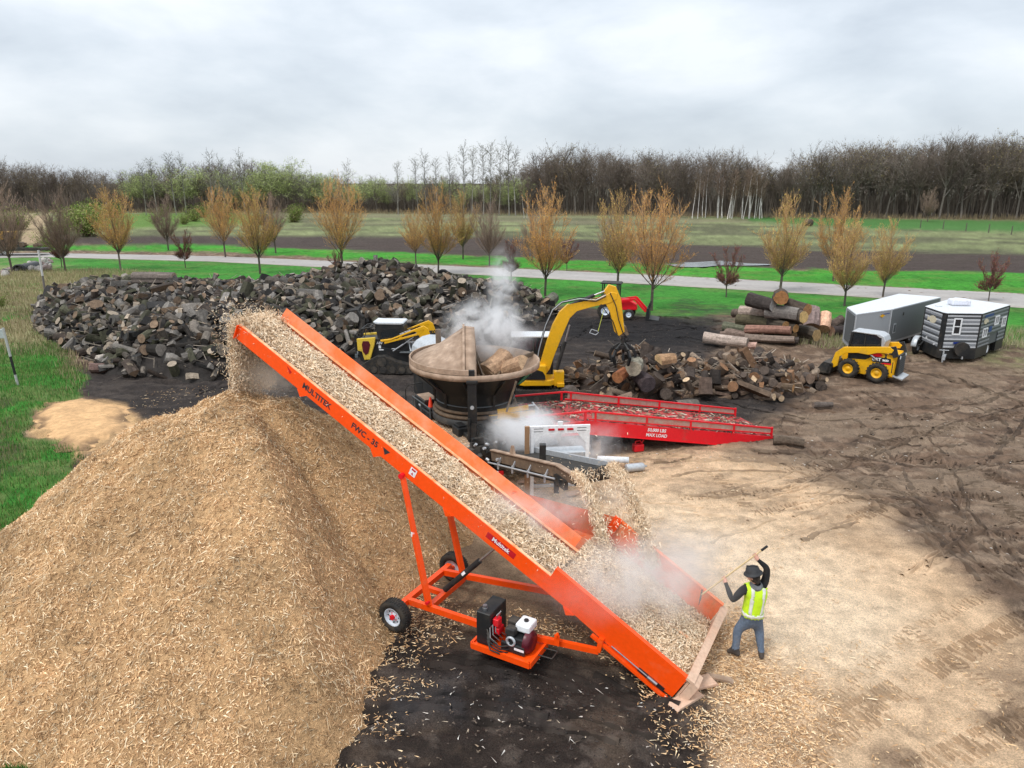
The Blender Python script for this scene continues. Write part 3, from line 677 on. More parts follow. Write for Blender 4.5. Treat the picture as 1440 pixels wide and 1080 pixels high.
def seg_obj_mesh(name, segs, col, m, tips=None, tipcol=None, tipsize=(.04, .09), seed=0, cvar=.2):
    r = np.random.default_rng(seed); V, F = segs_mesh(name, segs); c = np.asarray(col)
    S = np.asarray(segs, float)
    if c.ndim == 1:
        base = np.repeat((c[None] * r.uniform(1 - cvar, 1 + cvar, len(S))[:, None]), 6, 0)
    else: base = np.repeat(c, 6, 0)
    if tips is not None and len(tips):
        T = np.asarray(tips); n = len(T); o = r.normal(size=(n, 3, 3)); o /= np.linalg.norm(o, axis=2, keepdims=True)
        tv = T[:, None, :] + o * r.uniform(*tipsize, n)[:, None, None]
        b = len(V); V = np.concatenate([V, tv.reshape(-1, 3)])
        tf = np.arange(3 * n).reshape(n, 3) + b
        tc_ = np.asarray(tipcol); tc_ = tc_[r.integers(0, len(tc_), n)] * r.uniform(.75, 1.2, n)[:, None]
        base = np.concatenate([base, np.repeat(tc_, 3, 0)])
        me = bpy.data.meshes.new(name)
        me.from_pydata(V.tolist(), [], F.tolist() + tf.tolist())
    else:
        me = np_mesh(name, V, F)
    set_attr(me, 'Col', base); me.materials.append(m); return me

def grow(r, p, d, l, rad, k, bend, up, out, r_end=.55):
    """a bending branch of k pieces; returns stations (point, direction, radius)"""
    st = []; p = Vector(p); d = Vector(d).normalized()
    for i in range(k):
        d = (d + Vector((r.gauss(0, bend), r.gauss(0, bend), r.gauss(0, bend) + up))).normalized()
        q = p + d * (l / k); r0 = rad * (1 - (1 - r_end) * i / k); r1 = rad * (1 - (1 - r_end) * (i + 1) / k)
        out.append((*p, *q, r0, r1)); st.append((q.copy(), d.copy(), r1)); p = q
    return st

def side(r, d, ang_, az=None):
    d = Vector(d).normalized(); u = d.orthogonal().normalized(); v = d.cross(u)
    az = r.uniform(0, 2 * math.pi) if az is None else az
    return (d * math.cos(ang_) + (u * math.cos(az) + v * math.sin(az)) * math.sin(ang_)).normalized()

BARK = attr_mat('tree_bark', .9, 4, .3, 0, objrand=.18)
TWIG = attr_mat('twigs', .85, .5, .22, 0, objrand=.16)

def maple(seed, h, spread, bud, nbud=1.0, twc=(.42, .26, .13), trc=(.11, .09, .075), crab=False):
    r = random.Random(seed); tr = []; cr = []; tips = []
    th = h * (.21 if not crab else .28) * r.uniform(.9, 1.15)
    a_, c_ = ((.285 * spread * h * r.uniform(.9, 1.1), .385 * h) if not crab else (.36 * spread * h / 1.5, .33 * h)); zc = h - c_
    st = grow(r, (0, 0, -.1), (r.gauss(0, .03), 0, 1), th + .1, h * .0145, 3, .02, .05, tr, .85); top, d0, rr_ = st[-1]
    def inside(p): return (p.x / a_) ** 2 + (p.y / a_) ** 2 + ((p.z - zc) / c_) ** 2
    nl = 21 if not crab else 13
    for i in range(nl):
        az = 2.399 * i + r.uniform(-.3, .3); tilt = (.05 + .86 * (i / nl) ** .8) * (1.0 if not crab else 1.7)
        d = Vector((math.sin(tilt) * math.cos(az), math.sin(tilt) * math.sin(az), math.cos(tilt))); p0 = top - Vector((0, 0, r.uniform(0, .3) * th)) if i > 4 else top
        L_ = .1
        while inside(p0 + d * L_) < 1 or L_ < h * .22: L_ += .12
        L_ *= r.uniform(.78, .97)
        lead = grow(r, p0, d, L_, rr_ * r.uniform(.26, .42), 8, .05, .03 + .03 * tilt, tr, .16)
        for j, (q, dd, rd) in enumerate(lead):
            if j < 1: continue
            for _ in range(3 if j < 3 else 4):
                sd_ = (side(r, dd, r.uniform(.35, .85)) + Vector((0, 0, .30))).normalized(); bl = h * r.uniform(.07, .16)
                br = grow(r, q - dd * r.uniform(0, L_ / 9), sd_, bl, max(rd * .42, .011), 2, .09, .10, cr, .5)
                for (q2, d2, r2) in br:
                    for _k in range(3):
                        tl = r.uniform(.30, .70) * h / 9; s2 = (side(r, d2, r.uniform(.2, .7)) + Vector((0, 0, .25))).normalized()
                        if inside(q2 + s2 * tl) > 1.12: tl *= .5
                        b_ = q2 - d2 * r.uniform(0, bl / 2); tw = grow(r, b_, s2, tl, .0095, 1, .05, .08, cr, .5); e_ = tw[-1][0]
                        for t_ in range(int(2.4 * nbud)): tips.append(b_.lerp(e_, r.uniform(.3, 1.05)))
    tm = seg_obj_mesh('trunk', tr, trc, BARK, seed=seed)
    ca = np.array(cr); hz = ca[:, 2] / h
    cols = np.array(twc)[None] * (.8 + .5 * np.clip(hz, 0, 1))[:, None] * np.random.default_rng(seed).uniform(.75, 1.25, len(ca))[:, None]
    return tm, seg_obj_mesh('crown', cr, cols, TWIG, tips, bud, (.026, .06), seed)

OR = [(.78, .36, .07), (.84, .44, .10), (.66, .28, .07), (.80, .52, .12)]
YG = [(.78, .58, .13), (.84, .62, .16), (.64, .52, .13), (.74, .46, .11)]
BR = [(.34, .21, .14), (.40, .24, .15), (.28, .18, .14)]
RD = [(.22, .06, .06), (.28, .085, .075), (.17, .07, .07), (.26, .16, .05)]
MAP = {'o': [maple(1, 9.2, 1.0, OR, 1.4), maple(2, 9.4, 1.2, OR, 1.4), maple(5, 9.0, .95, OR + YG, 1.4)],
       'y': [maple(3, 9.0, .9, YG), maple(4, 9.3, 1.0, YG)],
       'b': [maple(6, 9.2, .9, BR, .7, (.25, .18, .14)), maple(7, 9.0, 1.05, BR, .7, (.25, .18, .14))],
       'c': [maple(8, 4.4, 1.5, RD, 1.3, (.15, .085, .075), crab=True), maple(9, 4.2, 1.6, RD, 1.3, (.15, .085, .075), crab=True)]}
def place_tree(nm, meshes, px, py, top, label, cat, group, sc=None, rz=None, hfull=9.2):
    p = G(px, py); t = GD(px, top, p.y); s = (t.z / hfull) if sc is None else sc
    root = thing(nm, label, cat, (p.x, p.y, 0), rz if rz is not None else random.uniform(0, 6.28), group); root.scale = (s, s, s)
    link('trunk', meshes[0], root); link('crown', meshes[1], root); return root
row = [  # photo base, top, kind, label
    (18, 383, 255, 'b', 'leafless brown young tree at the far left edge by the stone culvert'),
    (92, 382, 257, 'b', 'leafless purplish-brown tree right of the culvert, before the road'),
    (170, 379, 258, 'o', 'orange-budded maple on the near verge behind the left end of the firewood pile'),
    (237, 352, 268, 'b', 'greyish bare tree across the road, second from the left there'),
    (317, 362, 264, 'o', 'slim orange maple across the road, left of the tall one'),
    (366, 385, 258, 'o', 'tall orange maple standing right behind the firewood pile, left of centre'),
    (388, 356, 268, 'b', 'brown bare tree across the road half behind the tall orange maple'),
    (482, 382, 252, 'o', 'orange maple behind the highest part of the firewood pile'),
    (585, 371, 288, 'o', 'small reddish-orange maple across the road left of the multi-stemmed one'),
    (616, 386, 260, 'o', 'broad orange maple with many stems behind the right half of the firewood pile'),
    (651, 364, 262, 'y', 'yellow-tinged maple across the road just right of the broad orange one'),
    (688, 375, 272, 'b', 'reddish-brown bare tree across the road, left of the spreading maple'),
    (766, 416, 260, 'o', 'widest spreading orange maple on the near lawn behind the steam'),
    (748, 367, 290, 'b', 'thin bare tree across the road behind the widest maple'),
    (868, 408, 260, 'y', 'yellow-orange maple beside the small red tractor'),
    (857, 374, 296, 'b', 'thin brown tree across the road behind the tractor'),
    (916, 436, 267, 'o', 'orange maple nearest the yard, right of the small red tractor'),
    (1097, 411, 266, 'y', 'tall narrow yellow maple behind the stack of big logs'),
    (1172, 395, 266, 'o', 'tallest maple across the road, behind the pair near the trailers'),
    (1187, 430, 306, 'y', 'yellow maple on the near lawn left of the grey trailer'),
    (1241, 418, 300, 'y', 'yellow-brown maple rising behind the grey enclosed trailer'),
    (1304, 312, 262, 'b', 'pale bare tree standing alone before the far woods'),
]
for i, (px, py, tp, kd, lb) in enumerate(row):
    ms = MAP[kd]; place_tree('maple_tree', ms[i % len(ms)], px, py, tp, lb, 'tree', 'young trees along the road')
for i, (px, py, tp, lb) in enumerate([
    (87, 376, 322, 'leftmost small dark-red crab tree beside the purplish-brown tree'), (261, 376, 322, 'small dark-red crab tree behind the left of the firewood pile'),
    (719, 396, 336, 'small dark-red crab tree with green lower twigs behind the steam'), (797, 381, 330, 'small dark-red crab tree right of the widest maple'),
    (1021, 418, 345, 'small dark-red crab tree on the lawn left of the big logs'), (1390, 424, 352, 'small dark-red crab tree above the camper trailer'),
    (1462, 440, 350, 'small crab tree at the right edge of the road lawn'), (474, 388, 350, 'small greenish crab tree behind the middle of the firewood pile')]):
    place_tree('crab_tree', MAP['c'][i % 2], px, py, tp, lb, 'tree', 'small dark-red trees', hfull=4.3)
# shrub by the culvert with fresh green leaves
r = random.Random(5); sg = []; tp = []
for i in range(60):
    st = grow(r, (r.gauss(0, .3), r.gauss(0, .3), 0), side(r, (0, 0, 1), r.uniform(.1, 1.0)), r.uniform(1.5, 3.2), .02, 4, .1, .03, sg, .4)
    tp += [q + Vector((r.gauss(0, .2), r.gauss(0, .2), r.gauss(0, .2))) for q, _, _ in st for _ in range(10)]
bush = seg_obj_mesh('leafing_shrub', sg, (.12, .08, .05), TWIG, tp, [(.12, .20, .03), (.20, .27, .05), (.30, .28, .12)], (.06, .12), 4)
p = G(68, 352); o = link('leafing_shrub', bush, None, p, 0, 'shrub with fresh green leaves beside the sandy track at left', 'shrub')
p = G(-2, 432); o = link('leafing_shrub', bush, None, p, 1, 'low green shrub in the dry grass at the left edge', 'shrub'); o.scale = (.5, .5, .35)

# woods beyond the fields
def oak(seed, h, wide=1.0, col=(.17, .135, .11), leaf=None, nleaf=0, light=False, trunkcol=(.15, .13, .112)):
    r = random.Random(seed); tr = []; cr = []; tips = []
    th = h * r.uniform(.30, .45); st = grow(r, (0, 0, -.2), (r.gauss(0, .05), r.gauss(0, .05), 1), th, h * .016, 3, .04, .05, tr, .7)
    starts = st[1:] + [st[-1]] * 4
    for i, (p_, d_, r_) in enumerate(starts + ([st[-1]] * 2 if not light else [])):
        tilt = r.uniform(.25, .95) * wide if i < 5 else r.uniform(.05, .3)
        d = side(r, (0, 0, 1), tilt, 2.4 * i + r.uniform(-.3, .3)); L_ = (h - p_.z) * r.uniform(.75, 1.0) / max(.7, math.cos(tilt * .7))
        lead = grow(r, p_, d, L_, r_ * .6, 5, .12, .07, tr, .25)
        for j, (q, dd, rd) in enumerate(lead):
            for _ in range(4 if not light else 3):
                bl = L_ * r.uniform(.18, .38); br = grow(r, q, side(r, dd, r.uniform(.4, 1.0)), bl, max(rd * .5, .035), 2, .15, .06, cr, .5)
                for (q2, d2, r2) in br:
                    for _k in range(4 if not light else 2):
                        tw = grow(r, q2, side(r, d2, r.uniform(.3, .9)), r.uniform(.8, 1.8) * h / 18, .026, 1, .1, .06, cr, .4)
                        for t_ in range(nleaf): tips.append(tw[-1][0] + Vector((r.gauss(0, .35), r.gauss(0, .35), r.gauss(0, .3))))
    tm = seg_obj_mesh('trunk', tr, trunkcol, BARK, seed=seed)
    cm = seg_obj_mesh('crown', cr, col, TWIG, tips if leaf else None, leaf, (.12, .26), seed, .3)
    return tm, cm, (tr, cr)
def slim(seed, h, col, trunkcol, leaf=None, nleaf=1, start=.45):
    r = random.Random(seed); tr = []; cr = []; tips = []
    st = grow(r, (0, 0, -.2), (r.gauss(0, .03), r.gauss(0, .03), 1), h, h * .010, 12, .025, .02, tr, .15)
    for (q, d, rd) in st[int(12 * start):]:
        for _ in range(6):
            br = grow(r, q - d * r.uniform(0, h / 12), side(r, d, r.uniform(.6, 1.2)) + Vector((0, 0, .3)), r.uniform(.8, 2.4) * h / 18, .04, 2, .12, .1, cr, .4)
            for (q2, d2, r2) in br:
                for _k in range(3):
                    tw = grow(r, q2, side(r, d2, r.uniform(.3, .9)), r.uniform(.5, 1.1), .024, 1, .1, .05, cr, .4)
                    for t_ in range(nleaf): tips.append(tw[-1][0] + Vector((r.gauss(0, .2), r.gauss(0, .2), r.gauss(0, .2))))
    return seg_obj_mesh('trunk', tr, trunkcol, BARK, seed=seed), seg_obj_mesh('crown', cr, col, TWIG, tips if leaf else None, leaf, (.10, .2), seed, .3), (tr, cr)
PG = [(.38, .46, .16), (.46, .51, .21), (.31, .37, .15)]
OLV = [(.24, .20, .09), (.28, .22, .11), (.19, .16, .10)]
OAKS = [oak(21, 18), oak(22, 18, .8), oak(23, 18, 1.1), oak(24, 18, .9, leaf=OLV, nleaf=1), oak(25, 18, 1, (.21, .175, .15)), oak(26, 18, .85, (.15, .12, .10), leaf=OLV, nleaf=1)]
GRNS = [oak(31, 15, 1, (.26, .235, .19), PG, 5), oak(32, 15, .8, (.28, .26, .22)), oak(33, 15, 1.1, (.26, .24, .19), PG, 6), oak(34, 15, 1, (.24, .21, .18), OLV, 2)]
POPS = [slim(41, 18, (.13, .12, .10), (.24, .225, .20), [(.22, .22, .14), (.18, .19, .11)]), slim(42, 18, (.12, .11, .09), (.20, .19, .165), [(.2, .2, .12)]), slim(43, 18, (.14, .12, .1), (.28, .26, .23))]
BIRS = [slim(51, 12, (.18, .13, .09), (.62, .58, .54), start=.55), slim(52, 12, (.16, .12, .09), (.55, .52, .50), start=.6), slim(53, 12, (.18, .13, .10), (.66, .62, .58), start=.5)]
def skyline(px):
    return 3.0 + float(np.interp(px, [-300, 0, 60, 130, 180, 200, 240, 300, 340, 400, 450, 500, 560, 640, 720, 760, 800, 850, 950, 1040, 1075, 1095, 1115, 1200, 1300, 1440, 1800],
                           [232, 229, 231, 239, 246, 234, 224, 224, 225, 234, 240, 245, 250, 246, 240, 219, 215, 217, 219, 221, 236, 236, 214, 208, 203, 199, 197]))
rt = random.Random(99)
def wood_tree(nm, meshes, px, dist, toppx, hfull, label, group, cat='tree', ws=1.0):
    b_ = GD(px, 300, dist); x = b_.x; t = GD(px, toppx, dist); s = max(.35, t.z / hfull)
    root = thing(nm, label, cat, (x, dist, 0), rt.uniform(0, 6.28), group); root.scale = (s * ws, s * ws, s)
    link('trunk', meshes[0], root); link('crown', meshes[1], root); return root
px = -150.0
while px < 1620:      # front of the bare wood
    dist = float(np.interp(px, [-150, 150, 450, 800, 1080, 1440, 1620], [218, 225, 225, 205, 190, 176, 172])) + rt.uniform(-3, 6)
    sk = skyline(px) + rt.uniform(-5, 17) + (8 if rt.random() < .2 else 0)
    if 185 < px < 520 or (520 <= px < 560):
        wood_tree('leafing_tree', rt.choice(GRNS), px, dist - 6, sk + rt.uniform(0, 18), 15, 'pale green leafing tree in the left part of the far wood', 'pale green trees of the far wood', ws=1.25); px += rt.uniform(10, 15)
    elif 560 <= px < 730:
        wood_tree('leafing_tree', rt.choice(GRNS + OAKS[3:4]), px, dist, sk + rt.uniform(4, 18), 15, 'low greenish tree under the slim poplars of the far wood', 'low trees under the poplars'); px += rt.uniform(9, 14)
    else:
        wood_tree('oak_tree', rt.choice(OAKS), px, dist, sk, 18, 'bare dark tree in the front of the far wood', 'bare trees of the far wood'); px += rt.uniform(9, 13)
for i in range(95):   # second row, offset
    px = -140 + i * 18.6 + rt.uniform(-6, 6); dist = float(np.interp(px, [-150, 150, 450, 800, 1080, 1440, 1620], [228, 236, 236, 217, 203, 190, 186])) + rt.uniform(-3, 5)
    wood_tree('oak_tree', rt.choice(OAKS), px, dist, skyline(px) + rt.uniform(0, 15), 18, 'bare dark tree in the front of the far wood', 'bare trees of the far wood')
for (x_, t_) in ((205, 232), (222, 226), (248, 219), (262, 224), (300, 216), (318, 226), (345, 219), (560, 231), (588, 226), (600, 220), (615, 226), (634, 224), (652, 209), (664, 212), (680, 208), (690, 205), (702, 212), (716, 206), (725, 213), (490, 232)):
    wood_tree('poplar_tree', rt.choice(POPS), x_, 200 + rt.uniform(-4, 4), t_, 18, 'slim pale-stemmed poplar rising above the far wood', 'slim poplars above the far wood', ws=1.2)
for i in range(30):
    x_ = rt.choice([rt.uniform(1000, 1078), rt.uniform(1000, 1078), rt.uniform(972, 1000)])
    wood_tree('birch_tree', rt.choice(BIRS), x_, 181 + rt.uniform(-4, 4), rt.uniform(238, 262), 12, 'thin white birch in the clump at the edge of the far wood', 'white birches of the clump', ws=1.15)
for x_, t_ in ((737, 262), (741, 270), (152, 248), (1300, 262), (1311, 264)):
    wood_tree('birch_tree', rt.choice(BIRS), x_, 182, t_, 12, 'lone pale birch stem against the dark wood', 'scattered pale birches')
# depth of the wood: stems and twigs behind the first rows, and brush along its foot
allseg = []; r_ = np.random.default_rng(5)
srcs = [np.array(o[2][0] + o[2][1]) for o in (OAKS[0], OAKS[1], OAKS[4])]
for i in range(300):
    px = r_.uniform(-260, 1700); d_ = float(np.interp(px, [-150, 150, 450, 800, 1080, 1440, 1620], [240, 246, 246, 230, 216, 204, 198])) + r_.uniform(0, 26)
    if 515 < px < 745 and r_.random() < .55: continue
    x_ = GD(px, 300, d_).x; hh = max(6, GD(px, skyline(px) + r_.uniform(6, 20), d_).z) / 18
    S = srcs[i % 3]; k_ = r_.random(len(S)) < .17; k_[:20] = True; S = S[k_].copy(); a_ = r_.uniform(0, 6.28); c_, s_ = math.cos(a_), math.sin(a_)
    for j in (0, 3):
        X_, Y_ = S[:, j] * hh, S[:, j + 1] * hh; S[:, j] = X_ * c_ - Y_ * s_ + x_; S[:, j + 1] = X_ * s_ + Y_ * c_ + d_; S[:, j + 2] *= hh
    S[:, 6:] *= 2.0; allseg.append(S)
n = 30000; px = r_.uniform(-260, 1700, n); d_ = np.interp(px, [-150, 150, 450, 800, 1080, 1440, 1620], [216, 224, 224, 203, 189, 176, 170]) + r_.uniform(0, 26, n)
v_ = (540 - 300) / FPX; x_ = (px - 720) / FPX * d_ / (cP + v_ * sP); hh = r_.uniform(1.2, 7.5, n)
allseg.append(np.stack([x_, d_, np.zeros(n) - .1, x_ + r_.normal(0, .8, n), d_ + r_.normal(0, .5, n), hh, np.full(n, .07), np.full(n, .03)], -1))
S = np.concatenate(allseg); me = seg_obj_mesh('woodland', S, (.13, .105, .085), TWIG, seed=3, cvar=.35)
link('woodland', me, kind='stuff', label='dark depth and brush of the bare wood behind its front trees', cat='woodland')
# lighter tan brush and grass strip along the field edge
n = 5000; px = r_.uniform(-260, 1700, n); d_ = np.interp(px, [-150, 150, 450, 800, 1080, 1440, 1620], [205, 212, 210, 194, 182, 170, 165]) + r_.uniform(0, 8, n)
x_ = (px - 720) / FPX * d_ / (cP + v_ * sP); hh = r_.uniform(.4, 1.5, n)
me = seg_obj_mesh('brush', np.stack([x_, d_, np.zeros(n) - .1, x_ + r_.normal(0, .3, n), d_, hh, np.full(n, .06), np.full(n, .02)], -1), (.26, .20, .12), TWIG, seed=6, cvar=.4)
link('brush', me, kind='stuff', label='strip of dry brush along the foot of the far wood', cat='brush')
# green and brown bushes in the left middle distance
for i in range(26):
    px = rt.uniform(100, 420) if i < 16 else rt.choice([rt.uniform(-20, 25), rt.uniform(70, 130)]); d_ = rt.uniform(150, 200) if i < 16 else rt.uniform(118, 150)
    b_ = GD(px, 300, d_); o = link('shrub', bush, None, (b_.x, d_, 0), rt.uniform(0, 6), 'leafing shrub at the edge of the left fields', 'shrub', 'shrubs at the edge of the left fields'); s = rt.uniform(.8, 1.6); o.scale = (s * 1.4, s * 1.4, s)
mb = MB(); mb.lathe([(.0, -.6), (.68, -.6), (.74, -.4), (.74, .4), (.68, .6), (.0, .6)], 18, axis='y'); p = G(1137, 318)
mb.build('hay_bale', mat('old_hay', (.09, .07, .05), .95, bump=.5), None, loc=(p.x, p.y, .7), rz=.5, label='round dark hay bale lying alone in the far field', cat='hay bale')
FP = mat('post_wood', (.12, .10, .085), .9)
for i, (x0, y0) in enumerate([(1262, 318), (1294, 320), (1326, 322), (1358, 325), (1390, 327), (1422, 330)]):
    p = G(x0, y0); mb = MB(); mb.tube((0, 0, -.2), (0, 0, 1.5), .09, .075, 6); mb.build('fence_post', FP, None, loc=(p.x, p.y, 0), label='thin dark fence post in the far right pasture', cat='fence post', group='fence posts of the far pasture')
# ------------------------------------------------------------------ firewood
LOGB = attr_mat('weathered_log', .85, 7, .4, .8, 14, .05, objrand=.25, fine=.3, fscale=30)
def log_var(seed, kind, L_, R_, bark, end, taper=.9):
    r = random.Random(seed); n = 10 if L_ < 1.0 else 18
    if kind == 'round': prof = [(math.cos(2 * math.pi * i / n) * R_ * r.uniform(.92, 1.06), math.sin(2 * math.pi * i / n) * R_ * r.uniform(.92, 1.06)) for i in range(n)]; face = []
    elif kind == 'half': prof = [(math.cos(math.pi * i / 6) * R_ * r.uniform(.93, 1.05), math.sin(math.pi * i / 6) * R_) for i in range(7)]; face = [6]
    elif kind == 'wedge': prof = [(0, 0)] + [(math.cos(.25 + 1.35 * i / 4) * R_ * 1.25, math.sin(.25 + 1.35 * i / 4) * R_ * 1.25) for i in range(5)]; face = [0, 5]
    else: prof = [(-R_, -R_ * .35), (R_ * .9, -R_ * .45), (R_, R_ * .3), (-R_ * .7, R_ * .5)]; face = [0, 1, 2]
    m = len(prof); V = []; sts = [-.5, -.2, .15, .5]; bend = r.gauss(0, .05) * L_
    for k, t in enumerate(sts):
        s = 1 - (1 - taper) * (t + .5); off = bend * (1 - 4 * t * t)
        cut = r.uniform(-.10, .10)
        for (a_, b_) in prof: V.append((t * L_ + (cut * a_ if k in (0, 3) else 0), a_ * s * r.uniform(.96, 1.04) + off, b_ * s * r.uniform(.96, 1.04)))
    cols = []; VV = []; FF = []
    def face_(ids, c_):
        b = len(VV); VV.extend(V[i] for i in ids); FF.append(list(range(b, b + len(ids)))); cols.extend([c_] * len(ids))
    for k in range(3):
        for i in range(m):
            j = (i + 1) % m; c_ = end if i in face else bark
            f_ = r.uniform(.78, 1.22); c_ = tuple(q * f_ for q in c_)
            face_([k * m + i, (k + 1) * m + i, (k + 1) * m + j, k * m + j], c_)
    dk = tuple(q * .8 for q in end)
    face_(list(range(m)), end); face_(list(range(4 * m - 1, 3 * m - 1, -1)), dk)
    return VV, FF, cols
def var_mesh(name, v):
    me = bpy.data.meshes.new(name); me.from_pydata(v[0], [], v[1]); set_attr(me, 'Col', v[2]); me.materials.append(LOGB)
    return me
def var_set(seed, n, barks, ends, Ls, Rs, kinds=('round', 'half', 'wedge', 'slab')):
    r = random.Random(seed); return [log_var(seed * 100 + i, kinds[i % len(kinds)] if i % 3 else kinds[0], r.uniform(*Ls), r.uniform(*Rs), r.choice(barks), r.choice(ends)) for i in range(n)]
GB = [(.062, .048, .038), (.095, .078, .064), (.034, .029, .025), (.15, .127, .105), (.065, .062, .04), (.20, .18, .16), (.06, .045, .036), (.024, .022, .023)]
GE = [(.20, .18, .16), (.32, .28, .24), (.09, .08, .072), (.36, .29, .22), (.045, .042, .04), (.22, .15, .10)]
BB = [(.09, .065, .048), (.14, .095, .065), (.055, .042, .035), (.20, .15, .11)]
BE = [(.40, .27, .16), (.28, .15, .08), (.16, .11, .08), (.50, .36, .23), (.10, .075, .06), (.18, .10, .055), (.12, .08, .06), (.22, .15, .10)]
gv = var_set(3, 36, GB, GE, (.38, .95), (.085, .25), ('round', 'half', 'wedge', 'slab', 'wedge')); bv = var_set(4, 30, BB, BE, (.45, 1.15), (.09, .22))
gm = [var_mesh('log', v) for v in gv]; bmh = [var_mesh('log', v) for v in bv]

def logs_on(hf, poly, dens, vars_, meshes, seed, n_ind, label, group, stuff_label, r_sink=.3, xf=None, minh=.0):
    r = np.random.default_rng(seed); x0, x1 = min(p[0] for p in poly), max(p[0] for p in poly); y0, y1 = min(p[1] for p in poly), max(p[1] for p in poly)
    m = int(dens * (x1 - x0) * (y1 - y0)); x = r.uniform(x0, x1, m); y = r.uniform(y0, y1, m); h = hf(x, y); k = (h > minh) & (poly_sd(x, y, poly) > -.7)
    x, y, h = x[k], y[k], h[k]; order = np.argsort(y + r.uniform(-6, 3, len(y))); x, y, h = x[order], y[order], h[order]
    V = []; F = []; Cc = []
    for i in range(len(x)):
        j = int(r.integers(0, len(vars_))); e_ = Euler((r.uniform(0, 6.28), r.normal(0, .38) if r.random() < .85 else r.uniform(-1.4, 1.4), r.uniform(0, 6.28)))
        s = float(np.exp(r.normal(0, .22))); z = h[i] + r.uniform(-.12, .16); loc = (float(x[i]), float(y[i]), float(z))
        if i < n_ind:
            o = link('log', meshes[j], None, loc, None, label, 'log', group); o.rotation_euler = e_; o.scale = (s, s, s)
        else:
            M = np.array(e_.to_matrix()) * s; vv = np.array(vars_[j][0]) @ M.T + np.array(loc); b = len(V); V.extend(vv.tolist()); F.extend([[q + b for q in f] for f in vars_[j][1]])
            t_ = r.uniform(.5, 1.2); Cc.extend([tuple(c * t_ for c in q) for q in vars_[j][2]])
    if V:
        me = bpy.data.meshes.new('log_pile'); me.from_pydata(V, [], F); set_attr(me, 'Col', Cc); me.materials.append(LOGB)
        link('log_pile', me, kind='stuff', label=stuff_label, cat='logs')
    return len(x)
def mound(name, hf, box_, g_, col, label):
    xs = np.linspace(box_[0], box_[1], g_); ys = np.linspace(box_[2], box_[3], g_); XX, YY = np.meshgrid(xs, ys); HH = hf(XX, YY) - .12 + .3 * (fbm(XX * 2, YY * 2, 3, 7) - .5) * (hf(XX, YY) > .1)
    idx = np.arange(g_ * g_).reshape(g_, g_); F = np.stack([idx[:-1, :-1], idx[:-1, 1:], idx[1:, 1:], idx[1:, :-1]], -1).reshape(-1, 4); k = HH.ravel()[F].max(1) > -.10
    me = np_mesh(name, np.stack([XX, YY, HH], -1).reshape(-1, 3), F[k], True); set_attr(me, 'Col', np.tile(col, (g_ * g_, 1)) * (.6 + .8 * fbm(XX * 3, YY * 3, 3, 2)).reshape(-1, 1))
    me.materials.append(MATS['weathered_log']); link(name, me, kind='stuff', label=label, cat='wood debris')
mound('bark_mound', wood_h, (-36, 5, 30, 55), 120, (.035, .03, .027), 'dark bark and earth under the weathered firewood pile')
mound('bark_mound', brown_h, (0, 15, 26, 35), 60, (.045, .032, .025), 'dark bark under the brown log heap by the red ramp')
logs_on(wood_h, WOODPOLY, 9.0, gv, gm, 11, 165, 'weathered grey split log in the big firewood pile', 'logs of the big firewood pile', 'remaining weathered logs heaped in the big firewood pile', minh=.12)
for i in range(26):
    r9 = random.Random(i + 300); px = r9.uniform(1035, 1178); py = r9.uniform(442, 474) if px < 1130 else r9.uniform(452, 470); z = max(.2, (474 - py) * .036 + r9.uniform(-.25, .1)); bk = r9.choice([(.08, .06, .05), (.12, .09, .07), (.17, .12, .095), (.06, .05, .04)]); me = var_mesh('log', log_var(i + 1300, 'round', r9.uniform(1.0, 2.0), r9.uniform(.17, .30), bk, r9.choice([(.5, .33, .17), (.36, .22, .12), (.54, .40, .24)]), .88))
    o = link('log', me, None, G(px, py, z) + Vector((0, .35, 0)), None, 'thinner brown log filling in behind the large logs of the stack', 'log', 'thinner logs filling the stack'); o.rotation_euler = Euler((i, r9.uniform(-.15, .15), r9.choice([r9.uniform(-.9, -.3), r9.uniform(-1.4, -.9)])))
BP = [(1.6, 27.4), (13.6, 29), (13.8, 32.6), (9, 33.4), (2.2, 32.2)]
logs_on(brown_h, BP, 12, bv, bmh, 12, 85, 'brown log chunk in the heap between excavator and red ramp', 'logs of the brown heap', 'remaining brown log chunks of the heap by the red ramp', minh=.02)
# splinters and thin limbs sticking out of both heaps
r_ = np.random.default_rng(8); S = []
for (hf, bx, n) in ((wood_h, (-34, 3, 31, 52), 2300), (brown_h, (1.8, 13.4, 28, 33), 420)):
    x = r_.uniform(bx[0], bx[1], n); y = r_.uniform(bx[2], bx[3], n); h = hf(x, y); k = h > .1; x, y, h = x[k], y[k], h[k] + .12; n = len(x); a = r_.uniform(0, 6.28, n); l = r_.uniform(.25, .8, n); e_ = r_.normal(.15, .35, n)
    S.append(np.stack([x, y, h, x + np.cos(a) * l, y + np.sin(a) * l, h + e_ * l, r_.uniform(.012, .035, n), r_.uniform(.008, .02, n)], -1))
me = seg_obj_mesh('splinters', np.concatenate(S), (.36, .30, .24), LOGB, seed=5, cvar=.7); link('splinters', me, kind='stuff', label='pale splinters and limbs sticking out of the log heaps', cat='splinters')

def one_log(px, py, z, L_, R_, yaw, pitch, label, kind='round', bark=(.07, .05, .038), end=(.42, .28, .15), seed=1, taper=.9, group=None, y=None):
    v = log_var(seed + 500, kind, L_, R_, bark, end, taper); me = var_mesh('log', v)
    p = G(px, py, z) if y is None else GD(px, py, y)
    o = link('log', me, None, p, None, label, 'log', group); o.rotation_euler = Euler((random.uniform(0, 1), -pitch, yaw)); return o
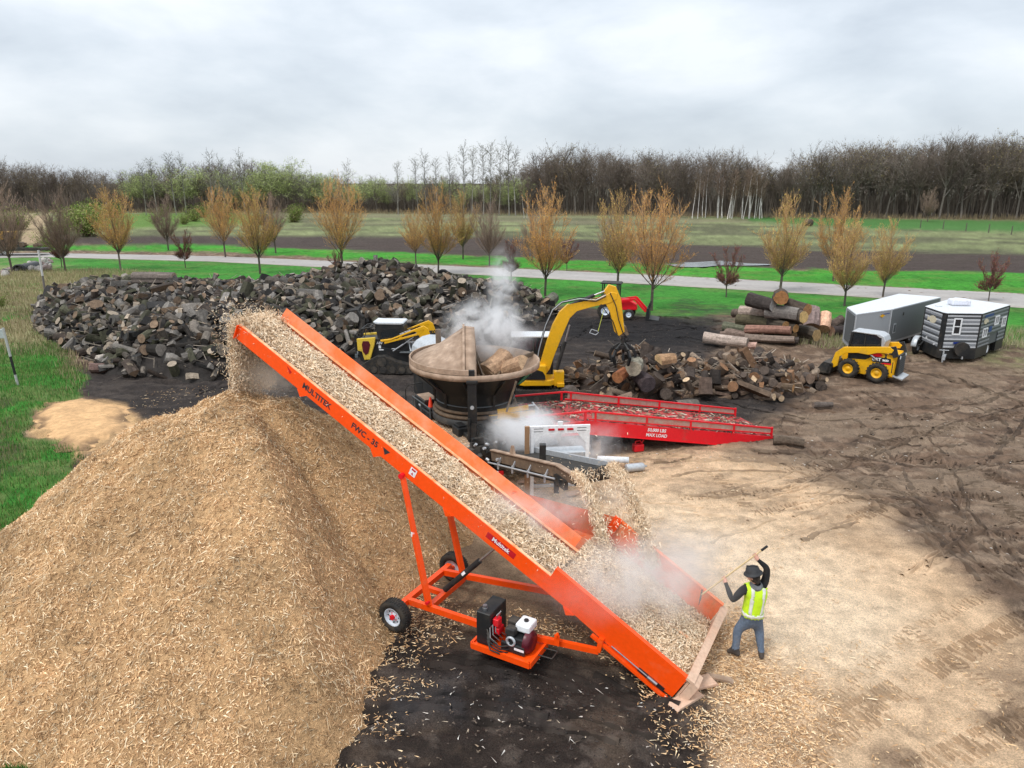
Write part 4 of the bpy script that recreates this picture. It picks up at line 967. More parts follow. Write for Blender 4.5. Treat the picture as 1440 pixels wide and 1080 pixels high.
# big rounds standing on the crest of the firewood pile
for i, (px, py, R_, L_, yaw, pt, lb, bk, en) in enumerate([
    (536, 379, .62, 1.3, 1.3, .1, 'largest dark round with a grey cut face on the pile crest', (.035, .03, .028), (.22, .22, .22)),
    (562, 382, .36, 2.0, -.5, .25, 'dark log lying right of the largest round on the crest', (.035, .03, .028), (.1, .08, .07)),
    (494, 382, .45, .8, 1.4, .1, 'blackened round at the left of the crest', (.02, .02, .02), (.03, .03, .03)),
    (514, 385, .24, 1.3, .2, 1.35, 'yellow-brown log standing upright on the crest', (.16, .12, .06), (.2, .15, .1)),
    (583, 388, .34, 1.0, .2, 1.45, 'grey log standing on end right of the crest', (.10, .09, .085), (.14, .13, .12)),
    (600, 390, .42, .9, .1, 1.5, 'squat grey block standing on the crest beside the standing log', (.10, .10, .095), (.13, .13, .12)),
    (623, 386, .36, .5, 1.5, .05, 'round black disc-like log end at the right of the crest', (.015, .015, .015), (.018, .018, .02)),
    (217, 392, .42, 2.6, -.04, 0, 'long smooth grey-brown log lying on top of the left of the pile', (.13, .105, .09), (.3, .22, .16)),
    (705, 412, .5, .8, 1.2, .2, 'pale round at the right end of the firewood pile in the steam', (.16, .13, .1), (.4, .3, .2)),
    (733, 420, .4, 1.1, .5, .1, 'brown round left of the pair behind the steam', (.08, .06, .05), (.2, .14, .1)),
    (757, 424, .35, .9, 1.5, 0, 'round with bright sawn face at the end of the log row', (.1, .06, .045), (.45, .3, .18)),
    (775, 421, .42, .8, .9, .3, 'mossy grey round beside the bright sawn face', (.12, .12, .09), (.3, .27, .2)),
    (740, 436, .4, 1.3, .2, .1, 'reddish log at the foot of the row behind the steam', (.09, .05, .04), (.3, .18, .1)),
    (770, 440, .38, .9, 1.4, .2, 'split reddish log with pale face by the excavator boom', (.1, .06, .045), (.48, .3, .2))]):
    yy = 47.5 if px in (536, 562, 494, 514) else (48.2 if px < 640 and px > 400 else (44.5 if px < 300 else 48.5))
    if px < 300:  yy = 44.8
    o = one_log(px, py, 0, L_, R_, yaw, pt, lb, 'round', bk, en, i, y=yy, taper=.95)
for i, (px, py, z, L_, R_, yaw, pt, kd, lb, bk, en) in enumerate([
    (512, 466, 1.0, .7, .25, .4, .1, 'half', 'yellow-tan split chunk at the foot of the pile behind the loader', (.2, .13, .08), (.5, .36, .2)),
    (495, 452, 1.2, .8, .24, .6, .2, 'round', 'cream sawn round lying left of the track loader roof', (.34, .3, .24), (.5, .45, .36)),
    (470, 470, .9, .7, .3, 2.0, .3, 'half', 'pale split chunk nearest the orange conveyor rail', (.3, .2, .12), (.5, .34, .2)),
    (441, 482, .3, .8, .15, 2.4, .1, 'round', 'white-barked short log near the orange conveyor head', (.4, .36, .34), (.5, .45, .4)),
    (140, 517, .25, .8, .25, .1, 0, 'round', 'reddish log at the front left foot of the firewood pile', (.16, .10, .085), (.2, .15, .1)),
    (200, 515, .25, .7, .28, 1.2, 0, 'round', 'log with dark hollow end at the front foot of the pile', (.09, .075, .05), (.02, .018, .016)),
    (188, 487, .9, .35, .2, 1.4, .2, 'round', 'small round with orange sawn face in the left of the pile', (.1, .08, .05), (.5, .28, .12)),
    (305, 488, .8, .35, .2, 1.4, .2, 'round', 'small round with orange sawn face beside the conveyor head', (.1, .08, .05), (.5, .24, .1))]):
    one_log(px, py, z, L_, R_, yaw, pt, lb, kd, bk, en, i + 40)
# stack of large logs
BK1 = (.075, .052, .04); PAL = (.36, .29, .24)
for i, (px, py, z, L_, R_, yaw, pt, lb, bk, en) in enumerate([
    (1020, 478, .40, 3.2, .36, -.18, .02, 'pale bark-less log lying lowest left before the stack', (.38, .30, .25), (.4, .34, .28)),
    (1082, 476, .32, 3.6, .24, -.25, 0, 'long slender log beside the pale one at the stack foot', (.20, .15, .12), (.3, .2, .14)),
    (1052, 484, .24, 1.2, .24, -.2, 0, 'short reddish-striped log end before the stack', (.24, .15, .12), (.4, .28, .2)),
    (1110, 478, .26, 1.3, .26, -.2, 0, 'short dark log right of the long slender one', (.06, .05, .045), (.2, .15, .1)),
    (1040, 462, .42, 2.6, .34, -.35, .02, 'mossy dark log second from the ground at the left', (.075, .075, .05), (.2, .15, .1)),
    (1080, 464, .75, 3.4, .28, -.38, .04, 'reddish log slanting down the left front of the stack', (.15, .08, .06), (.3, .16, .1)),
    (1062, 452, .95, 3.0, .38, -.5, .05, 'mossy brown log in the left middle of the stack', (.09, .075, .045), (.2, .15, .1)),
    (1065, 438, 1.5, 2.8, .38, -.5, .06, 'log with peeled white patches in the upper left of the stack', (.22, .17, .14), (.3, .22, .16)),
    (1070, 425, 2.2, 2.2, .46, -.62, -.04, 'thick dark log with a white cut face on top of the stack', (.045, .036, .032), (.62, .58, .54)),
    (1098, 418, 2.55, 1.6, .50, -1.9, .0, 'topmost short log with an orange-brown cut face', (.06, .045, .035), (.42, .20, .08)),
    (1100, 440, 1.7, 2.4, .46, -.35, .05, 'log with torn pale bark in the middle of the stack', (.17, .15, .135), (.3, .24, .2)),
    (1116, 444, 1.55, 2.0, .44, -1.15, .0, 'log with a yellow cut face in the centre of the stack', (.05, .04, .032), (.56, .38, .16)),
    (1122, 433, 1.95, 1.8, .46, -1.1, 0, 'log with an orange split face right of the top', (.06, .045, .035), (.52, .27, .12)),
    (1092, 456, 1.0, 2.0, .34, -1.2, 0, 'log with an orange sawn face low in the middle', (.05, .04, .03), (.50, .28, .12)),
    (1106, 458, .95, 1.9, .30, -1.15, 0, 'smaller log with an orange face beside the low middle one', (.05, .04, .03), (.46, .25, .10)),
    (1132, 469, .50, 2.2, .44, -1.1, 0, 'log with a ringed yellow face at the right foot of the stack', (.05, .04, .03), (.54, .37, .18)),
    (1105, 470, .40, 1.6, .34, -1.1, 0, 'dark-ended log at the centre foot of the stack', (.05, .04, .03), (.34, .22, .12)),
    (1142, 446, 1.1, 1.7, .52, 1.2, .9, 'tilted log with deeply ridged grey bark right of the stack', (.15, .11, .10), (.25, .16, .12)),
    (1160, 452, .85, 1.5, .42, 1.1, .8, 'tilted log with pinkish torn wood at the right', (.40, .24, .16), (.5, .32, .2)),
    (1174, 455, .65, 1.6, .36, .5, .3, 'dark broken log near the right end of the stack', (.07, .05, .04), (.4, .25, .15)),
    (1180, 466, .34, 1.5, .33, .3, 0, 'dark log on the ground at the right end of the stack', (.04, .03, .028), (.2, .12, .08)),
    (1190, 458, .40, 1.4, .3, .1, 0, 'last dark log touching the grey trailer end', (.03, .026, .025), (.1, .08, .06))]):
    p = G(px, py, z)
    v = log_var(i + 700, 'round', L_ * .74, R_ * .90, tuple(q * 1.5 for q in bk), en, .86); me = var_mesh('log', v)
    o = link('log', me, None, p, None, lb, 'log', 'large logs stacked by the grey trailer'); o.rotation_euler = Euler((i * .7, -pt - (.06 if i % 2 else -.05), yaw - (.28 if yaw < 0 and yaw > -1 else 0)))
# a few in the brown heap that stand out
for i, (px, py, z, L_, R_, yaw, pt, kd, lb, bk, en) in enumerate([
    (855, 560, .5, 1.9, .2, .15, .05, 'round', 'long twisted grey-brown limb across the front of the brown heap', (.22, .15, .11), (.3, .2, .12)),
    (893, 514, 1.55, .6, .34, 1.2, .2, 'round', 'pale grey round right of the grapple', (.24, .22, .17), (.46, .40, .3)),
    (937, 508, 1.6, .7, .34, .2, .1, 'half', 'yellow split half log on top of the brown heap', (.3, .18, .1), (.56, .38, .2)),
    (905, 535, .9, .8, .36, 1.9, .2, 'round', 'big dark purple-brown round in the middle of the brown heap', (.055, .04, .04), (.09, .07, .07)),
    (873, 527, 1.1, .6, .26, .9, .2, 'round', 'bright orange-red log in the middle of the brown heap', (.30, .11, .05), (.42, .18, .08)),
    (992, 543, .6, .7, .3, 1.5, 1.2, 'round', 'brown stump standing upright before the brown heap', (.13, .09, .07), (.22, .16, .12)),
    (1006, 530, .8, .6, .26, 1.5, 1.3, 'round', 'dark stump with a wet flat top in the brown heap', (.05, .04, .035), (.06, .045, .04)),
    (966, 572, .22, .9, .28, .2, 0, 'round', 'grey log on the ground before the brown heap with a dark end', (.14, .12, .10), (.04, .035, .03)),
    (1100, 545, .4, .9, .2, -.6, .1, 'round', 'orange-ended log at the right tip of the brown heap', (.13, .09, .06), (.55, .3, .13)),
    (1065, 545, .35, .8, .2, .1, .1, 'half', 'white split log near the right tip of the brown heap', (.34, .28, .2), (.5, .42, .32)),
    (925, 512, 1.2, 1.1, .07, .6, .3, 'round', 'thin pale peeled limb leaning on the brown heap', (.50, .42, .3), (.5, .4, .3)),
    (795, 552, .4, .9, .3, -.8, .3, 'round', 'grey log leaning by the excavator track', (.13, .11, .10), (.2, .16, .13)),
    (1109, 621, .17, 1.0, .17, -.35, 0, 'round', 'single brown log lying at the foot of the red ramp', (.15, .11, .08), (.06, .05, .04)),
    (1157, 569, .12, .8, .12, .1, 0, 'round', 'small grey log lying alone on the mud right of the heap', (.13, .105, .09), (.2, .15, .12)),
    (1146, 540, .08, 1.0, .07, -.4, 0, 'round', 'broken grey branch on the mud right of the brown heap', (.16, .12, .10), (.2, .15, .12))]):
    one_log(px, py, z, L_, R_, yaw, pt, lb, kd, bk, en, i + 80)
# ------------------------------------------------------------------ vehicle pieces
def wheel(parent, c, R_, w, rimr, rimmat, side_=1, hub=None, lugs=0, name='wheel', yaw=0, spokes=0):
    """wheel with its axle along local y, outer face towards side_ * y"""
    wo = link(name, None, parent, c, yaw)
    mb = MB(); h = w / 2; s = R_ * .12
    mb.lathe([(rimr, -h * .8), (R_ - s * 1.6, -h), (R_ - s * .5, -h * .86), (R_, -h * .55), (R_, h * .55), (R_ - s * .5, h * .86), (R_ - s * 1.6, h), (rimr, h * .8), (rimr * .97, 0), (rimr, -h * .8)], 32, axis='y')
    nb = lugs or 40
    for i in range(nb):
        t = 2 * math.pi * i / nb
        for sd_ in (-1, 1):
            ct, st = math.cos(t + sd_ * .5 / nb * 3), math.sin(t + sd_ * .5 / nb * 3)
            R3 = Matrix(((ct, 0, -st), (0, 1, 0), (st, 0, ct)))
            mb.box((ct * (R_ + .004), sd_ * h * .42, st * (R_ + .004)), (R_ * (.10 if lugs else .035), h * .62, R_ * (.10 if lugs else .055)), R3)
    mb.build('tyre', RUBBER, wo)
    mb = MB(); d = side_ * h
    mb.lathe([(rimr * 1.0, d * .82), (rimr * .93, d * .86), (rimr * .88, d * .55), (rimr * .62, d * .42), (rimr * .40, d * .50), (rimr * .34, d * .62), (.001, d * .62)], 24, axis='y')
    mb.lathe([(rimr * .98, -d * .78), (rimr * .80, -d * .3), (.001, -d * .3)], 20, axis='y')
    mb.build('rim', rimmat, wo)
    if spokes:
        mb = MB()
        for i in range(spokes):
            t = 2 * math.pi * i / spokes; mb.tube((math.cos(t) * rimr * .66, d * .40, math.sin(t) * rimr * .66), (math.cos(t) * rimr * .66, d * .50, math.sin(t) * rimr * .66), rimr * .085, n=8)
        mb.build('rim_hole', BLACK, wo)
    if hub:
        mb = MB(); mb.tube((0, d * .5, 0), (0, d * .95, 0), rimr * .3, rimr * .26, 12)
        for i in range(5):
            t = 2 * math.pi * i / 5; mb.tube((math.cos(t) * rimr * .42, d * .48, math.sin(t) * rimr * .42), (math.cos(t) * rimr * .42, d * .62, math.sin(t) * rimr * .42), rimr * .06, n=6)
        mb.build('hub', hub, wo)
    return wo

# ------------------------------------------------------------------ the orange conveyor
PHI = math.radians(29); EL = math.radians(27.5); SL = 11.7; BW = 1.18
cO = G(948, 979, .03)
conv = thing('belt_conveyor', 'long orange inclined belt conveyor on two white-rimmed wheels carrying chips to the heap', 'conveyor', cO, math.pi - PHI)
bpy.context.view_layer.update()
CI = conv.matrix_world.inverted()
cE, sE = math.cos(EL), math.sin(EL)
def K(s, n): return (s * cE - n * sE, s * sE + n * cE)
def K3(s, y, n): q = K(s, n); return (q[0], y, q[1])
def KW(s, w, n): return conv.matrix_world @ Vector(K3(s, -w, n))
def CL(px, py, z): return CI @ G(px, py, z)
RH = .34
DUSTO = mat('chip_dusted_orange', (.90, .26, .08), .8, dirt=.7, dcol=(.86, .56, .34), dscale=5)
for y0, sg, nm, mt in ((0.0, -1, 'near', ORANGE), (-BW, 1, 'far', ORANGE_IN)):
    mb = MB(); pr = [K(.2, 0), K(SL, 0), K(SL, RH), K(.2, RH)]
    mb.prism(pr, y0 - .006, y0 + .006)
    fm = MB(); fm.prism([K(.2, RH + .001), K(SL, RH + .001), K(SL, RH + .014), K(.2, RH + .014)], y0 - .008, y0 + sg * .07); fm.build('rail_flange', DUSTO, conv)        # top flange turned inwards
    mb.prism([K(.2, -.012), K(SL, -.012), K(SL, 0), K(.2, 0)], y0 - .006, y0 + sg * .07)
    if nm == 'far':      # flared chip guard on the far side
        a = [K3(3.0, y0, RH + .01), K3(SL - .05, y0, RH + .01), K3(SL - .05, y0 - .10, RH + .24), K3(3.0, y0 - .10, RH + .24)]
        b = [(p[0], p[1] - .012, p[2]) for p in a]
        mb.add(a + b, [(0, 1, 2, 3), (7, 6, 5, 4), (0, 4, 5, 1), (1, 5, 6, 2), (2, 6, 7, 3), (3, 7, 4, 0)])
    mb.prism([K(SL - .02, 0), K(SL, 0), K(SL, RH), K(SL - .02, RH)], y0, y0 - sg * .07) if nm == 'near' else None
    ob = mb.build('side_rail', mt, conv)
    for s in (2.2, 5.2, 7.2, 9.4):
        g_ = MB(); g_.prism([K(s, 0), K(s + .26, 0), K(s + .13, -.12)], y0 - .03, y0 + .03); g_.build('gusset', mt, conv)
mb = MB(); ns = 60
for i in range(ns):
    s0 = .25 + (SL - .45) * i / ns; s1 = .25 + (SL - .45) * (i + 1) / ns
    mb.prism([K(s0, .10), K(s1, .10), K(s1, .125), K(s0, .125)], -BW + .03, -.03)
    if i % 2 == 0: mb.prism([K(s0, .125), K(s0 + .04, .125), K(s0 + .04, .19), K(s0, .19)], -BW + .08, -.08)
mb.build('belt', RUBBER, conv)
mb = MB(); q = K(SL - .16, .10); mb.tube((q[0], -BW + .03, q[1]), (q[0], -.03, q[1]), .11, n=20); mb.tube((q[0], -BW + .02, q[1]), (q[0], -.015, q[1]), .03, n=10); mb.build('head_pulley', BLACKG, conv)
mb = MB(); q = K(.42, .10); mb.tube((q[0], -BW + .03, q[1]), (q[0], -.03, q[1]), .11, n=20); mb.build('tail_pulley', BLACKG, conv)
for s in (1.6, 3.4, 5.0, 6.6, 8.2, 9.8, 11.2):
    mb = MB(); mb.beam(K3(s, 0, .03), K3(s, -BW, .03), .08, .06); mb.build('cross_member', ORANGE, conv)
# hopper
HW = 2.45; HS = 2.95
mb = MB(); mb.prism([K(.02, -.02), K(1.0, -.05), K(2.2, .02), K(HS, RH - .02), K(HS, .58), K(.02, .50)], .012, .030)
mb.prism([K(.02, .50), K(HS, .58), K(HS, .592), K(.02, .512)], .030, -.06); mb.build('hopper_side', ORANGE, conv)
mb = MB(); mb.prism([K(.02, .06), K(2.76, .05), K(2.76, .72), K(.02, .58)], -HW, -HW + .02); mb.prism([K(.02, .58), K(2.76, .72), K(2.76, .735), K(.02, .595)], -HW - .04, -HW + .05)
for s in (.9, 1.7): mb.prism([K(s, .05), K(s + .14, .05), K(s + .14, .55), K(s, .55)], -HW + .02, -HW + .06)
mb.build('hopper_side', ORANGE_IN, conv)
mb = MB(); V = [K3(4.7, -BW - .02, .02), K3(2.75, -HW + .01, .02), K3(2.75, -HW + .01, .72), K3(4.7, -BW - .02, .50)]; off_ = Vector((-.03, 0, 0)); mb.add(V + [tuple(Vector(v) + off_) for v in V], [(0, 1, 2, 3), (7, 6, 5, 4), (0, 4, 5, 1), (1, 5, 6, 2), (2, 6, 7, 3), (3, 7, 4, 0)])
mb.build('hopper_wing', ORANGE_IN, conv)
mb = MB(); mb.prism([K(2.60, .02), K(2.78, .02), K(2.78, .76), K(2.60, .76)], -HW + .021, -HW + .07); mb.build('hopper_post', ORANGE, conv)
mb = MB(); mb.prism([K(.1, .05), K(3.3, .05), K(3.3, .07), K(.1, .07)], -HW + .02, -BW - .02); mb.build('hopper_floor', ORANGE_IN, conv)
mb = MB(); mb.prism([K(-.05, .0), K(-.01, .0), K(-.01, .52), K(-.05, .52)], -HW - .02, .0); mb.prism([K(-.11, .49), K(.04, .49), K(.04, .54), K(-.11, .54)], -HW - .03, .05)
mb.build('hopper_end_board', TANB, conv)
mb = MB(); mb.prism([K(-.115, .05), K(-.055, -.02), K(-.055, .53), K(-.21, .50), K(-.21, .18)], -.28, .045); mb.build('end_flap', TANB, conv)
# tail adjuster under the near side
mb = MB(); mb.beam(K3(-.3, .05, -.12), K3(1.75, .05, -.07), .07, .06); mb.build('tail_beam', ORANGE, conv)
mb = MB(); mb.tube(K3(.35, .05, .0), K3(1.35, .05, .02), .014, n=8); mb.tube(K3(.35, .05, .0), K3(.55, .05, .0), .035, n=8); mb.build('adjuster_bolt', STEEL, conv)
mb = MB(); mb.prism([K(.2, -.06), K(.75, -.05), K(.75, .04), K(.2, .03)], .032, .040); mb.build('tail_slot', BLACK, conv)
# chassis
WN = CI @ G(556, 866, .34); WF = CI @ G(636, 797, .34)
WF = Vector((WN.x, WF.y, .33)); WN = Vector((WN.x, WN.y, .33))
wheel(conv, WN, .34, .26, .20, RIMW, 1, RED, spokes=8); wheel(conv, WF, .34, .26, .20, RIMW, -1, RED, spokes=8)
ax = .44
mb = MB(); mb.beam((WN.x, WN.y - .18, ax), (WF.x, WF.y + .18, ax), .12, .12); mb.tube((WN.x, WN.y, .33), (WN.x, WN.y - .3, .36), .05, n=10); mb.tube((WF.x, WF.y, .33), (WF.x, WF.y + .3, .36), .05, n=10); mb.build('axle', ORANGE, conv)
yn = CL(585, 850, ax).y; yf = CL(630, 808, ax).y
hn = CL(852, 905, .42); hf_ = Vector((CL(812, 850, .8).x, -BW - .02, .62))
knee = CL(690, 886, ax)
mb = MB(); mb.beam((WN.x, yn, ax), (knee.x, yn - .02, ax), .09, .13); mb.beam((knee.x, yn - .02, ax), (hn.x, .06, .46), .08, .11); mb.beam((hn.x, .06, .46), (hn.x - .05, .05, .75), .09, .09); mb.build('chassis_beam', ORANGE, conv)
mb = MB(); mb.beam((WF.x, yf, ax), (hf_.x, hf_.y, .62), .09, .13); mb.build('chassis_beam', ORANGE, conv)
lx = CL(613, 848, ax).x
mb = MB(); mb.beam((lx, yn, ax), (lx, yf, ax), .12, .12); mb.build('cross_beam', ORANGE, conv)
mb = MB(); mb.beam((WN.x, yn * .55 + yf * .45, ax), (lx, yn * .55 + yf * .45, ax), .09, .10); mb.build('chassis_rib', ORANGE, conv)
tn_ = Vector(K3(6.55, .035, 0)); tf_ = Vector(K3(6.55, -BW - .02, 0))
for (b_, t_) in (((lx, yn, ax + .06), tn_), ((lx, yf, ax + .06), tf_)):
    mb = MB(); mb.beam(b_, t_, .09, .09); mb.beam(b_, Vector(b_).lerp(t_, .55), .105, .105); mb.build('support_leg', ORANGE, conv)
mb = MB(); mb.tube((lx, yn, ax + .14), (lx, yn + .09, ax + .14), .035, n=8); mb.tube(tn_ - Vector((0, .02, 0)), tn_ + Vector((0, .07, 0)), .06, n=10); mb.build('pivot_pin', RED, conv)
b_ = Vector((lx, yn * .55 + yf * .45, ax + .10)); t_ = Vector(K3(4.35, -.35, -.02))
t_ = Vector(K3(4.15, -BW * .42, -.02))
mb = MB(); mb.tube(b_, b_.lerp(t_, .58), .062, n=14); mb.build('hydraulic_cylinder', BLACK, conv)
mb = MB(); mb.tube(b_.lerp(t_, .58), t_, .028, n=12); mb.build('cylinder_rod', STEEL, conv)
M_ = tmat(b_.lerp(t_, .34) + Vector((0, .07, .02)), (t_ - b_), (0, -.3, 1)); mb = MB(); mb.box((0, 0, 0), (.10, .06, .004)); me = mb.mesh('cylinder_label', WHITE); me.transform(M_); link('cylinder_label', me, conv)
# engine deck
dk = CL(735, 903, .34); dl = 1.15
D0 = Vector((knee.x - .02, yn + .02, .36)); DC = Vector((knee.x - .48, yn + .12, .34))
mb = MB(); mb.box((DC.x, DC.y, .33), (1.25, .72, .05)); mb.beam((DC.x + .62, DC.y + .36, .33), (DC.x - .62, DC.y + .36, .33), .05, .12); mb.beam((DC.x - .62, DC.y + .36, .33), (DC.x - .62, DC.y - .36, .33), .05, .12); mb.beam((DC.x + .62, DC.y + .36, .33), (DC.x + .62, DC.y - .36, .33), .05, .12)
mb.build('engine_deck', ORANGE, conv)
T_ = Vector((DC.x + .40, DC.y - .02, .36))
mb = MB(); mb.box((T_.x, T_.y, .71), (.30, .62, .68)); mb.build('hydraulic_tank', BLACK, conv, .012)
mb = MB(); mb.tube((T_.x + .03, T_.y + .18, 1.05), (T_.x + .03, T_.y + .18, 1.09), .05, n=14); mb.tube((T_.x + .03, T_.y + .18, 1.09), (T_.x + .03, T_.y + .18, 1.14), .042, n=14); mb.build('filler_cap', STEEL, conv)
mb = MB(); mb.box((T_.x - .22, T_.y + .10, .66), (.12, .2, .13)); mb.box((T_.x - .22, T_.y + .16, .86), (.12, .15, .15)); mb.build('hydraulic_valve', RED, conv, .01)
mb = MB(); rr = random.Random(3)
for i in range(5):
    y_ = T_.y + .06 + i * .035; mb.tube((T_.x - .22, y_, .92), (T_.x - .25, y_ + .02, 1.02), .007, n=6); mb.ball((T_.x - .25, y_ + .02, 1.03), .014, 6)
for i in range(4):
    a = Vector((T_.x - .16, T_.y + .1 * i - .1, .8)); mb.path([a, a + Vector((-.02, .16, .02)), a + Vector((-.06, .22, -.14)), a + Vector((-.16, .14, -.28))], .011, 6)
mb.build('lever', STEEL, conv)
mb = MB()
for i in range(4):
    a = Vector((T_.x - .1, T_.y + .33, .75 - .08 * i)); mb.path([a, a + Vector((-.12, .10, -.10)), a + Vector((-.3, .08, -.22 + .03 * i)), a + Vector((-.42, -.06, -.25))], .014, 6)
mb.build('hydraulic_hose', HOSE, conv)
E_ = Vector((DC.x - .22, DC.y, .36))
eng = link('engine', None, conv, E_)
mb = MB(); mb.box((0, 0, .16), (.38, .42, .30)); mb.box((.02, .22, .10), (.5, .06, .18)); mb.build('engine_block', BLACK, eng, .02)
mb = MB(); mb.box((-.10, -.08, .46), (.30, .34, .16)); mb.build('fuel_tank', WHITE, eng, .035)
mb = MB(); mb.tube((-.10, -.08, .54), (-.10, -.08, .57), .045, n=12); mb.build('fuel_cap', BLACK, eng)
mb = MB(); mb.box((.10, .13, .40), (.2, .17, .14)); mb.box((.17, -.10, .42), (.18, .2, .15)); mb.build('air_filter', BLACKG, eng, .02)
mb = MB(); mb.lathe([(.22, -.17), (.22, -.26), (.17, -.30), (.001, -.30)], 20, (0, .02, .20), 'x'); mb.build('starter_cover', MAROON, eng)
mb = MB(); mb.lathe([(.10, .0), (.10, .03), (.07, .04), (.06, .0)], 18, (.06, .22, .24), 'y'); mb.build('recoil_starter', GREYL, eng)
mb = MB(); mb.box((-.12, .245, .12), (.20, .012, .05)); mb.build('engine_label', WHITE, eng)
mb = MB(); p0 = Vector((DC.x - .64, DC.y + .05, .36)); mb.path([p0, p0 + Vector((-.28, 0, .02)), p0 + Vector((-.28, -.24, .02)), p0 + Vector((0, -.24, .0))], .013, 6); mb.build('step_handle', BLACK, conv)
mb = MB(); q = Vector((knee.x - 1.35, yn * .62 + .02, .56)); mb.box(q, (.10, .03, .22)); mb.tube(q + Vector((0, -.03, .12)), q + Vector((0, .05, .12)), .03, n=8); mb.build('parking_bracket', ORANGE, conv)
# lettering and labels on the near rail
def rail_text(nm, s, n, body, m, size, y=.0075, bold=.0):
    return text(nm, body, m, conv, tmat(K3(s, y, n), (-cE, 0, -sE), (-sE, 0, cE)), size, .0012, bold)
rail_text('lettering', 9.15, .165, 'MULTITEK', CHARC, .185, bold=.006)
rail_text('lettering', 7.72, .165, 'FWC - 35', CHARC, .185, bold=.006)
mb = MB(); mb.prism([K(7.02, .235), K(7.22, .235), K(7.12, .10)], .007, .009); mb.build('arrow_mark', CHARC, conv)
mb = MB(); mb.prism([K(6.30, .12), K(6.46, .12), K(6.46, .30), K(6.30, .30)], .007, .010); mb.build('warning_label', WHITE, conv)
mb = MB(); mb.prism([K(6.33, .24), K(6.43, .24), K(6.43, .285), K(6.33, .285)], .0101, .0115); mb.prism([K(6.35, .14), K(6.41, .15), K(6.38, .21)], .0101, .0115); mb.build('warning_print', LIGHTR, conv)
mb = MB(); mb.prism([K(3.72, .11), K(4.42, .11), K(4.42, .245), K(3.72, .245)], .007, .010); mb.build('name_plate', LIGHTR, conv, .0)
rail_text('lettering', 4.07, .178, 'Multitek', WHITE, .125, y=.0115, bold=.003)
q = Vector((lx, yn, ax)).lerp(tn_, .56); mb = MB(); mb.box(q + Vector((0, .052, 0)), (.08, .004, .10)); mb.build('leg_label', WHITE, conv)
mb = MB(); q = K3(9.9, .008, .26); mb.prism([K(9.95, .25), K(10.12, .30), K(9.98, .17)], .007, .009); mb.build('rail_mark', LIGHTR, conv)

# chips riding on the belt, in the hopper, and falling
def belt_mound(s, w): 
    edge = np.clip(1 - np.abs(w / BW * 2 - 1) ** 2.4, 0, 1)
    return .14 + edge * (.20 + .16 * fbm(s * 1.3, w * 1.5, 3, 3)) + .10 * (fbm(s * 4, w * 5, 3, 4) - .5)
def hop_mound(s, w):
    return np.clip(.36 - .20 * sstep(1.3, 2.3, w) + .16 * (fbm(s * 1.2, w * 1.2, 3, 6) - .5) - .14 * np.abs(w - 1.1) ** 1.5 * .5 + .12 * np.exp(-((s - 1.7) ** 2 + (w - 1.5) ** 2) / .5), .1, .62)
def kw_arr(s, w, n):
    h = s * cE - n * sE; z = s * sE + n * cE; M = np.array(conv.matrix_world); P_ = np.stack([h, -w, z, np.ones_like(h)], -1); return (P_ @ M.T)[:, :3]
def strip(name, fs, s0, s1, w0, w1, nu, nv, label):
    S_, W_ = np.meshgrid(np.linspace(s0, s1, nu), np.linspace(w0, w1, nv)); P_ = kw_arr(S_.ravel(), W_.ravel(), fs(S_, W_).ravel() - .02)
    idx = np.arange(nu * nv).reshape(nv, nu); F = np.stack([idx[:-1, :-1], idx[:-1, 1:], idx[1:, 1:], idx[1:, :-1]], -1).reshape(-1, 4)
    me = np_mesh(name, P_, F, True); set_attr(me, 'Col', np.tile([.56, .38, .23], (nu * nv, 1)) * (.75 + .5 * fbm(S_ * 3, W_ * 3, 3, 5)).reshape(-1, 1)); me.materials.append(MATS['chip_heap'])
    return link(name, me, label=label, cat='wood chips', kind='stuff')
b1 = strip('belt_chips', belt_mound, 2.9, SL + .05, .03, BW - .03, 200, 20, 'stream of tan wood chips riding up the conveyor belt')
b2 = strip('hopper_chips', hop_mound, .0, 2.9, .03, HW - .04, 70, 50, 'wood chips filling the conveyor hopper under the dust')
Mw = np.array(conv.matrix_world)[:3, :3]; nb = Mw @ np.array([-sE, 0, cE]); du = Mw @ np.array([cE, 0, sE])
LP = [(.80, .60, .41), (.88, .70, .50), (.94, .80, .61), (.64, .45, .28), (.82, .63, .43), (.44, .30, .18)]
n = 15000; s = RNG.uniform(2.9, SL + .1, n); w = RNG.uniform(.04, BW - .04, n); me = chip_mesh('chips', kw_arr(s, w, belt_mound(s, w) + RNG.random(n) * .03), np.tile(nb, (n, 1)) + RNG.normal(0, .25, (n, 3)), (.05, .17), (.007, .020), .35, 21, LP)
link('surface_chips', me, b1, kind='stuff')
n = 11000; s = RNG.uniform(0, 2.9, n); w = RNG.uniform(.05, HW - .06, n); me = chip_mesh('chips', kw_arr(s, w, hop_mound(s, w) + RNG.random(n) * .03), np.tile(nb, (n, 1)) + RNG.normal(0, .25, (n, 3)), (.04, .14), (.007, .018), .35, 22, LP)
link('surface_chips', me, b2, kind='stuff')
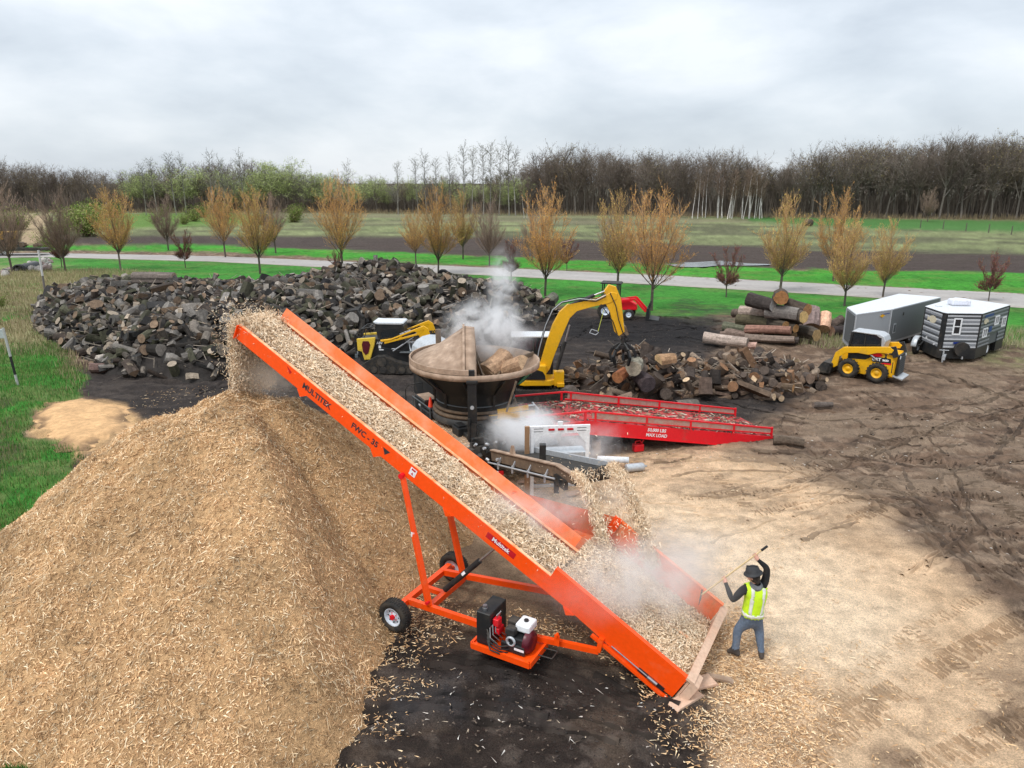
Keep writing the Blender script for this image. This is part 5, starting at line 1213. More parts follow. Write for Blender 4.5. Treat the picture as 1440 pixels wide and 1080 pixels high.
# chips tumbling off the head
n = 15000; w = RNG.uniform(.0, BW, n); a = RNG.random(n) ** .8; sp = RNG.normal(0, .09, n)
s = SL - .35 + .55 * np.sin(np.minimum(a * 3, 1) * 1.4) + sp; drop = np.maximum(a - .22, 0) / .78
P0 = kw_arr(s, w, np.full(n, .30) + RNG.normal(0, .10, n) * (1 - a * .3) - .0); P0[:, 2] -= drop ** 1.15 * 1.75; P0[:, 0] -= .20 * a
k = P0[:, 2] > mulch_h(P0[:, 0], P0[:, 1]) - .05
me = chip_mesh('falling_chips', P0[k], RNG.normal(size=(k.sum(), 3)), (.04, .13), (.007, .018), .3, 23, LP, along=np.array([0, 0, -.8])); link('falling_chips', me, label='curtain of chips dropping from the conveyor head onto the heap', cat='wood chips', kind='stuff')
n = 1500; w = RNG.uniform(-.1, BW, n); P0 = kw_arr(np.full(n, SL + .15) + RNG.normal(0, .25, n), w, np.full(n, .2)); P0[:, 2] -= RNG.random(n) * 1.7 - .35; P0[:, 0] -= RNG.random(n) * .35
me = chip_mesh('flying_chips', P0, RNG.normal(size=(n, 3)), (.03, .10), (.006, .013), .8, 24, LP); link('flying_chips', me, label='loose chips flying off beside the conveyor head', cat='wood chips', kind='stuff')

# ------------------------------------------------------------------ tub grinder
TC = Vector((-1.22, 22.6, 0))
tub = thing('tub_grinder', 'black tub grinder with brown dusted lid and a low discharge conveyor', 'tub grinder', TC, 0)
def TL(px, py, z): return G(px, py, z) - TC
TAX = Vector((.47, -.88, 0)).normalized(); TSD = Vector((.88, .47, 0))
def TA(a, b, z): return TAX * a + TSD * b + Vector((0, 0, z))
mb = MB(); mb.lathe([(1.28, 1.62), (1.28, 2.24), (1.44, 2.43), (2.02, 3.02), (2.06, 3.05)], 56); mb.build('tub_wall', DIRTYB, tub)
mb = MB(); mb.lathe([(2.06, 3.02), (2.13, 3.02), (2.13, 3.20), (2.07, 3.20), (2.0, 3.06), (1.38, 2.42), (1.24, 2.2), (1.24, 1.9)], 56); mb.build('tub_rim', RUST, tub)
mb = MB(); mb.lathe([(1.25, 1.92), (.001, 1.86)], 40); mb.build('tub_floor', RUSTD, tub)
mb = MB(); mb.lathe([(1.28, 1.72), (1.36, 1.72), (1.36, 1.80), (1.28, 1.80)], 56); mb.lathe([(1.28, 1.56), (1.41, 1.56), (1.41, 1.66), (1.28, 1.66)], 56); mb.build('ring_band', RUSTD, tub)
mb = MB(); mb.lathe([(1.43, 1.34), (1.43, 1.54), (1.26, 1.54)], 56); mb.build('turntable', BLACKG, tub)
mb = MB(); mb.lathe([(1.285, 1.93), (1.32, 1.95), (1.285, 1.97)], 56); mb.build('tub_hoop', GREYD, tub)
mb = MB()
for i in range(10):
    t = 2 * math.pi * i / 10 + .2; mb.beam((math.cos(t) * 1.31, math.sin(t) * 1.31, 1.85), (math.cos(t) * 1.36, math.sin(t) * 1.36, 2.35), .05, .07); mb.beam((math.cos(t) * 1.36, math.sin(t) * 1.36, 2.35), (math.cos(t) * 2.0, math.sin(t) * 2.0, 2.92), .05, .07)
ob_ = mb.build('tub_stiffener', BLACK, tub); ob_['kind'] = 'stuff'
# lid covering the left half: panel rising to a tall curved wall
ridge = []; arc = []; nn = 22
for i in range(nn + 1):
    t = i / nn; th = math.radians(105 + (268 - 105) * t); arc.append(Vector((2.10 * math.cos(th), 2.10 * math.sin(th), 3.24)))
    hx = -.42 + .25 * t; yy_ = 1.98 - 4.05 * t; zz_ = 3.22 + 1.02 * math.sin(math.pi * min(1, t * 1.02)) ** .75
    ridge.append(Vector((hx, yy_, zz_)))
mb = MB(); V = []
for i in range(nn + 1):
    V += [arc[i], arc[i].lerp(ridge[i], .5) - Vector((0, 0, .10)), ridge[i]]
F = []
for i in range(nn):
    for k in (0, 1): F.append((i * 3 + k, i * 3 + k + 1, (i + 1) * 3 + k + 1, (i + 1) * 3 + k))
mb.add(V, F, True); lid = mb.build('lid', RUST, tub); sm = lid.modifiers.new('solid', 'SOLIDIFY'); sm.thickness = .03; sm.offset = 1
mb = MB(); V = []
for i in range(nn + 1):
    V += [ridge[i] + Vector((-.03, 0, .04)), ridge[i] + Vector((.30, 0, .0)), ridge[i] * 1.0 + Vector((.34, 0, -min(.55, ridge[i].z - 3.1)))]
F = [(i * 3 + k, i * 3 + k + 1, (i + 1) * 3 + k + 1, (i + 1) * 3 + k) for i in range(nn) for k in (0, 1)]
mb.add(V, F, True); w_ = mb.build('lid_wall', RUST, tub); sm = w_.modifiers.new('solid', 'SOLIDIFY'); sm.thickness = .03
mb = MB()
for i in range(nn): mb.beam(arc[i] + Vector((0, 0, .06)), arc[i + 1] + Vector((0, 0, .06)), .05, .16)
mb.build('lid_edge', RUST, tub)
mb = MB()
for i in range(nn): mb.beam(ridge[i] + Vector((-.05, 0, .05)), ridge[i + 1] + Vector((-.05, 0, .05)), .07, .09)
mb.build('lid_ridge', RUST, tub)
mb = MB(); mb.beam((.35, -.35, 2.75), (-.1, .8, 3.5), .05, .10); mb.beam((.35, -1.3, 2.9), (-.05, .3, 3.45), .04, .08); mb.beam((.7, -1.2, 2.8), (.95, .1, 3.0), .04, .05); mb.beam((1.1, .3, 3.0), (1.95, .75, 3.22), .06, .14); mb.build('brace', RUSTD, tub)
mb = MB(); mb.beam((1.05, -1.85, 2.0), (1.35, -1.75, 2.95), .05, .05); mb.build('strut', RUSTD, tub)
# hinge post
ph = TA(1.72, -.70, 0); ph = Vector((.02, -2.10, 0))
mb = MB(); mb.box((ph.x, ph.y, 2.35), (.27, .20, 1.25)); mb.box((ph.x, ph.y, 3.02), (.34, .26, .10)); mb.box((ph.x - .02, ph.y + .05, 3.20), (.20, .12, .36)); mb.build('hinge_post', DIRTYB, tub, .02)
mb = MB(); mb.box((ph.x + .02, ph.y - .02, 1.2), (.20, .22, 1.1)); mb.tube((ph.x - .1, ph.y - .12, 1.9), (ph.x - .1, ph.y - .12, .9), .05, n=10); mb.build('lift_cylinder', BLACK, tub)
mb = MB(); mb.tube((ph.x, ph.y - .105, 2.25), (ph.x, ph.y - .14, 2.25), .06, n=12); mb.build('post_badge', GREYL, tub)
mb = MB(); mb.add([Vector((math.cos(t) * r_, math.sin(t) * r_, z_)) for t in (math.radians(-36), math.radians(-30), math.radians(-24), math.radians(-18)) for r_, z_ in ((1.72, 2.62), (2.04, 2.98))], [(0, 2, 3, 1), (2, 4, 5, 3), (4, 6, 7, 5)])
gpl = mb.build('green_panel', GREENP, tub); sm = gpl.modifiers.new('solid', 'SOLIDIFY'); sm.thickness = .03; sm.offset = 1
# frame and engine end
mb = MB()
for b in (-.62, .62): mb.beam(TA(-3.2, b, .95), TA(3.6, b, .95), .16, .26)
for a in (-3.1, -1.6, 0, 1.6, 3.2): mb.beam(TA(a, -.62, .95), TA(a, .62, .95), .12, .18)
mb.build('frame', BLACKG, tub)
mb = MB(); R_ = Matrix((TAX, TSD, Vector((0, 0, 1)))).transposed()
mb.box(TA(-3.0, 0.05, 1.9), (2.0, 1.5, 1.6), R_); mb.build('engine_housing', BLACK, tub, .05)
mb = MB(); pr = [(-.75, 0)] + [(-.75 * math.cos(math.pi * i / 8), .62 * math.sin(math.pi * i / 8)) for i in range(9)][1:8] + [(.75, 0)]
V = []; 
for a in (-4.1, -2.3):
    V += [TA(a, p_[0] + .05, 2.71 + p_[1] * .9) for p_ in pr]
m = len(pr); mb.add(V, [tuple(range(m)), tuple(range(2 * m - 1, m - 1, -1))] + [(i, (i + 1) % m, (i + 1) % m + m, i + m) for i in range(m)], False)
mb.build('engine_hood', GREYL, tub)
mb = MB(); mb.tube(TA(-2.6, -.2, 3.2), TA(-2.6, -.2, 3.75), .10, n=12); mb.build('exhaust_pipe', RUSTD, tub)
mb = MB(); mb.box(TA(-1.45, -1.15, 1.25), (.9, .55, .9), R_); mb.build('tool_box', BLACK, tub, .02)
mb = MB(); mb.box(TA(-1.45, -1.15, 1.712), (.8, .45, .02), R_); mb.build('chip_layer', RUST, tub)
mb = MB(); mb.box(TA(-1.45, -1.43, 1.45), (.16, .01, .05), R_); mb.build('box_label', WHITE, tub)
mb = MB(); mb.beam(TA(-.9, -1.45, 1.05), TA(.9, -1.35, .85), .05, .06); mb.beam(TA(-2.4, -1.2, .8), TA(-.9, -1.45, 1.05), .05, .06); mb.beam(TA(-2.4, -1.2, .8), TA(-2.4, -.6, .8), .05, .06); mb.build('side_rack', GREYD, tub)
mb = MB(); p_ = TA(-3.2, -1.3, 0); mb.path([p_ + Vector((0, 0, 0)), p_ + Vector((0, 0, 1.55)), p_ + Vector((.12, 0, 1.7)), p_ + Vector((.6, .15, 1.75)), p_ + Vector((.7, .15, 0))], .018, 6); mb.build('ladder_rail', BLACK, tub)
mb = MB(); mb.box(TA(.1, 0, 1.18), (4.0, 2.2, .26), R_); mb.box(TA(.3, .1, .75), (2.4, 1.5, .7), R_); mb.build('mill_housing', BLACKG, tub, .03)
for a_, b_, c_, d_ in ((-.9, -1.25, .9, .5), (1.75, -.35, .7, .6), (2.35, -.1, .9, .5), (1.2, -1.1, .5, .35)):
    mb = MB(); mb.box(TA(a_, b_, 1.2), (c_, d_, .5), R_); mb.box(TA(a_, b_, 1.49), (c_ * .7, d_ * .7, .08), R_); mb.build('equipment_box', BLACK, tub, .03)
for a_ in (-1.6, -.8, 0):
    mb = MB(); mb.tube(TA(a_, -1.62, .9), TA(a_, -1.62, 1.75), .02, n=6); mb.build('rail_post', GREYD, tub)
mb = MB(); mb.tube(TA(-1.6, -1.62, 1.75), TA(0, -1.62, 1.75), .02, n=6); mb.build('hand_rail', GREYD, tub)
# fender with chips
fe = [TL(601, 583, 1.18), TL(628, 578, 1.18), TL(664, 628, 1.18), TL(637, 634, 1.18)]
mb = MB(); V = fe + [p_ - Vector((0, 0, .05)) for p_ in fe]; mb.add(V, [(0, 1, 2, 3), (7, 6, 5, 4), (0, 4, 5, 1), (1, 5, 6, 2), (2, 6, 7, 3), (3, 7, 4, 0)]); mb.build('fender', RUST, tub)
fd = (fe[3] - fe[0]).normalized(); fw = (fe[1] - fe[0]); 
mb = MB(); a_, b_ = fe[3], fe[2]; mb.add([a_, b_, b_ + fd * .35 - Vector((0, 0, .35)), a_ + fd * .35 - Vector((0, 0, .35))], [(0, 1, 2, 3)]); q_ = mb.build('mud_flap', RUSTD, tub); sm = q_.modifiers.new('solid', 'SOLIDIFY'); sm.thickness = .03
mb = MB(); c_ = (fe[2] + fe[3]) / 2 + fd * .42; mb.box((c_.x, c_.y, .62), (.55, .06, .35), Matrix.Rotation(math.atan2(fw.y, fw.x), 3, 'Z')); mb.build('tail_panel', RED, tub)
yaw = math.atan2(fd.y, fd.x)
for k_ in (.30, .72):
    c_ = fe[0].lerp(fe[3], k_) + fw * .45; wheel(tub, (c_.x, c_.y, .5), .5, .30, .27, GREYL, -1 if True else 1, BLACK, yaw=yaw, spokes=8)
    c2 = c_ + TSD * 2.0; wheel(tub, (c2.x, c2.y, .5), .5, .30, .27, GREYL, 1, BLACK, yaw=yaw, spokes=8)
mb = MB(); p_ = TL(665, 668, .55); q_ = TL(708, 665, .55)
for i in range(6): mb.beam(p_.lerp(q_, i / 6), p_.lerp(q_, (i + 1) / 6), .05, .12, mi=i % 2)
mb.build('tail_bar', [WHITE, RED], tub)
mb = MB()
for t0, t1 in ((TL(612, 590, 1.3), 0),): pass
p_ = TA(1.30, -1.0, 1.36); mb.box(TL(632, 571, 1.48), (.34, .05, .16), Matrix.Rotation(-.4, 3, 'Z')); mb.build('yellow_plate', YEL, tub)
# chip chute with yellow lip
ch = [TL(690, 592, 1.50), TL(752, 585, 1.50), TL(778, 618, 1.12), TL(706, 622, 1.12)]
mb = MB(); V = ch + [p_ - Vector((0, 0, .05)) for p_ in ch]; mb.add(V, [(0, 1, 2, 3), (7, 6, 5, 4), (0, 4, 5, 1), (1, 5, 6, 2), (2, 6, 7, 3), (3, 7, 4, 0)]); mb.build('chute_floor', RUST, tub)
mb = MB(); mb.beam(ch[0] + Vector((-.05, 0, .08)), ch[1] + Vector((.0, 0, .08)), .05, .22); mb.beam(ch[0].lerp(ch[1], .15) + Vector((0, .06, .26)), ch[0].lerp(ch[1], .85) + Vector((0, .06, .30)), .05, .16); mb.build('yellow_lip', YEL, tub)
mb = MB(); mb.beam(ch[0] + Vector((-.05, -.02, .05)), ch[3] + Vector((-.05, 0, .05)), .08, .30); mb.build('chute_side', RUSTD, tub)
mb = MB(); mb.beam(ch[1] + Vector((.22, 0, .05)), ch[2] + Vector((.22, 0, .05)), .06, .30); mb.build('chute_side', RUST, tub)
n = 1800; u_ = RNG.random(n); v_ = RNG.random(n); cf = np.array([list(p_ + TC) for p_ in ch]); P_ = (cf[0] * (1 - u_)[:, None] + cf[1] * u_[:, None]) * (1 - v_)[:, None] + (cf[3] * (1 - u_)[:, None] + cf[2] * u_[:, None]) * v_[:, None]; P_[:, 2] += .02
me = chip_mesh('chute_chips', P_, np.tile([0, -.3, 1.], (n, 1)), (.04, .12), (.008, .018), .3, 31, LP); link('chute_chips', me, label='orange-tan chips on the sloping chute of the grinder', cat='wood chips', kind='stuff')
n = 700; u_ = RNG.random(n); v_ = RNG.random(n); cf = np.array([list(p_ + TC) for p_ in fe]); P_ = (cf[0] * (1 - u_)[:, None] + cf[1] * u_[:, None]) * (1 - v_)[:, None] + (cf[3] * (1 - u_)[:, None] + cf[2] * u_[:, None]) * v_[:, None]; P_[:, 2] += .015
me = chip_mesh('fender_chips', P_, np.tile([0, 0, 1.], (n, 1)), (.03, .09), (.006, .014), .2, 32); link('fender_chips', me, label='chips lying on the fender of the grinder', cat='wood chips', kind='stuff')
# discharge conveyor
d0 = TL(692, 640, 1.35); d1 = TL(806, 668, 2.45); dd = (d1 - d0); dh = Vector((dd.x, dd.y, 0)).normalized(); dw = Vector((-dh.y, dh.x, 0)); DW = .95
mb = MB(); mb.beam(d0, d0.lerp(d1, .82), .06, .30); mb.beam(d0.lerp(d1, .82), d1 - Vector((0, 0, .10)), .06, .24); mb.build('conveyor_side', RUSTD, tub)
mb = MB(); mb.beam(d0 + Vector((0, 0, .16)), d0.lerp(d1, .84) + Vector((0, 0, .16)), .14, .03); mb.beam(d0.lerp(d1, .84) + Vector((0, 0, .16)), d1 + Vector((0, 0, .02)), .14, .03); mb.build('side_lip', RUST, tub)
mb = MB(); mb.beam(d0 + dw * DW, d1 + dw * DW, .06, .30); mb.build('conveyor_side', GREYL, tub)
mb = MB(); V = [d0 + dw * .04 + Vector((0, 0, .02)), d1 + dw * .04 + Vector((0, 0, .02)), d1 + dw * (DW - .04) + Vector((0, 0, .02)), d0 + dw * (DW - .04) + Vector((0, 0, .02))]; V += [v_ - Vector((0, 0, .05)) for v_ in V]
mb.add(V, [(0, 1, 2, 3), (7, 6, 5, 4), (0, 4, 5, 1), (1, 5, 6, 2), (2, 6, 7, 3), (3, 7, 4, 0)]); mb.build('discharge_belt', RUBBER, tub)
mb = MB(); e_ = d1 + Vector((0, 0, -.08)) + dh * .02; mb.tube(e_ + dw * .03, e_ + dw * (DW - .03), .17, n=20); mb.build('end_pulley', RUBBER, tub)
mb = MB(); e_ = d0.lerp(d1, .90) - dw * .06; mb.box(e_ - Vector((0, 0, .22)), (.50, .10, .22), Matrix.Rotation(math.atan2(dh.y, dh.x), 3, 'Z')); mb.tube(e_ - dw * .10 - Vector((0, 0, .2)), e_ - Vector((0, 0, .2)), .09, n=12); mb.box(e_ - dh * .2 - Vector((0, 0, .42)), (.12, .1, .3)); mb.build('drive_motor', BLACK, tub)
mb = MB(); mb.tube(d0 - dw * .12 - Vector((0, 0, .20)), d0.lerp(d1, .86) - dw * .12 - Vector((0, 0, .16)), .025, n=8)
for t_ in (.15, .35, .55, .75): q_ = d0.lerp(d1, t_); mb.beam(q_ - dw * .12 - Vector((0, 0, .20)), q_ - dw * .02, .03, .05); mb.beam(q_ - dw * .12 - Vector((0, 0, .12)), q_ - dw * .12 - Vector((0, 0, .32)), .04, .05)
mb.build('tension_rod', GREYL, tub)
mb = MB(); mb.beam(d0 + dw * .1 - Vector((0, 0, .3)), d0.lerp(d1, .8) + dw * .1 - Vector((0, 0, .26)), .08, .12); mb.beam(d0 + dw * .8 - Vector((0, 0, .3)), d0.lerp(d1, .8) + dw * .8 - Vector((0, 0, .26)), .08, .12)
for t_ in (.1, .4, .75): q_ = d0.lerp(d1, t_) - Vector((0, 0, .2)); mb.beam(q_, q_ + dw * DW, .08, .08)
mb.build('underframe', BLACKG, tub)
mb = MB(); mb.prism([(-.14, 0), (.14, 0), (.03, .24), (-.03, .24)], -.03, .03); me = mb.mesh('belt_bracket', RUST); me.transform(tmat(d0.lerp(d1, .30) + Vector((0, 0, .17)), dh, dw) ); link('belt_bracket', me, tub)
q_ = d0.lerp(d1, .57) + dw * .25
mb = MB(); mb.box(q_ + Vector((0, 0, .28)), (.16, .16, .48)); mb.build('belt_post', BLACK, tub)
# machinery between post and conveyor
mb = MB(); rr = random.Random(12)
for i in range(26):
    c_ = TL(rr.uniform(660, 700), rr.uniform(600, 650), rr.uniform(.8, 1.4)); mb.box(c_, (rr.uniform(.06, .3), rr.uniform(.06, .3), rr.uniform(.08, .35)), Euler((rr.uniform(-.4, .4), rr.uniform(-.4, .4), rr.uniform(0, 3))).to_matrix())
ob_ = mb.build('drive_gear', BLACKG, tub); ob_['kind'] = 'stuff'
mb = MB()
for i in range(12):
    a = TL(rr.uniform(645, 690), rr.uniform(585, 630), rr.uniform(1.1, 1.5)); pts = [a]
    for _ in range(5): pts.append(pts[-1] + Vector((rr.uniform(-.1, .22), rr.uniform(-.25, .08), rr.uniform(-.25, .12))))
    mb.path(pts, rr.choice([.015, .02, .03]), 6)
ob_ = mb.build('hose', HOSE, tub); ob_['kind'] = 'stuff'
mb = MB()
for i in range(14): c_ = TL(rr.uniform(650, 712), rr.uniform(590, 655), rr.uniform(1.0, 1.5)); mb.tube(c_, c_ + Vector((rr.uniform(-.1, .1), -.05, rr.uniform(-.04, .1))), rr.uniform(.02, .05), n=8)
ob_ = mb.build('fitting', GREYL, tub); ob_['kind'] = 'stuff'
mb = MB(); mb.tube(TL(748, 567, 1.5), TL(757, 578, 1.3), .07, n=8); mb.tube(TL(735, 572, 1.5), TL(752, 570, 1.5), .05, n=8); mb.build('coupling', STEEL, tub)
mb = MB(); a_ = TL(735, 610, .5); mb.box(TA(2.2, .55, .95), (2.4, 1.3, .5), R_); mb.build('mill_housing', GREYD, tub, .03)
# white light frame with three red lamps beside the discharge belt
fl0 = G(746, 668, 0); 
lf = thing('light_frame', 'white steel frame with three red marker lamps rising behind the discharge belt', 'light frame', (.50, 18.35, 0), .10)
mb = MB()
mb.box((.05, 0, 1.15), (.10, .08, 2.3)); mb.box((1.60, 0, 1.12), (.10, .08, 2.24)); mb.build('post', WHITE, lf, .008)
mb = MB(); mb.beam((-.02, .0, 2.26), (1.66, 0, 2.26), .07, .22); mb.prism([(.1, 2.15), (.35, 2.15), (.1, 1.85)], -.03, .03); mb.prism([(1.55, 2.15), (1.3, 2.15), (1.55, 1.85)], -.03, .03); mb.box((.83, 0, 2.42), (.14, .05, .12)); mb.build('top_bar', WHITE, lf)
mb = MB(); mb.box((-.09, -.03, 1.2), (.13, .08, 2.36)); mb.build('wooden_stake', mat('stake_wood', (.33, .19, .10), .8, bump=.3), lf)
for x_ in (.58, .84, 1.10):
    mb = MB(); mb.box((x_, -.045, 2.27), (.17, .03, .06)); mb.build('marker_lamp', LIGHTR, lf, .008)
mb = MB(); mb.box((.83, .3, 1.3), (1.5, .5, .5)); mb.box((.83, .0, .6), (1.6, .06, .10)); mb.build('lower_panel', GREYL, lf, .02)
mb = MB()
for x_, z_ in ((.22, 2.30), (.22, 2.22), (1.42, 2.30), (1.42, 2.22)): mb.box((x_, -.037, z_), (.26, .004, .015))
mb.build('printed_line', CHARC, lf)
# two logs inside the tub
for i, (x_, y_, z_, L_, R_, yaw, pt, lb) in enumerate([(-.55, 22.55, 3.02, 1.1, .36, .9, .35, 'dusty brown log chunk leaning in the tub beside the lid'), (.05, 22.15, 2.98, 1.15, .34, -.75, .5, 'larger split log chunk tipped in the middle of the tub')]):
    v = log_var(900 + i, 'round' if i == 0 else 'half', L_, R_, (.33, .21, .13), (.46, .30, .18), .92); me = var_mesh('log', v); o = link('log', me, None, (x_, y_, z_), None, lb, 'log', 'logs in the grinder tub'); o.rotation_euler = Euler((.6, -pt, yaw))
n = 900; a_ = RNG.uniform(0, 6.28, n); r_ = np.sqrt(RNG.random(n)) * 1.2; P_ = np.stack([TC.x + .1 + r_ * np.cos(a_), TC.y + r_ * np.sin(a_), 2.5 + .25 * fbm(r_ * np.cos(a_), r_ * np.sin(a_), 3, 3) + RNG.random(n) * .2], -1)
link('tub_debris', chip_mesh('tub_debris', P_, RNG.normal(size=(n, 3)) + np.array([0, 0, 1.5]), (.1, .4), (.02, .06), .4, 33, [(.3, .2, .12), (.2, .13, .08), (.12, .08, .06)]), label='splintered wood inside the grinder tub', cat='debris', kind='stuff')
# cone on the fender
mb = MB(); p_ = G(606, 585, 1.20); mb.box((0, 0, .015), (.36, .36, .03)); mb.lathe([(.135, .03), (.032, .66), (.001, .67)], 24); mb.build('traffic_cone', CONEM, None, loc=p_, rz=.3, label='plain orange traffic cone standing on the grinder fender', cat='traffic cone')

# chips thrown from the discharge belt into the hopper: two dense ribbons with a thin middle
head = d1 + TC + Vector((0, 0, .05)); hop = Vector(KW(1.75, 1.5, .35))
n = 15000; t = RNG.random(n); wv = np.where(RNG.random(n) < .955, np.where(RNG.random(n) < .42, RNG.normal(.03, .045, n), RNG.normal(1.02, .06, n)), RNG.random(n)); fl = head + dh * .05
tgt0 = hop + Vector((-.40, .15, 0)); tgt1 = hop + Vector((.50, .50, 0))
A_ = np.array(fl + dw * .0)[None] * (1 - wv)[:, None] + np.array(fl + dw * DW)[None] * wv[:, None]
B_ = np.array(tgt0)[None] * (1 - wv)[:, None] + np.array(tgt1)[None] * wv[:, None]
P_ = A_ * (1 - t)[:, None] + B_ * t[:, None]; P_[:, 2] = A_[:, 2] + .22 * t - (A_[:, 2] - B_[:, 2] + .22) * t ** 1.9
P_ += RNG.normal(0, .028, (n, 3)) * (1 + 1.0 * t)[:, None]
link('falling_chips', chip_mesh('falling_chips', P_, RNG.normal(size=(n, 3)), (.05, .16), (.008, .018), .3, 34, LP, along=np.array([.3, -.2, -.9])), label='two ribbons of chips falling from the discharge belt into the hopper', cat='wood chips', kind='stuff')
n = 500; P_ = np.array(fl)[None] + RNG.normal(0, 1, (n, 3)) * np.array([.5, .5, .6]) + np.array([.4, -.3, -.7]); link('flying_chips', chip_mesh('flying_chips', P_, RNG.normal(size=(n, 3)), (.03, .09), (.006, .012), .8, 35, LP), label='loose chips flying round the falling ribbons', cat='wood chips', kind='stuff')
# broken boards and small wood near the machines
for i, (px, py, L_, w_, yaw, lb) in enumerate([(1010, 955, .55, .12, -.4, 'short brown stick lying at the low end of the conveyor'), (965, 985, .7, .25, .6, 'torn bark slab under the low corner of the conveyor hopper'), (842, 671, .3, .12, .2, 'broken board under the discharge belt'), (806, 695, .5, .22, .3, 'flat pale board on the ground below the discharge belt'), (740, 678, .6, .14, .1, 'brown plank scrap left of the discharge belt foot'), (985, 962, .6, .3, .3, 'dusty board against the hopper end')]):
    mb = MB(); mb.prism([(-L_ / 2, 0), (L_ / 2, .01), (L_ / 2 - .06, .07), (-L_ / 2 + .05, .05)], -w_ / 2, w_ / 2); p_ = G(px, py, .02)
    mb.build('wood_scrap', TANB if i != 0 else RUST, None, .008, loc=p_, rz=yaw, label=lb, cat='scrap wood')
p_ = G(897, 634, 0); gc = thing('fuel_can', 'small red fuel can standing on the mud below the red ramp', 'fuel can', p_, .3)
mb = MB(); mb.box((0, 0, .13), (.36, .22, .26)); mb.build('can_body', RED, gc, .03); mb = MB(); mb.path([(-.12, 0, .27), (-.1, 0, .36), (.08, 0, .36), (.1, 0, .27)], .018, 6); mb.tube((.12, 0, .26), (.2, 0, .38), .02, n=8); mb.build('can_handle', RED, gc)
p_ = G(893, 657, .13); mb = MB(); mb.lathe([(.001, -.3), (.12, -.3), (.13, -.26), (.13, .24), (.10, .3), (.03, .32), (.03, .4), (.001, .4)], 18, axis='x'); mb.build('gas_cylinder', GREYL, None, loc=p_, rz=.25, label='grey gas bottle lying on the dusty ground right of the discharge', cat='gas bottle')
p_ = G(862, 646, .25); mb = MB(); mb.lathe([(.10, -.5), (.10, .5), (.085, .5), (.085, -.5), (.10, -.5)], 18, axis='x'); mb.build('white_pipe', WHITE, None, loc=p_, rz=-.12, label='open white pipe lying in the steam beyond the falling chips', cat='pipe')
p_ = G(838, 640, 0); mb = MB(); mb.lathe([(.18, 0), (.15, .5), (.001, .5)], 10); mb.build('stump_block', mat('stump', (.30, .20, .12), .85, bump=.4), None, loc=p_, label='upright brown wood block beside the white light frame', cat='wood block')
# ------------------------------------------------------------------ red loading ramp
RB = Vector((9.4, 23.85, 0)); RD_ = (Vector((2.5, 21.9, 0)) - RB).normalized()
ramp = thing('loading_ramp', 'long red steel loading ramp strewn with bark, lying behind the white light frame', 'ramp', RB, math.atan2(RD_.y, RD_.x))
# local x runs up the ramp, local y: far side is -y (rotated), near side y=0
RL, RK, RZ, RW_ = 9.3, 7.17, 1.30, 2.3
def rz_(x): return .06 + (RZ - .06) * min(x, RK) / RK
def dk(x, o=0): return (x, rz_(x) + o)
mb = MB(); mb.prism([dk(0), dk(RK), dk(RL), (RL, RZ - .045), (RK, RZ - .045), (0, .02)], -RW_ + .05, -.05); mb.build('deck', REDM, ramp)
for y0 in (.0, -RW_):
    mb = MB(); mb.prism([(0, .02), (.3, .10), (RK, RZ + .02), (RL, RZ + .02), (RL, RZ - .36), (RK, RZ - .42), (2.4, .02), (.9, -.02)], y0 - .03, y0 + .03); mb.prism([(2.4, .02), (RK, RZ - .42), (RL, RZ - .36), (RL, RZ - .38), (RK, RZ - .44), (2.4, .0)], y0 - .06, y0 + .06); mb.build('side_beam', RED, ramp)
    mb = MB(); tp = [(.18, rz_(.18) + .30), (RK, RZ + .34), (RL, RZ + .34)]; mb.beam((tp[0][0], y0, tp[0][1]), (tp[1][0], y0, tp[1][1]), .06, .05); mb.beam((tp[1][0], y0, tp[1][1]), (tp[2][0], y0, tp[2][1]), .06, .05)
    mb.beam((.18, y0, rz_(.18) + .10), (RK, y0, RZ + .08), .05, .04); mb.build('handrail', RED, ramp)
    for x_ in (.2, 1.75, 3.45, 5.1, 6.95, 7.3, 9.2):
        mb = MB(); mb.box((x_, y0, rz_(x_) + .17), (.07, .055, .34)); mb.build('rail_post', RED, ramp)
    mb = MB(); mb.prism([(.25, rz_(.25) + .10), (RK - .1, RZ + .08), (RK - .1, RZ + .30), (.25, rz_(.25) + .27)], y0 - .008, y0 + .008); mb.build('infill_mesh', mat('dusty_mesh', (.42, .30, .24), .8, dirt=.5, dcol=(.5, .12, .1), dscale=6), ramp)
for x_ in np.arange(.4, 9.2, .42):
    mb = MB(); mb.beam((x_, -.06, rz_(x_) + .012), (x_, -RW_ + .06, rz_(x_) + .012), .06, .03); mb.build('tread_bar', REDM, ramp)
mb = MB(); mb.box((RL + .1, -RW_ / 2, RZ + .02), (.08, RW_, .16)); mb.build('end_lip', mat('dusty_lip', (.5, .33, .26), .7), ramp)
for x_ in (8.9,):
    for y_ in (-.2, -RW_ + .2): mb = MB(); mb.box((x_, y_, .45), (.12, .12, .9)); mb.build('leg', RED, ramp)
def ramp_text(x, z, body, size): return text('lettering', body, WHITE, ramp, tmat((x, .0325, z), (-1, 0, -(RZ - .06) / RK), (0, 0, 1)), size, .001, .004)
ramp_text(4.72, .755, '50,000 LBS', .155); ramp_text(4.72, .575, 'MAX LOAD', .155)
n = 1700; xr = RNG.uniform(.1, RL, n); yr = RNG.uniform(-RW_, .0, n); k = RNG.random(n) < .25 + 1.0 * (fbm(xr * .8, yr * 1.6, 3, 66) > .5); xr, yr = xr[k], yr[k]; n = len(xr)
bpy.context.view_layer.update(); M_ = np.array(ramp.matrix_world); P_ = np.stack([xr, yr, .06 + (RZ - .06) * np.minimum(xr, RK) / RK + .03, np.ones(n)], -1) @ M_.T
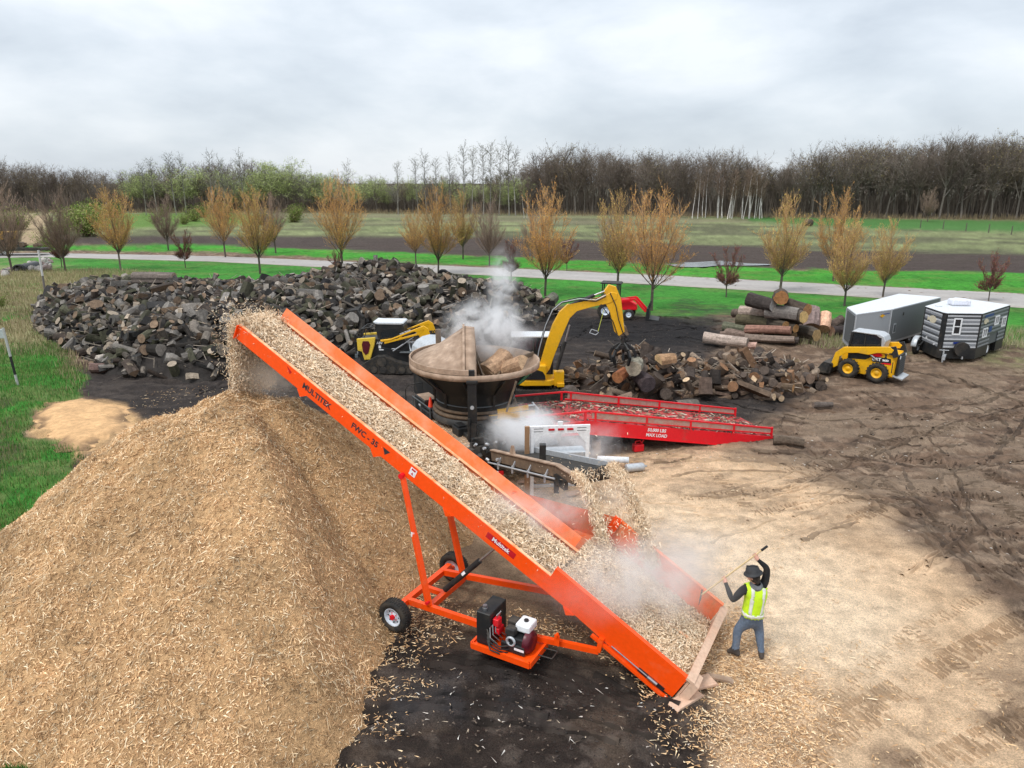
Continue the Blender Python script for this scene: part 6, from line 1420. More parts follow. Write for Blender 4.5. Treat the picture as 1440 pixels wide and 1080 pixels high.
link('ramp_debris', chip_mesh('ramp_debris', P_[:, :3], np.tile([0, 0, 1.], (n, 1)), (.10, .38), (.02, .055), .12, 67, [(.10, .06, .045), (.16, .10, .075), (.35, .24, .16), (.5, .40, .32), (.07, .05, .04)]), label='bark scraps and splinters lying along the red ramp deck', cat='bark debris', kind='stuff')

# ------------------------------------------------------------------ excavator
XC = Vector((.95, 28.9, 0)); exc = thing('excavator', 'yellow mini excavator with white cab roof and black grapple behind the tub grinder', 'excavator', XC, 0)
def XD(px, py, y): return GD(px, py, y) - XC
def plate(nm, pxs, y, th, m, par, root, bev=.01):
    pts = [(lambda v: (v.x - root.x, v.z))(GD(a, b, y)) for a, b in pxs]; mb = MB(); mb.prism(pts, y - root.y - th / 2, y - root.y + th / 2); return mb.build(nm, m, par, bev)
for y_ in (-1.0, .55):
    mb = MB(); pr = [(-1.3, .12), (-1.12, .0), (1.15, .0), (1.4, .15), (1.42, .38), (1.2, .56), (-1.15, .56), (-1.33, .36)]; mb.prism(pr, y_, y_ + .42)
    for i in range(22): x_ = -1.2 + i * .112; mb.box((x_, y_ + .21, .57), (.05, .42, .03))
    mb.build('track', RUBBER, exc, .03)
    for x_ in (-.95, -.45, .05, .55, 1.05): mb = MB(); mb.tube((x_, y_ - .012, .2), (x_, y_ + .1, .2), .11, n=12); mb.build('track_roller', BLACKG, exc)
mb = MB(); mb.box((0, 0, .42), (1.3, 1.2, .3)); mb.tube((0, 0, .5), (0, 0, .72), .5, n=24); mb.build('undercarriage', BLACKG, exc)
mb = MB(); mb.box((1.62, .0, .32), (.07, 1.9, .42)); mb.beam((1.0, -.4, .4), (1.62, -.4, .3), .1, .1); mb.beam((1.0, .4, .4), (1.62, .4, .3), .1, .1); mb.build('dozer_blade', BLACKG, exc)
mb = MB(); pr = [(-.78 + .78 * 0, 0)]
out_ = [(.62, -.92), (.92, -.62), (.92, .75), (.75, .95), (-.55, .95), (-.85, .72), (-1.0, .3), (-1.0, -.4), (-.80, -.78), (-.45, -.95)]
mb.prism(out_, .74, .98, 'xy'); b_ = mb.build('platform', YEL, exc, .03)
mb = MB(); mb.prism([(.45, -.93), (.45, -.2), (-.5, -.2), (-.98, .3), (-.98, -.4), (-.80, -.78), (-.45, -.94)], .98, 1.62, 'xy'); mb.build('engine_cover', YEL, exc, .06)
mb = MB(); mb.prism([(.02, 1.02), (.42, 1.02), (.40, 1.2), (.30, 1.35), (.1, 1.42), (-.15, 1.42), (-.40, 1.02)], -.955, -.935); mb.build('side_vent', BLACK, exc)
cab_c = (-.12, .50)
mb = MB(); cx0, cx1, cy0, cy1 = -.98, .78, .02, .98
mb.box(((cx0 + cx1) / 2, (cy0 + cy1) / 2, 2.60), (1.78, 1.02, .07)); mb.build('cab_roof', WHITER, exc, .03)
mb = MB()
for x_ in (cx0 + .04, -.05, cx1 - .04):
    for y_ in (cy0 + .03, cy1 - .03): mb.box((x_, y_, 1.78), (.08, .07, 1.6))
mb.box((-.1, cy0 + .02, 1.18), (1.7, .05, .4)); mb.box((-.1, cy1 - .02, 1.18), (1.7, .05, .4)); mb.build('cab_frame', BLACK, exc, .01)
mb = MB(); mb.box((-.1, .5, 1.80), (1.66, .90, 1.5)); mb.build('cab_glass', GLASS, exc)
mb = MB(); mb.box((cx1 + .012, .5, 1.7), (.02, .05, 1.4)); mb.tube((cx1 + .03, cy0, 2.2), (cx1 + .25, cy0 - .12, 2.2), .012, n=6); mb.box((cx1 + .28, cy0 - .14, 2.15), (.03, .14, .24)); mb.build('mirror', BLACK, exc)
BY = 28.30
mb = MB(); mb.box((.98, BY - XC.y, 1.0), (.42, .34, .62)); mb.box((1.05, BY - XC.y, .75), (.3, .5, .18)); mb.build('swing_bracket', YEL, exc, .03)
plate('boom', [(756, 524), (761, 506), (768, 482), (777, 456), (787, 438), (798, 428), (822, 423), (846, 417), (860, 410), (868, 412), (867, 420), (856, 426), (832, 431), (811, 437), (801, 447), (791, 470), (779, 500), (773, 518), (766, 527)], BY, .24, YEL, exc, XC, .015)
plate('stick', [(850, 408), (856, 400), (866, 403), (873, 420), (878, 466), (870, 472), (864, 466), (858, 440), (850, 424)], BY, .20, YEL, exc, XC, .012)
def tp_(nm, a, b, r_, m, y=BY, n=10, r1=None): mb = MB(); mb.tube(XD(*a, y), XD(*b, y), r_, r1, n); return mb.build(nm, m, exc)
tp_('boom_cylinder', (800, 430), (836, 415), .075, BLACK, BY - .02); tp_('cylinder_rod', (836, 415), (857, 407), .035, STEEL, BY - .02)
tp_('stick_cylinder', (869, 418), (874, 446), .06, BLACK, BY); tp_('cylinder_rod', (874, 446), (878, 460), .03, STEEL, BY)
tp_('lift_ram', (783, 520), (795, 480), .07, BLACK, BY - .18); tp_('ram_rod', (795, 480), (801, 457), .035, STEEL, BY - .18)
for k_, dy_ in enumerate((-.16, -.19, -.13)):
    mb = MB(); pts = [XD(752 + k_, 520, BY + dy_), XD(757 + k_, 492, BY + dy_), XD(766 + k_, 458, BY + dy_), XD(776 + k_, 436, BY + dy_), XD(790, 424 + k_, BY + dy_), XD(815, 418 + k_ * 2, BY + dy_), XD(838, 420 + k_ * 2, BY + dy_), XD(852, 413 + k_ * 2, BY + dy_)]; mb.path(pts, .018, 6); mb.build('hydraulic_line', GREYL if k_ % 2 else HOSE, exc)
mb = MB(); mb.path([XD(858, 412, BY - .15), XD(866, 430, BY - .2), XD(870, 450, BY - .18), XD(876, 468, BY - .14), XD(884, 476, BY - .1), XD(878, 484, BY)], .022, 6); mb.path([XD(845, 428, BY - .14), XD(852, 438, BY - .2), XD(862, 452, BY - .17), XD(868, 470, BY - .12)], .02, 6); mb.build('grapple_hose', HOSE, exc)
mb = MB(); mb.prism([(lambda v: (v.x - XC.x, v.z))(GD(a, b, BY)) for a, b in ((866, 462), (880, 458), (884, 470), (872, 476))], -.68, -.52); mb.build('linkage', RUSTD, exc)
mb = MB(); mb.beam(XD(849, 436, BY - .13), XD(841, 466, BY - .13), .06, .012); mb.build('yellow_strap', mat('strap', (.55, .6, .08), .7), exc)
mb = MB(); mb.path([XD(841, 466, BY - .13), XD(832, 463, BY - .13), XD(829, 468, BY - .13), XD(838, 471, BY - .13), XD(842, 467, BY - .13)], .016, 6); mb.build('strap_hook', GREYL, exc)
gp = XD(876, 484, BY)
mb = MB(); mb.tube(gp + Vector((0, 0, .30)), gp + Vector((0, 0, -.05)), .10, n=12); mb.box(gp + Vector((0, 0, -.10)), (.34, .34, .18)); mb.box(gp + Vector((.02, 0, .32)), (.26, .2, .1)); mb.build('rotator', BLACK, exc, .01)
for i in range(5):
    a_ = 2 * math.pi * i / 5 + .1; ca, sa = math.cos(a_), math.sin(a_); mb = MB()
    pts = [gp + Vector((ca * .15, sa * .15, -.12)), gp + Vector((ca * .42, sa * .42, -.20)), gp + Vector((ca * .56, sa * .56, -.46)), gp + Vector((ca * .44, sa * .44, -.80))]
    for q0, q1, w0 in zip(pts[:-1], pts[1:], (.14, .12, .09)): mb.beam(q0, q1, .10, w0)
    mb.tube(gp + Vector((ca * .1, sa * .1, .06)), pts[1] + Vector((0, 0, .04)), .04, n=8); mb.build('tine', BLACK, exc)

# ------------------------------------------------------------------ compact track loader
LC_ = Vector((-5.75, 33.6, 0)); ctl = thing('track_loader', 'black and yellow compact track loader with white roof beside the firewood pile', 'track loader', LC_, -.06)
for y_ in (-.98, .58):
    mb = MB(); mb.prism([(-1.30, .45), (-1.1, .12), (-.8, .0), (.95, .0), (1.25, .2), (1.2, .40), (.3, .62), (-.2, .86), (-.62, .84)], y_, y_ + .40)
    for i in range(18): mb.box((-.85 + i * .105, y_ + .2, .0), (.05, .41, .04))
    mb.build('track', RUBBER, ctl, .03)
    for x_ in (-.75, -.3, .15, .6, 1.0): mb = MB(); mb.tube((x_, y_ - .03, .2), (x_, y_ + .05, .2), .16, n=14); mb.build('track_wheel', BLACKG, ctl)
    mb = MB(); mb.tube((-.35, y_ - .02, .58), (-.35, y_ + .05, .58), .22, n=16); mb.build('drive_sprocket', BLACKG, ctl)
mb = MB(); mb.prism([(-1.5, .55), (-1.62, 1.1), (-1.55, 1.55), (-.5, 1.62), (-.4, 1.2), (.5, 1.05), (1.0, .9), (1.1, .45), (-.5, .5), (-1.2, .35)], -.56, .56); mb.build('chassis', BLACK, ctl, .03)
for y_ in (-.70, .57):
    mb = MB(); mb.prism([(-1.58, 1.62), (-.68, 1.70), (-.74, 1.35), (-.98, .62), (-1.26, .60), (-1.36, 1.0), (-1.56, 1.05)], y_, y_ + .13); mb.build('side_panel', YELP, ctl, .02)
    yo = y_ - .008 if y_ < 0 else y_ + .138
    mb = MB(); mb.prism([(-1.28, 1.52), (-1.0, 1.52), (-.93, 1.35), (-1.05, .92), (-1.2, .85), (-1.30, 1.0), (-1.34, 1.35)], yo - .01, yo + .01); mb.build('panel_vent', MAROON, ctl, .004)
mb = MB(); mb.prism([(-.62, 1.62), (-.70, 2.20), (-.72, 2.32), (.60, 2.28), (.66, 2.2), (.62, 1.7), (.95, 1.1), (.6, 1.0), (-.6, 1.2)], -.50, .50); mb.build('cab', BLACK, ctl, .03)
mb = MB(); mb.prism([(-.80, 2.42), (-.68, 2.32), (-.55, 2.30), (.55, 2.30), (.66, 2.34), (.60, 2.40), (-.5, 2.40)], -.54, .54); mb.build('roof', WHITER, ctl, .02)
mb = MB(); mb.box((.0, -.508, 1.75), (.9, .01, .7)); mb.build('side_window', GLASS, ctl)
mb = MB()
for y_ in (-.56, .56):
    mb.path([(-1.68, y_, .8), (-1.70, y_, 1.75), (-1.35, y_, 2.08), (-.75, y_, 2.20)], .028, 8); mb.path([(-1.25, y_, 1.66), (-1.05, y_, 2.12)], .02, 6)
mb.path([(-1.35, -.56, 2.08), (-1.35, .56, 2.08)], .028, 8); mb.path([(-.95, -.56, 2.16), (-.95, .56, 2.16)], .028, 8); mb.path([(-1.70, -.56, 1.4), (-1.70, .56, 1.4)], .028, 8); mb.build('guard_rail', BLACK, ctl)
mb = MB(); mb.box((-1.66, 0, .75), (.16, 1.2, .22)); mb.build('rear_bumper', GREYD, ctl, .03)
for y_ in (-.74, .62):
    mb = MB(); mb.prism([(-.45, 1.58), (.10, 1.66), (1.45, 2.22), (1.62, 2.28), (1.68, 2.12), (1.30, 1.98), (1.20, 2.02), (-.1, 1.52), (-.4, 1.50)], y_, y_ + .12)
    mb.prism([(-.1, 1.50), (1.25, 1.95), (1.42, 1.80), (1.30, 1.74), (.1, 1.40)], y_ + .01, y_ + .11) if False else None
    mb.build('lift_arm', YEL, ctl, .015)
    mb = MB(); mb.beam((-.25, y_ + .06, 1.44), (1.35, y_ + .06, 1.88), .10, .09); mb.beam((.45, y_ + .06, 1.66), (.65, y_ + .06, 1.84), .09, .06); mb.beam((1.35, y_ + .06, 1.88), (1.62, y_ + .06, 2.18), .10, .18); mb.build('lower_link', YEL, ctl, .01)
    mb = MB(); mb.prism([(1.36, 2.04), (1.62, 2.30), (1.85, 2.16), (2.0, 1.72), (1.75, 1.60), (1.45, 1.72)], y_ + .02, y_ + .10); mb.build('arm_knee', YEL, ctl, .01)
    mb = MB(); mb.tube((.15, y_ + .05, 1.05), (.65, y_ + .05, 1.38), .05, n=10); mb.tube((.65, y_ + .05, 1.38), (1.15, y_ + .05, 1.74), .028, n=8); mb.build('arm_cylinder', STEEL, ctl)
text('lettering', 'POSI-TRACK', WHITE, ctl, tmat((.78, -.7415, 1.985), (1, 0, .415), (-.415, 0, 1)), .10, .001, .003)
text('lettering', 'ASV', WHITE, ctl, tmat((-.52, -.565, 1.40), (1, 0, 0), (0, 0, 1)), .17, .001, .004)
mb = MB(); mb.box((-.52, -.566, 1.22), (.12, .005, .14)); mb.box((-.45, -.566, 1.08), (.22, .005, .05)); mb.box((.20, -.566, 1.14), (.3, .005, .04)); mb.build('printed_label', WHITE, ctl)
mb = MB(); mb.box((.95, -.55, 1.0), (.95, .45, .05)); mb.build('step_plate', GREYD, ctl, .01)
mb = MB()
for i in range(4): mb.tube((1.0 + i * .18, -.72, 1.06), (.85 + i * .18, -.35, 1.40), .03, n=6)
mb.beam((.7, -.4, 1.42), (1.5, -.4, 1.44), .08, .06); mb.build('coupler_frame', GREYL, ctl)
mb = MB(); mb.box((1.75, 0, 1.55), (.12, 1.5, .5)); mb.prism([(1.3, 1.1), (1.8, 1.2), (1.9, 1.5), (1.6, 1.75), (1.3, 1.6)], -.4, .4); mb.build('attachment_plate', BLACK, ctl, .01)
mb = MB()
for i in range(7): mb.path([(1.3 + .1 * i, -.5 + .14 * i, 1.7), (1.5 + .08 * i, -.55 + .14 * i, 1.9), (1.75 + .05 * i, -.5 + .14 * i, 1.75)], .018, 6)
mb.build('attachment_hose', HOSE, ctl)

# ------------------------------------------------------------------ small red tractor by the lawn
TR = Vector((6.9, 47.3, 0)); trc_ = thing('tractor', 'small red tractor with a dark roll-over canopy standing at the lawn edge', 'tractor', TR, -.25)
mb = MB(); mb.prism([(-.9, .55), (-.9, 1.0), (-.2, 1.15), (.1, 1.0), (.1, .5)], -.42, .42); mb.build('rear_body', RED, trc_, .04)
mb = MB(); mb.prism([(.15, .55), (.15, 1.35), (.9, 1.28), (1.45, .95), (1.5, .6)], -.34, .34); mb.build('hood', RED, trc_, .05)
mb = MB()
for x_ in (-.85, .25):
    for y_ in (-.5, .5): mb.beam((x_, y_, .9), (x_ + .05, y_, 2.3), .07, .07)
mb.build('canopy_frame', BLACK, trc_)
mb = MB(); mb.prism([(-1.0, 2.30), (-.9, 2.38), (.35, 2.36), (.45, 2.28)], -.6, .6); mb.build('canopy', BLACK, trc_, .02)
mb = MB(); mb.box((-.5, 0, 1.2), (.45, .45, .12)); mb.box((-.72, 0, 1.45), (.1, .42, .5)); mb.tube((0, 0, 1.3), (-.12, 0, 1.6), .03, n=8); mb.lathe([(.16, -.01), (.18, .01)], 16, (-.13, 0, 1.6)); mb.build('seat', BLACK, trc_, .02)
for y_, sg in ((-.62, -1), (.62, 1)):
    wheel(trc_, (-.55, y_, .52), .52, .3, .28, RIMW, sg, None, lugs=16); wheel(trc_, (1.0, y_, .34), .34, .22, .18, RIMW, sg, None, lugs=14)
    mb = MB(); mb.beam((.15, y_ * .8, 1.15), (1.35, y_ * .8, 1.35), .08, .14); mb.beam((1.35, y_ * .8, 1.35), (2.1, y_ * .8, .55), .08, .15); mb.build('loader_arm', RED, trc_, .01)
mb = MB(); mb.prism([(2.1, .1), (2.15, .8), (2.3, .85), (2.35, .12), (2.95, .04), (2.95, .0), (2.1, .0)], -.72, .72); mb.build('loader_bucket', BLACK, trc_, .01)
mb = MB(); mb.prism([(2.2, .8), (2.3, 1.15), (2.42, 1.15), (2.36, .8)], -.55, -.45); mb.prism([(2.2, .8), (2.3, 1.15), (2.42, 1.15), (2.36, .8)], .3, .4); mb.build('grapple_fork', BLACK, trc_, .01)

# ------------------------------------------------------------------ yellow skid steer
HD = math.radians(138); SKC = Vector((16.60, 32.15, 0)); sk = thing('skid_steer', 'yellow wheeled skid steer loader facing the log stack with its black bucket lowered', 'skid steer', SKC, HD)
for x_ in (-.62, .62):
    for y_, sg in ((.72, 1), (-.72, -1)): wheel(sk, (x_, y_, .44), .44, .32, .23, YEL, sg, None, lugs=18)
mb = MB(); mb.prism([(-1.25, .28), (-1.32, 1.25), (-1.05, 1.35), (-.6, 1.30), (.0, .95), (.72, .85), (1.05, .60), (1.05, .32), (.6, .22), (-.8, .22)], -.52, .52); mb.build('chassis', YEL, sk, .02)
mb = MB(); mb.prism([(-.55, 1.28), (.0, .92), (.75, .86), (.82, 1.32), (-.5, 1.36)], -.50, .535); mb.build('mid_body', BLACK, sk, .02)
mb = MB(); mb.prism([(-1.22, .32), (-.70, .34), (-.42, .80), (-.30, .98), (-.62, 1.36), (-1.28, 1.34)], .52, .60); mb.build('rear_panel', YEL, sk, .015)
mb = MB(); mb.prism([(-1.22, .32), (-.70, .34), (-.42, .80), (-.30, .98), (-.62, 1.36), (-1.28, 1.34)], -.60, -.52); mb.build('rear_panel', YEL, sk, .015)
mb = MB(); mb.box((-1.36, 0, .85), (.10, 1.02, .95)); mb.build('rear_grille', BLACK, sk, .02)
for i in range(8):
    mb = MB(); mb.box((-1.415, 0, .50 + i * .10), (.03, .9, .03)); mb.build('grille_slat', GREYD, sk)
mb = MB(); mb.box((-1.42, .43, 1.22), (.02, .1, .12)); mb.box((-1.42, -.43, 1.22), (.02, .1, .12)); mb.build('tail_lamp', WHITE, sk)
mb = MB(); mb.prism([(-.55, 1.30), (-.62, 1.95), (-.40, 2.10), (.62, 2.12), (.72, 2.06), (.80, 1.32)], -.40, .40); mb.build('cab_glass', GLASS, sk, .02)
mb = MB(); mb.prism([(-.62, 1.30), (-.72, 1.85), (-.62, 2.06), (-.40, 2.16), (.72, 2.17), (.78, 2.10), (-.30, 2.08), (-.50, 1.95), (-.52, 1.32)], -.44, .44); mb.build('cab_roof', GREYL, sk, .03)
mb = MB()
for y_ in (-.42, .42):
    mb.beam((.82, y_, 1.25), (.72, y_, 2.10), .07, .09); mb.beam((.15, y_, 1.30), (.15, y_, 2.10), .04, .05); mb.beam((-.5, y_, 1.36), (.80, y_, 1.36), .05, .08); mb.beam((-.55, y_, 1.4), (-.50, y_, 2.0), .05, .08)
mb.beam((.72, -.42, 2.08), (.72, .42, 2.08), .07, .09); mb.build('cab_frame', BLACK, sk, .01)
for y_ in (.61, -.73):
    mb = MB(); mb.prism([(-1.18, 1.58), (-1.0, 1.70), (.95, 1.40), (1.28, 1.10), (1.42, .52), (1.28, .36), (1.12, .48), (1.08, .92), (.82, 1.14), (.3, 1.22), (-.15, 1.20), (-.5, 1.34), (-1.1, 1.42)], y_, y_ + .12); mb.build('lift_arm', YEL, sk, .015)
    mb = MB(); mb.beam((-1.28, y_ + .06, 1.25), (-1.12, y_ + .06, 1.72), .10, .22); mb.prism([(-1.4, 1.3), (-1.25, 1.7), (-1.0, 1.7), (-1.0, 1.35)], y_ + .02, y_ + .10); mb.build('arm_hinge', BLACK, sk, .01)
    mb = MB(); mb.tube((-.55, y_ + .02, .98), (-.25, y_ + .02, 1.18), .05, n=10); mb.tube((-.25, y_ + .02, 1.18), (-.02, y_ + .02, 1.32), .028, n=8); mb.build('lift_cylinder', STEEL, sk)
    mb = MB(); mb.tube((1.1, y_ + .05, .95), (1.15, y_ + .05, .6), .04, n=8); mb.tube((1.2, y_ + .05, 1.0), (1.35, y_ + .05, .42), .03, n=8); mb.build('tilt_cylinder', BLACK, sk)
mb = MB(); mb.prism([(-.10, 1.30), (-.60, 1.36), (-.74, 1.22), (-.45, 1.10), (-.12, 1.18)], .605, .612); mb.build('red_stripe', RED, sk)
mb = MB(); mb.prism([(-1.12, .90), (-1.08, 1.14), (-.30, 1.16), (-.30, .94), (-.36, .90)], .602, .612); mb.build('badge_panel', BLACK, sk)
mb = MB(); mb.prism([(-1.12, .86), (-1.11, .93), (-.82, .92), (-.66, .86)], .6125, .6145); mb.build('badge_stripe', RED, sk)
def sk_text(x, z, body, size, m=WHITE): return text('lettering', body, m, sk, tmat((x, .6145, z), (-1, 0, .02), (0, 0, 1)), size, .001, .008)
sk_text(-.49, 1.03, 'CAT', .19); sk_text(-.87, 1.03, '262D', .115)
mb = MB(); mb.prism([(-.55, .945), (-.43, .945), (-.49, 1.005)], .6160, .6170); mb.build('badge_triangle', YEL, sk)
mb = MB(); mb.prism([(-.92, 1.14), (-.80, 1.14), (-.84, 1.24), (-.78, 1.32), (-.92, 1.32), (-.88, 1.24)], .601, .606); mb.prism([(-1.2, .5), (-1.16, .5), (-1.16, 1.0), (-1.2, 1.0)], .601, .606); mb.build('printed_mark', CHARC, sk)
mb = MB(); A_ = [(1.30, .50), (1.38, .08), (2.10, .02), (2.14, .05), (1.55, .12), (1.45, .52), (1.75, .58), (1.70, .62), (1.35, .58)]; mb.prism(A_, -.92, .92)
for y_ in (-.92, .89): mb.prism([(1.30, .50), (1.38, .08), (2.12, .03), (1.72, .60), (1.35, .58)], y_, y_ + .03)
mb.build('bucket', BLACKG, sk, .01)
mb = MB(); mb.box((-1.4, 0, .32), (.5, 1.1, .06), Matrix.Rotation(-.25, 3, 'Y')); mb.build('rear_step', GREYL, sk)

# ------------------------------------------------------------------ parked trailers
def shell(mb, pts, z0, z1): mb.prism([(p.x, p.y) for p in pts], z0, z1, 'xy')
TT = 2.22
tq = [G(a, b, TT) for a, b in ((1191, 433), (1204, 443), (1254, 436), (1323, 419), (1264, 414))]
t0 = Vector((tq[1].x, tq[1].y, 0)); ct = thing('cargo_trailer', 'grey enclosed cargo trailer with a white roof, left of the camper trailer', 'trailer', t0, 0)
tl = [Vector((p.x - t0.x, p.y - t0.y, 0)) for p in tq]
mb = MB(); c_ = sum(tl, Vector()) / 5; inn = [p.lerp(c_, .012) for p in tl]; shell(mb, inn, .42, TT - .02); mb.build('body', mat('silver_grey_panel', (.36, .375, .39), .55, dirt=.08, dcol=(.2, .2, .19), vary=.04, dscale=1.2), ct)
mb = MB(); shell(mb, tl, TT - .02, TT + .05); mb.build('roof', WHITER, ct, .015)
mb = MB(); shell(mb, [p.lerp(c_, .008) for p in tl], .34, .44); mb.build('lower_rail', GREYL, ct)
mb = MB(); a_, b_ = tl[2], tl[3]; nrm_ = Vector(((b_ - a_).y, -(b_ - a_).x, 0)).normalized()
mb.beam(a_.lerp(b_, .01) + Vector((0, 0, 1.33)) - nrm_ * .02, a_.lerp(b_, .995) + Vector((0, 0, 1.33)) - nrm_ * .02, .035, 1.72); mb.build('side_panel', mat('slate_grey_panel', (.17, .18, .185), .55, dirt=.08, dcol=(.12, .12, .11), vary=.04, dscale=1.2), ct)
for p_ in (tl[0], tl[1], tl[2], tl[3]): mb = MB(); q_ = p_.lerp(c_, .006); mb.box((q_.x, q_.y, 1.30), (.06, .06, 1.8)); mb.build('corner_trim', GREYL, ct)
d_ = (tl[1] - tl[0]); n_ = Vector((-d_.y, d_.x, 0)).normalized(); n_ = n_ if n_.dot(c_ - tl[0]) < 0 else -n_
mb = MB(); mb.beam(tl[0].lerp(tl[1], .12) + Vector((0, 0, 1.35)) + n_ * .005, tl[0].lerp(tl[1], .9) + Vector((0, 0, 1.35)) + n_ * .005, .03, 1.55); mb.build('rear_door', GREYD, ct)
mb = MB(); q_ = tl[0].lerp(tl[1], .8) + n_ * .04; mb.box((q_.x, q_.y, 1.2), (.05, .05, .22)); mb.box((q_.x, q_.y, .8), (.05, .05, .08)); mb.build('door_latch', STEEL, ct)
mb = MB(); q_ = a_.lerp(b_, .10) + nrm_ * .012; ux = (b_ - a_).normalized(); RU = Matrix((ux, nrm_, Vector((0, 0, 1)))).transposed(); mb.box((q_.x, q_.y, 1.15), (.30, .02, .52), RU); mb.build('side_hatch', GREYL, ct)
mb = MB(); mb.box((q_.x, q_.y - .006, 1.15), (.20, .03, .40), RU); mb.build('hatch_pane', GREYD, ct)
mb = MB(); q_ = a_.lerp(b_, .24) + nrm_ * .014; mb.box((q_.x, q_.y, 1.85), (.10, .02, .16), RU); mb.build('small_vent', BLACK, ct)
a2, b2 = tl[1], tl[2]; n2 = Vector(((b2 - a2).y, -(b2 - a2).x, 0)).normalized(); u2 = (b2 - a2).normalized(); R2 = Matrix((u2, n2, Vector((0, 0, 1)))).transposed()
mb = MB(); mb.prism([(-.22, 0), (-.05, .06), (0, .10), (.06, .05), (.22, 0), (0, -.09)], 0, .01); me = mb.mesh('maker_badge', YEL); q_ = a2.lerp(b2, .74); me.transform(tmat((q_.x + n2.x * .02, q_.y + n2.y * .02, 1.98), u2, n2) ); link('maker_badge', me, ct)
mb = MB(); mb.beam(q_ + Vector((-.05, 0, 2.06)) + n2 * .02, q_ + u2 * .62 + Vector((0, 0, 2.06)) + n2 * .02, .008, .035); mb.build('maker_script', BLUEP, ct)
for t_ in (.46, .64):
    q_ = a_.lerp(b_, t_) + nrm_ * -.12; wheel(ct, (q_.x, q_.y, .36), .36, .22, .2, GREYL, -1, None, yaw=math.atan2(ux.y, ux.x))
    q_ = tl[0].lerp(tl[4], t_) - nrm_ * -.1; wheel(ct, (q_.x, q_.y, .36), .36, .22, .2, GREYL, 1, None, yaw=math.atan2(ux.y, ux.x))
fcen = G(1278, 470, .9); 
ft = thing('trailer_fender', 'bright rounded metal fender with dark wheel and hose behind the skid steer', 'fender', G(1287, 497, 0), .75)
mb = MB(); mb.lathe([(.50, -.14), (.52, -.12), (.52, .12), (.50, .14)], 20, (0, 0, .45), 'y', a0=.0, a1=math.pi); f_ = mb.build('fender_shell', GREYL, ft); sm = f_.modifiers.new('s', 'SOLIDIFY'); sm.thickness = .02
wheel(ft, (0, 0, .36), .36, .22, .2, GREYL, -1, None); mb = MB(); mb.path([(-.2, -.2, .5), (.3, -.3, .8), (.7, -.2, .9)], .05, 8); mb.build('hose', BLACK, ft)

# camper trailer with horizontal siding
FT_ = 2.45; FB = .72
fq = [(21.75, 37.02), (21.63, 35.28), (21.72, 35.05), (23.36, 34.93), (26.42, 37.45), (25.05, 39.95)]
f0 = Vector((23.3, 36.6, 0)); fh = thing('camper_trailer', 'small grey camper trailer with log-style siding, black skirt and white roof unit', 'camper trailer', f0, 0)
fl_ = [Vector((a - f0.x, b - f0.y, 0)) for a, b in fq]; c_ = sum(fl_, Vector()) / 6
mb = MB(); shell(mb, [p.lerp(c_, .02) for p in fl_], FB - .05, FT_ - .02); mb.build('body', GREYD, fh)
mb = MB(); shell(mb, [p + (p - c_).normalized() * .05 for p in fl_], FT_ - .02, FT_ + .03); mb.build('roof_edge', BLACK, fh)
mb = MB(); shell(mb, [p + (p - c_).normalized() * .055 for p in fl_], FT_ + .031, FT_ + .05); mb.build('roof', WHITER, fh)
mb = MB(); shell(mb, [p + (p - c_).normalized() * .02 for p in fl_[:4]] + [fl_[3].lerp(fl_[4], .42), fl_[0].lerp(fl_[5], .42)], .16, FB - .02); mb.build('skirt', BLACK, fh, .01)
mb = MB(); shell(mb, [fl_[3].lerp(fl_[4], .72), fl_[4], fl_[5], fl_[0].lerp(fl_[5], .72)], .16, FB - .02); mb.build('rear_skirt', BLACK, fh, .01)
SID = [mat('siding_light', (.50, .51, .53), .45, dirt=.05, vary=.05), mat('siding_mid', (.24, .25, .27), .45, dirt=.05), mat('siding_dark', (.075, .08, .085), .45, dirt=.05)]
def facet(a, b, mats, z0=FB, z1=FT_ - .05, nb=17, cut=None):
    d = (b - a).normalized(); n_ = Vector((d.y, -d.x, 0)); n_ = n_ if n_.dot(a - c_) > 0 else -n_
    hb = (z1 - z0) / nb
    for i in range(nb):
        z = z0 + hb * (i + .5); a_, b_ = a.lerp(b, .02), a.lerp(b, .98)
        if cut and z < cut[2]:
            for (u0, u1) in ((.02, cut[0]), (cut[1], .98)):
                mb = MB(); mb.beam(a.lerp(b, u0) + Vector((0, 0, z)) + n_ * .005, a.lerp(b, u1) + Vector((0, 0, z)) + n_ * .005, .03, hb * .86); mb.build('siding_board', mats[i % len(mats)], fh, .008)
        else:
            mb = MB(); mb.beam(a_ + Vector((0, 0, z)) + n_ * .005, b_ + Vector((0, 0, z)) + n_ * .005, .03, hb * .86); mb.build('siding_board', mats[i % len(mats)], fh, .008)
    return d, n_
L2 = [SID[0], SID[1], SID[0], SID[2]]; D2 = [SID[1], SID[2], SID[1], SID[2]]
facet(fl_[0], fl_[1], [SID[1], SID[0], SID[2]]); fd_, fn_ = facet(fl_[2], fl_[3], L2); sd2, sn2 = facet(fl_[3], fl_[4], D2, cut=(.42, .72, 1.25))
facet(fl_[0], fl_[5], D2)
mb = MB(); mb.beam(fl_[1] + Vector((0, 0, 1.55)), fl_[2] + Vector((0, 0, 1.55)), .05, 1.75); mb.build('corner_panel', BLACK, fh)
for p_ in (fl_[0], fl_[3], fl_[4]): mb = MB(); mb.box((p_.x, p_.y, 1.55), (.06, .06, 1.75)); mb.build('corner_trim', BLACK, fh)
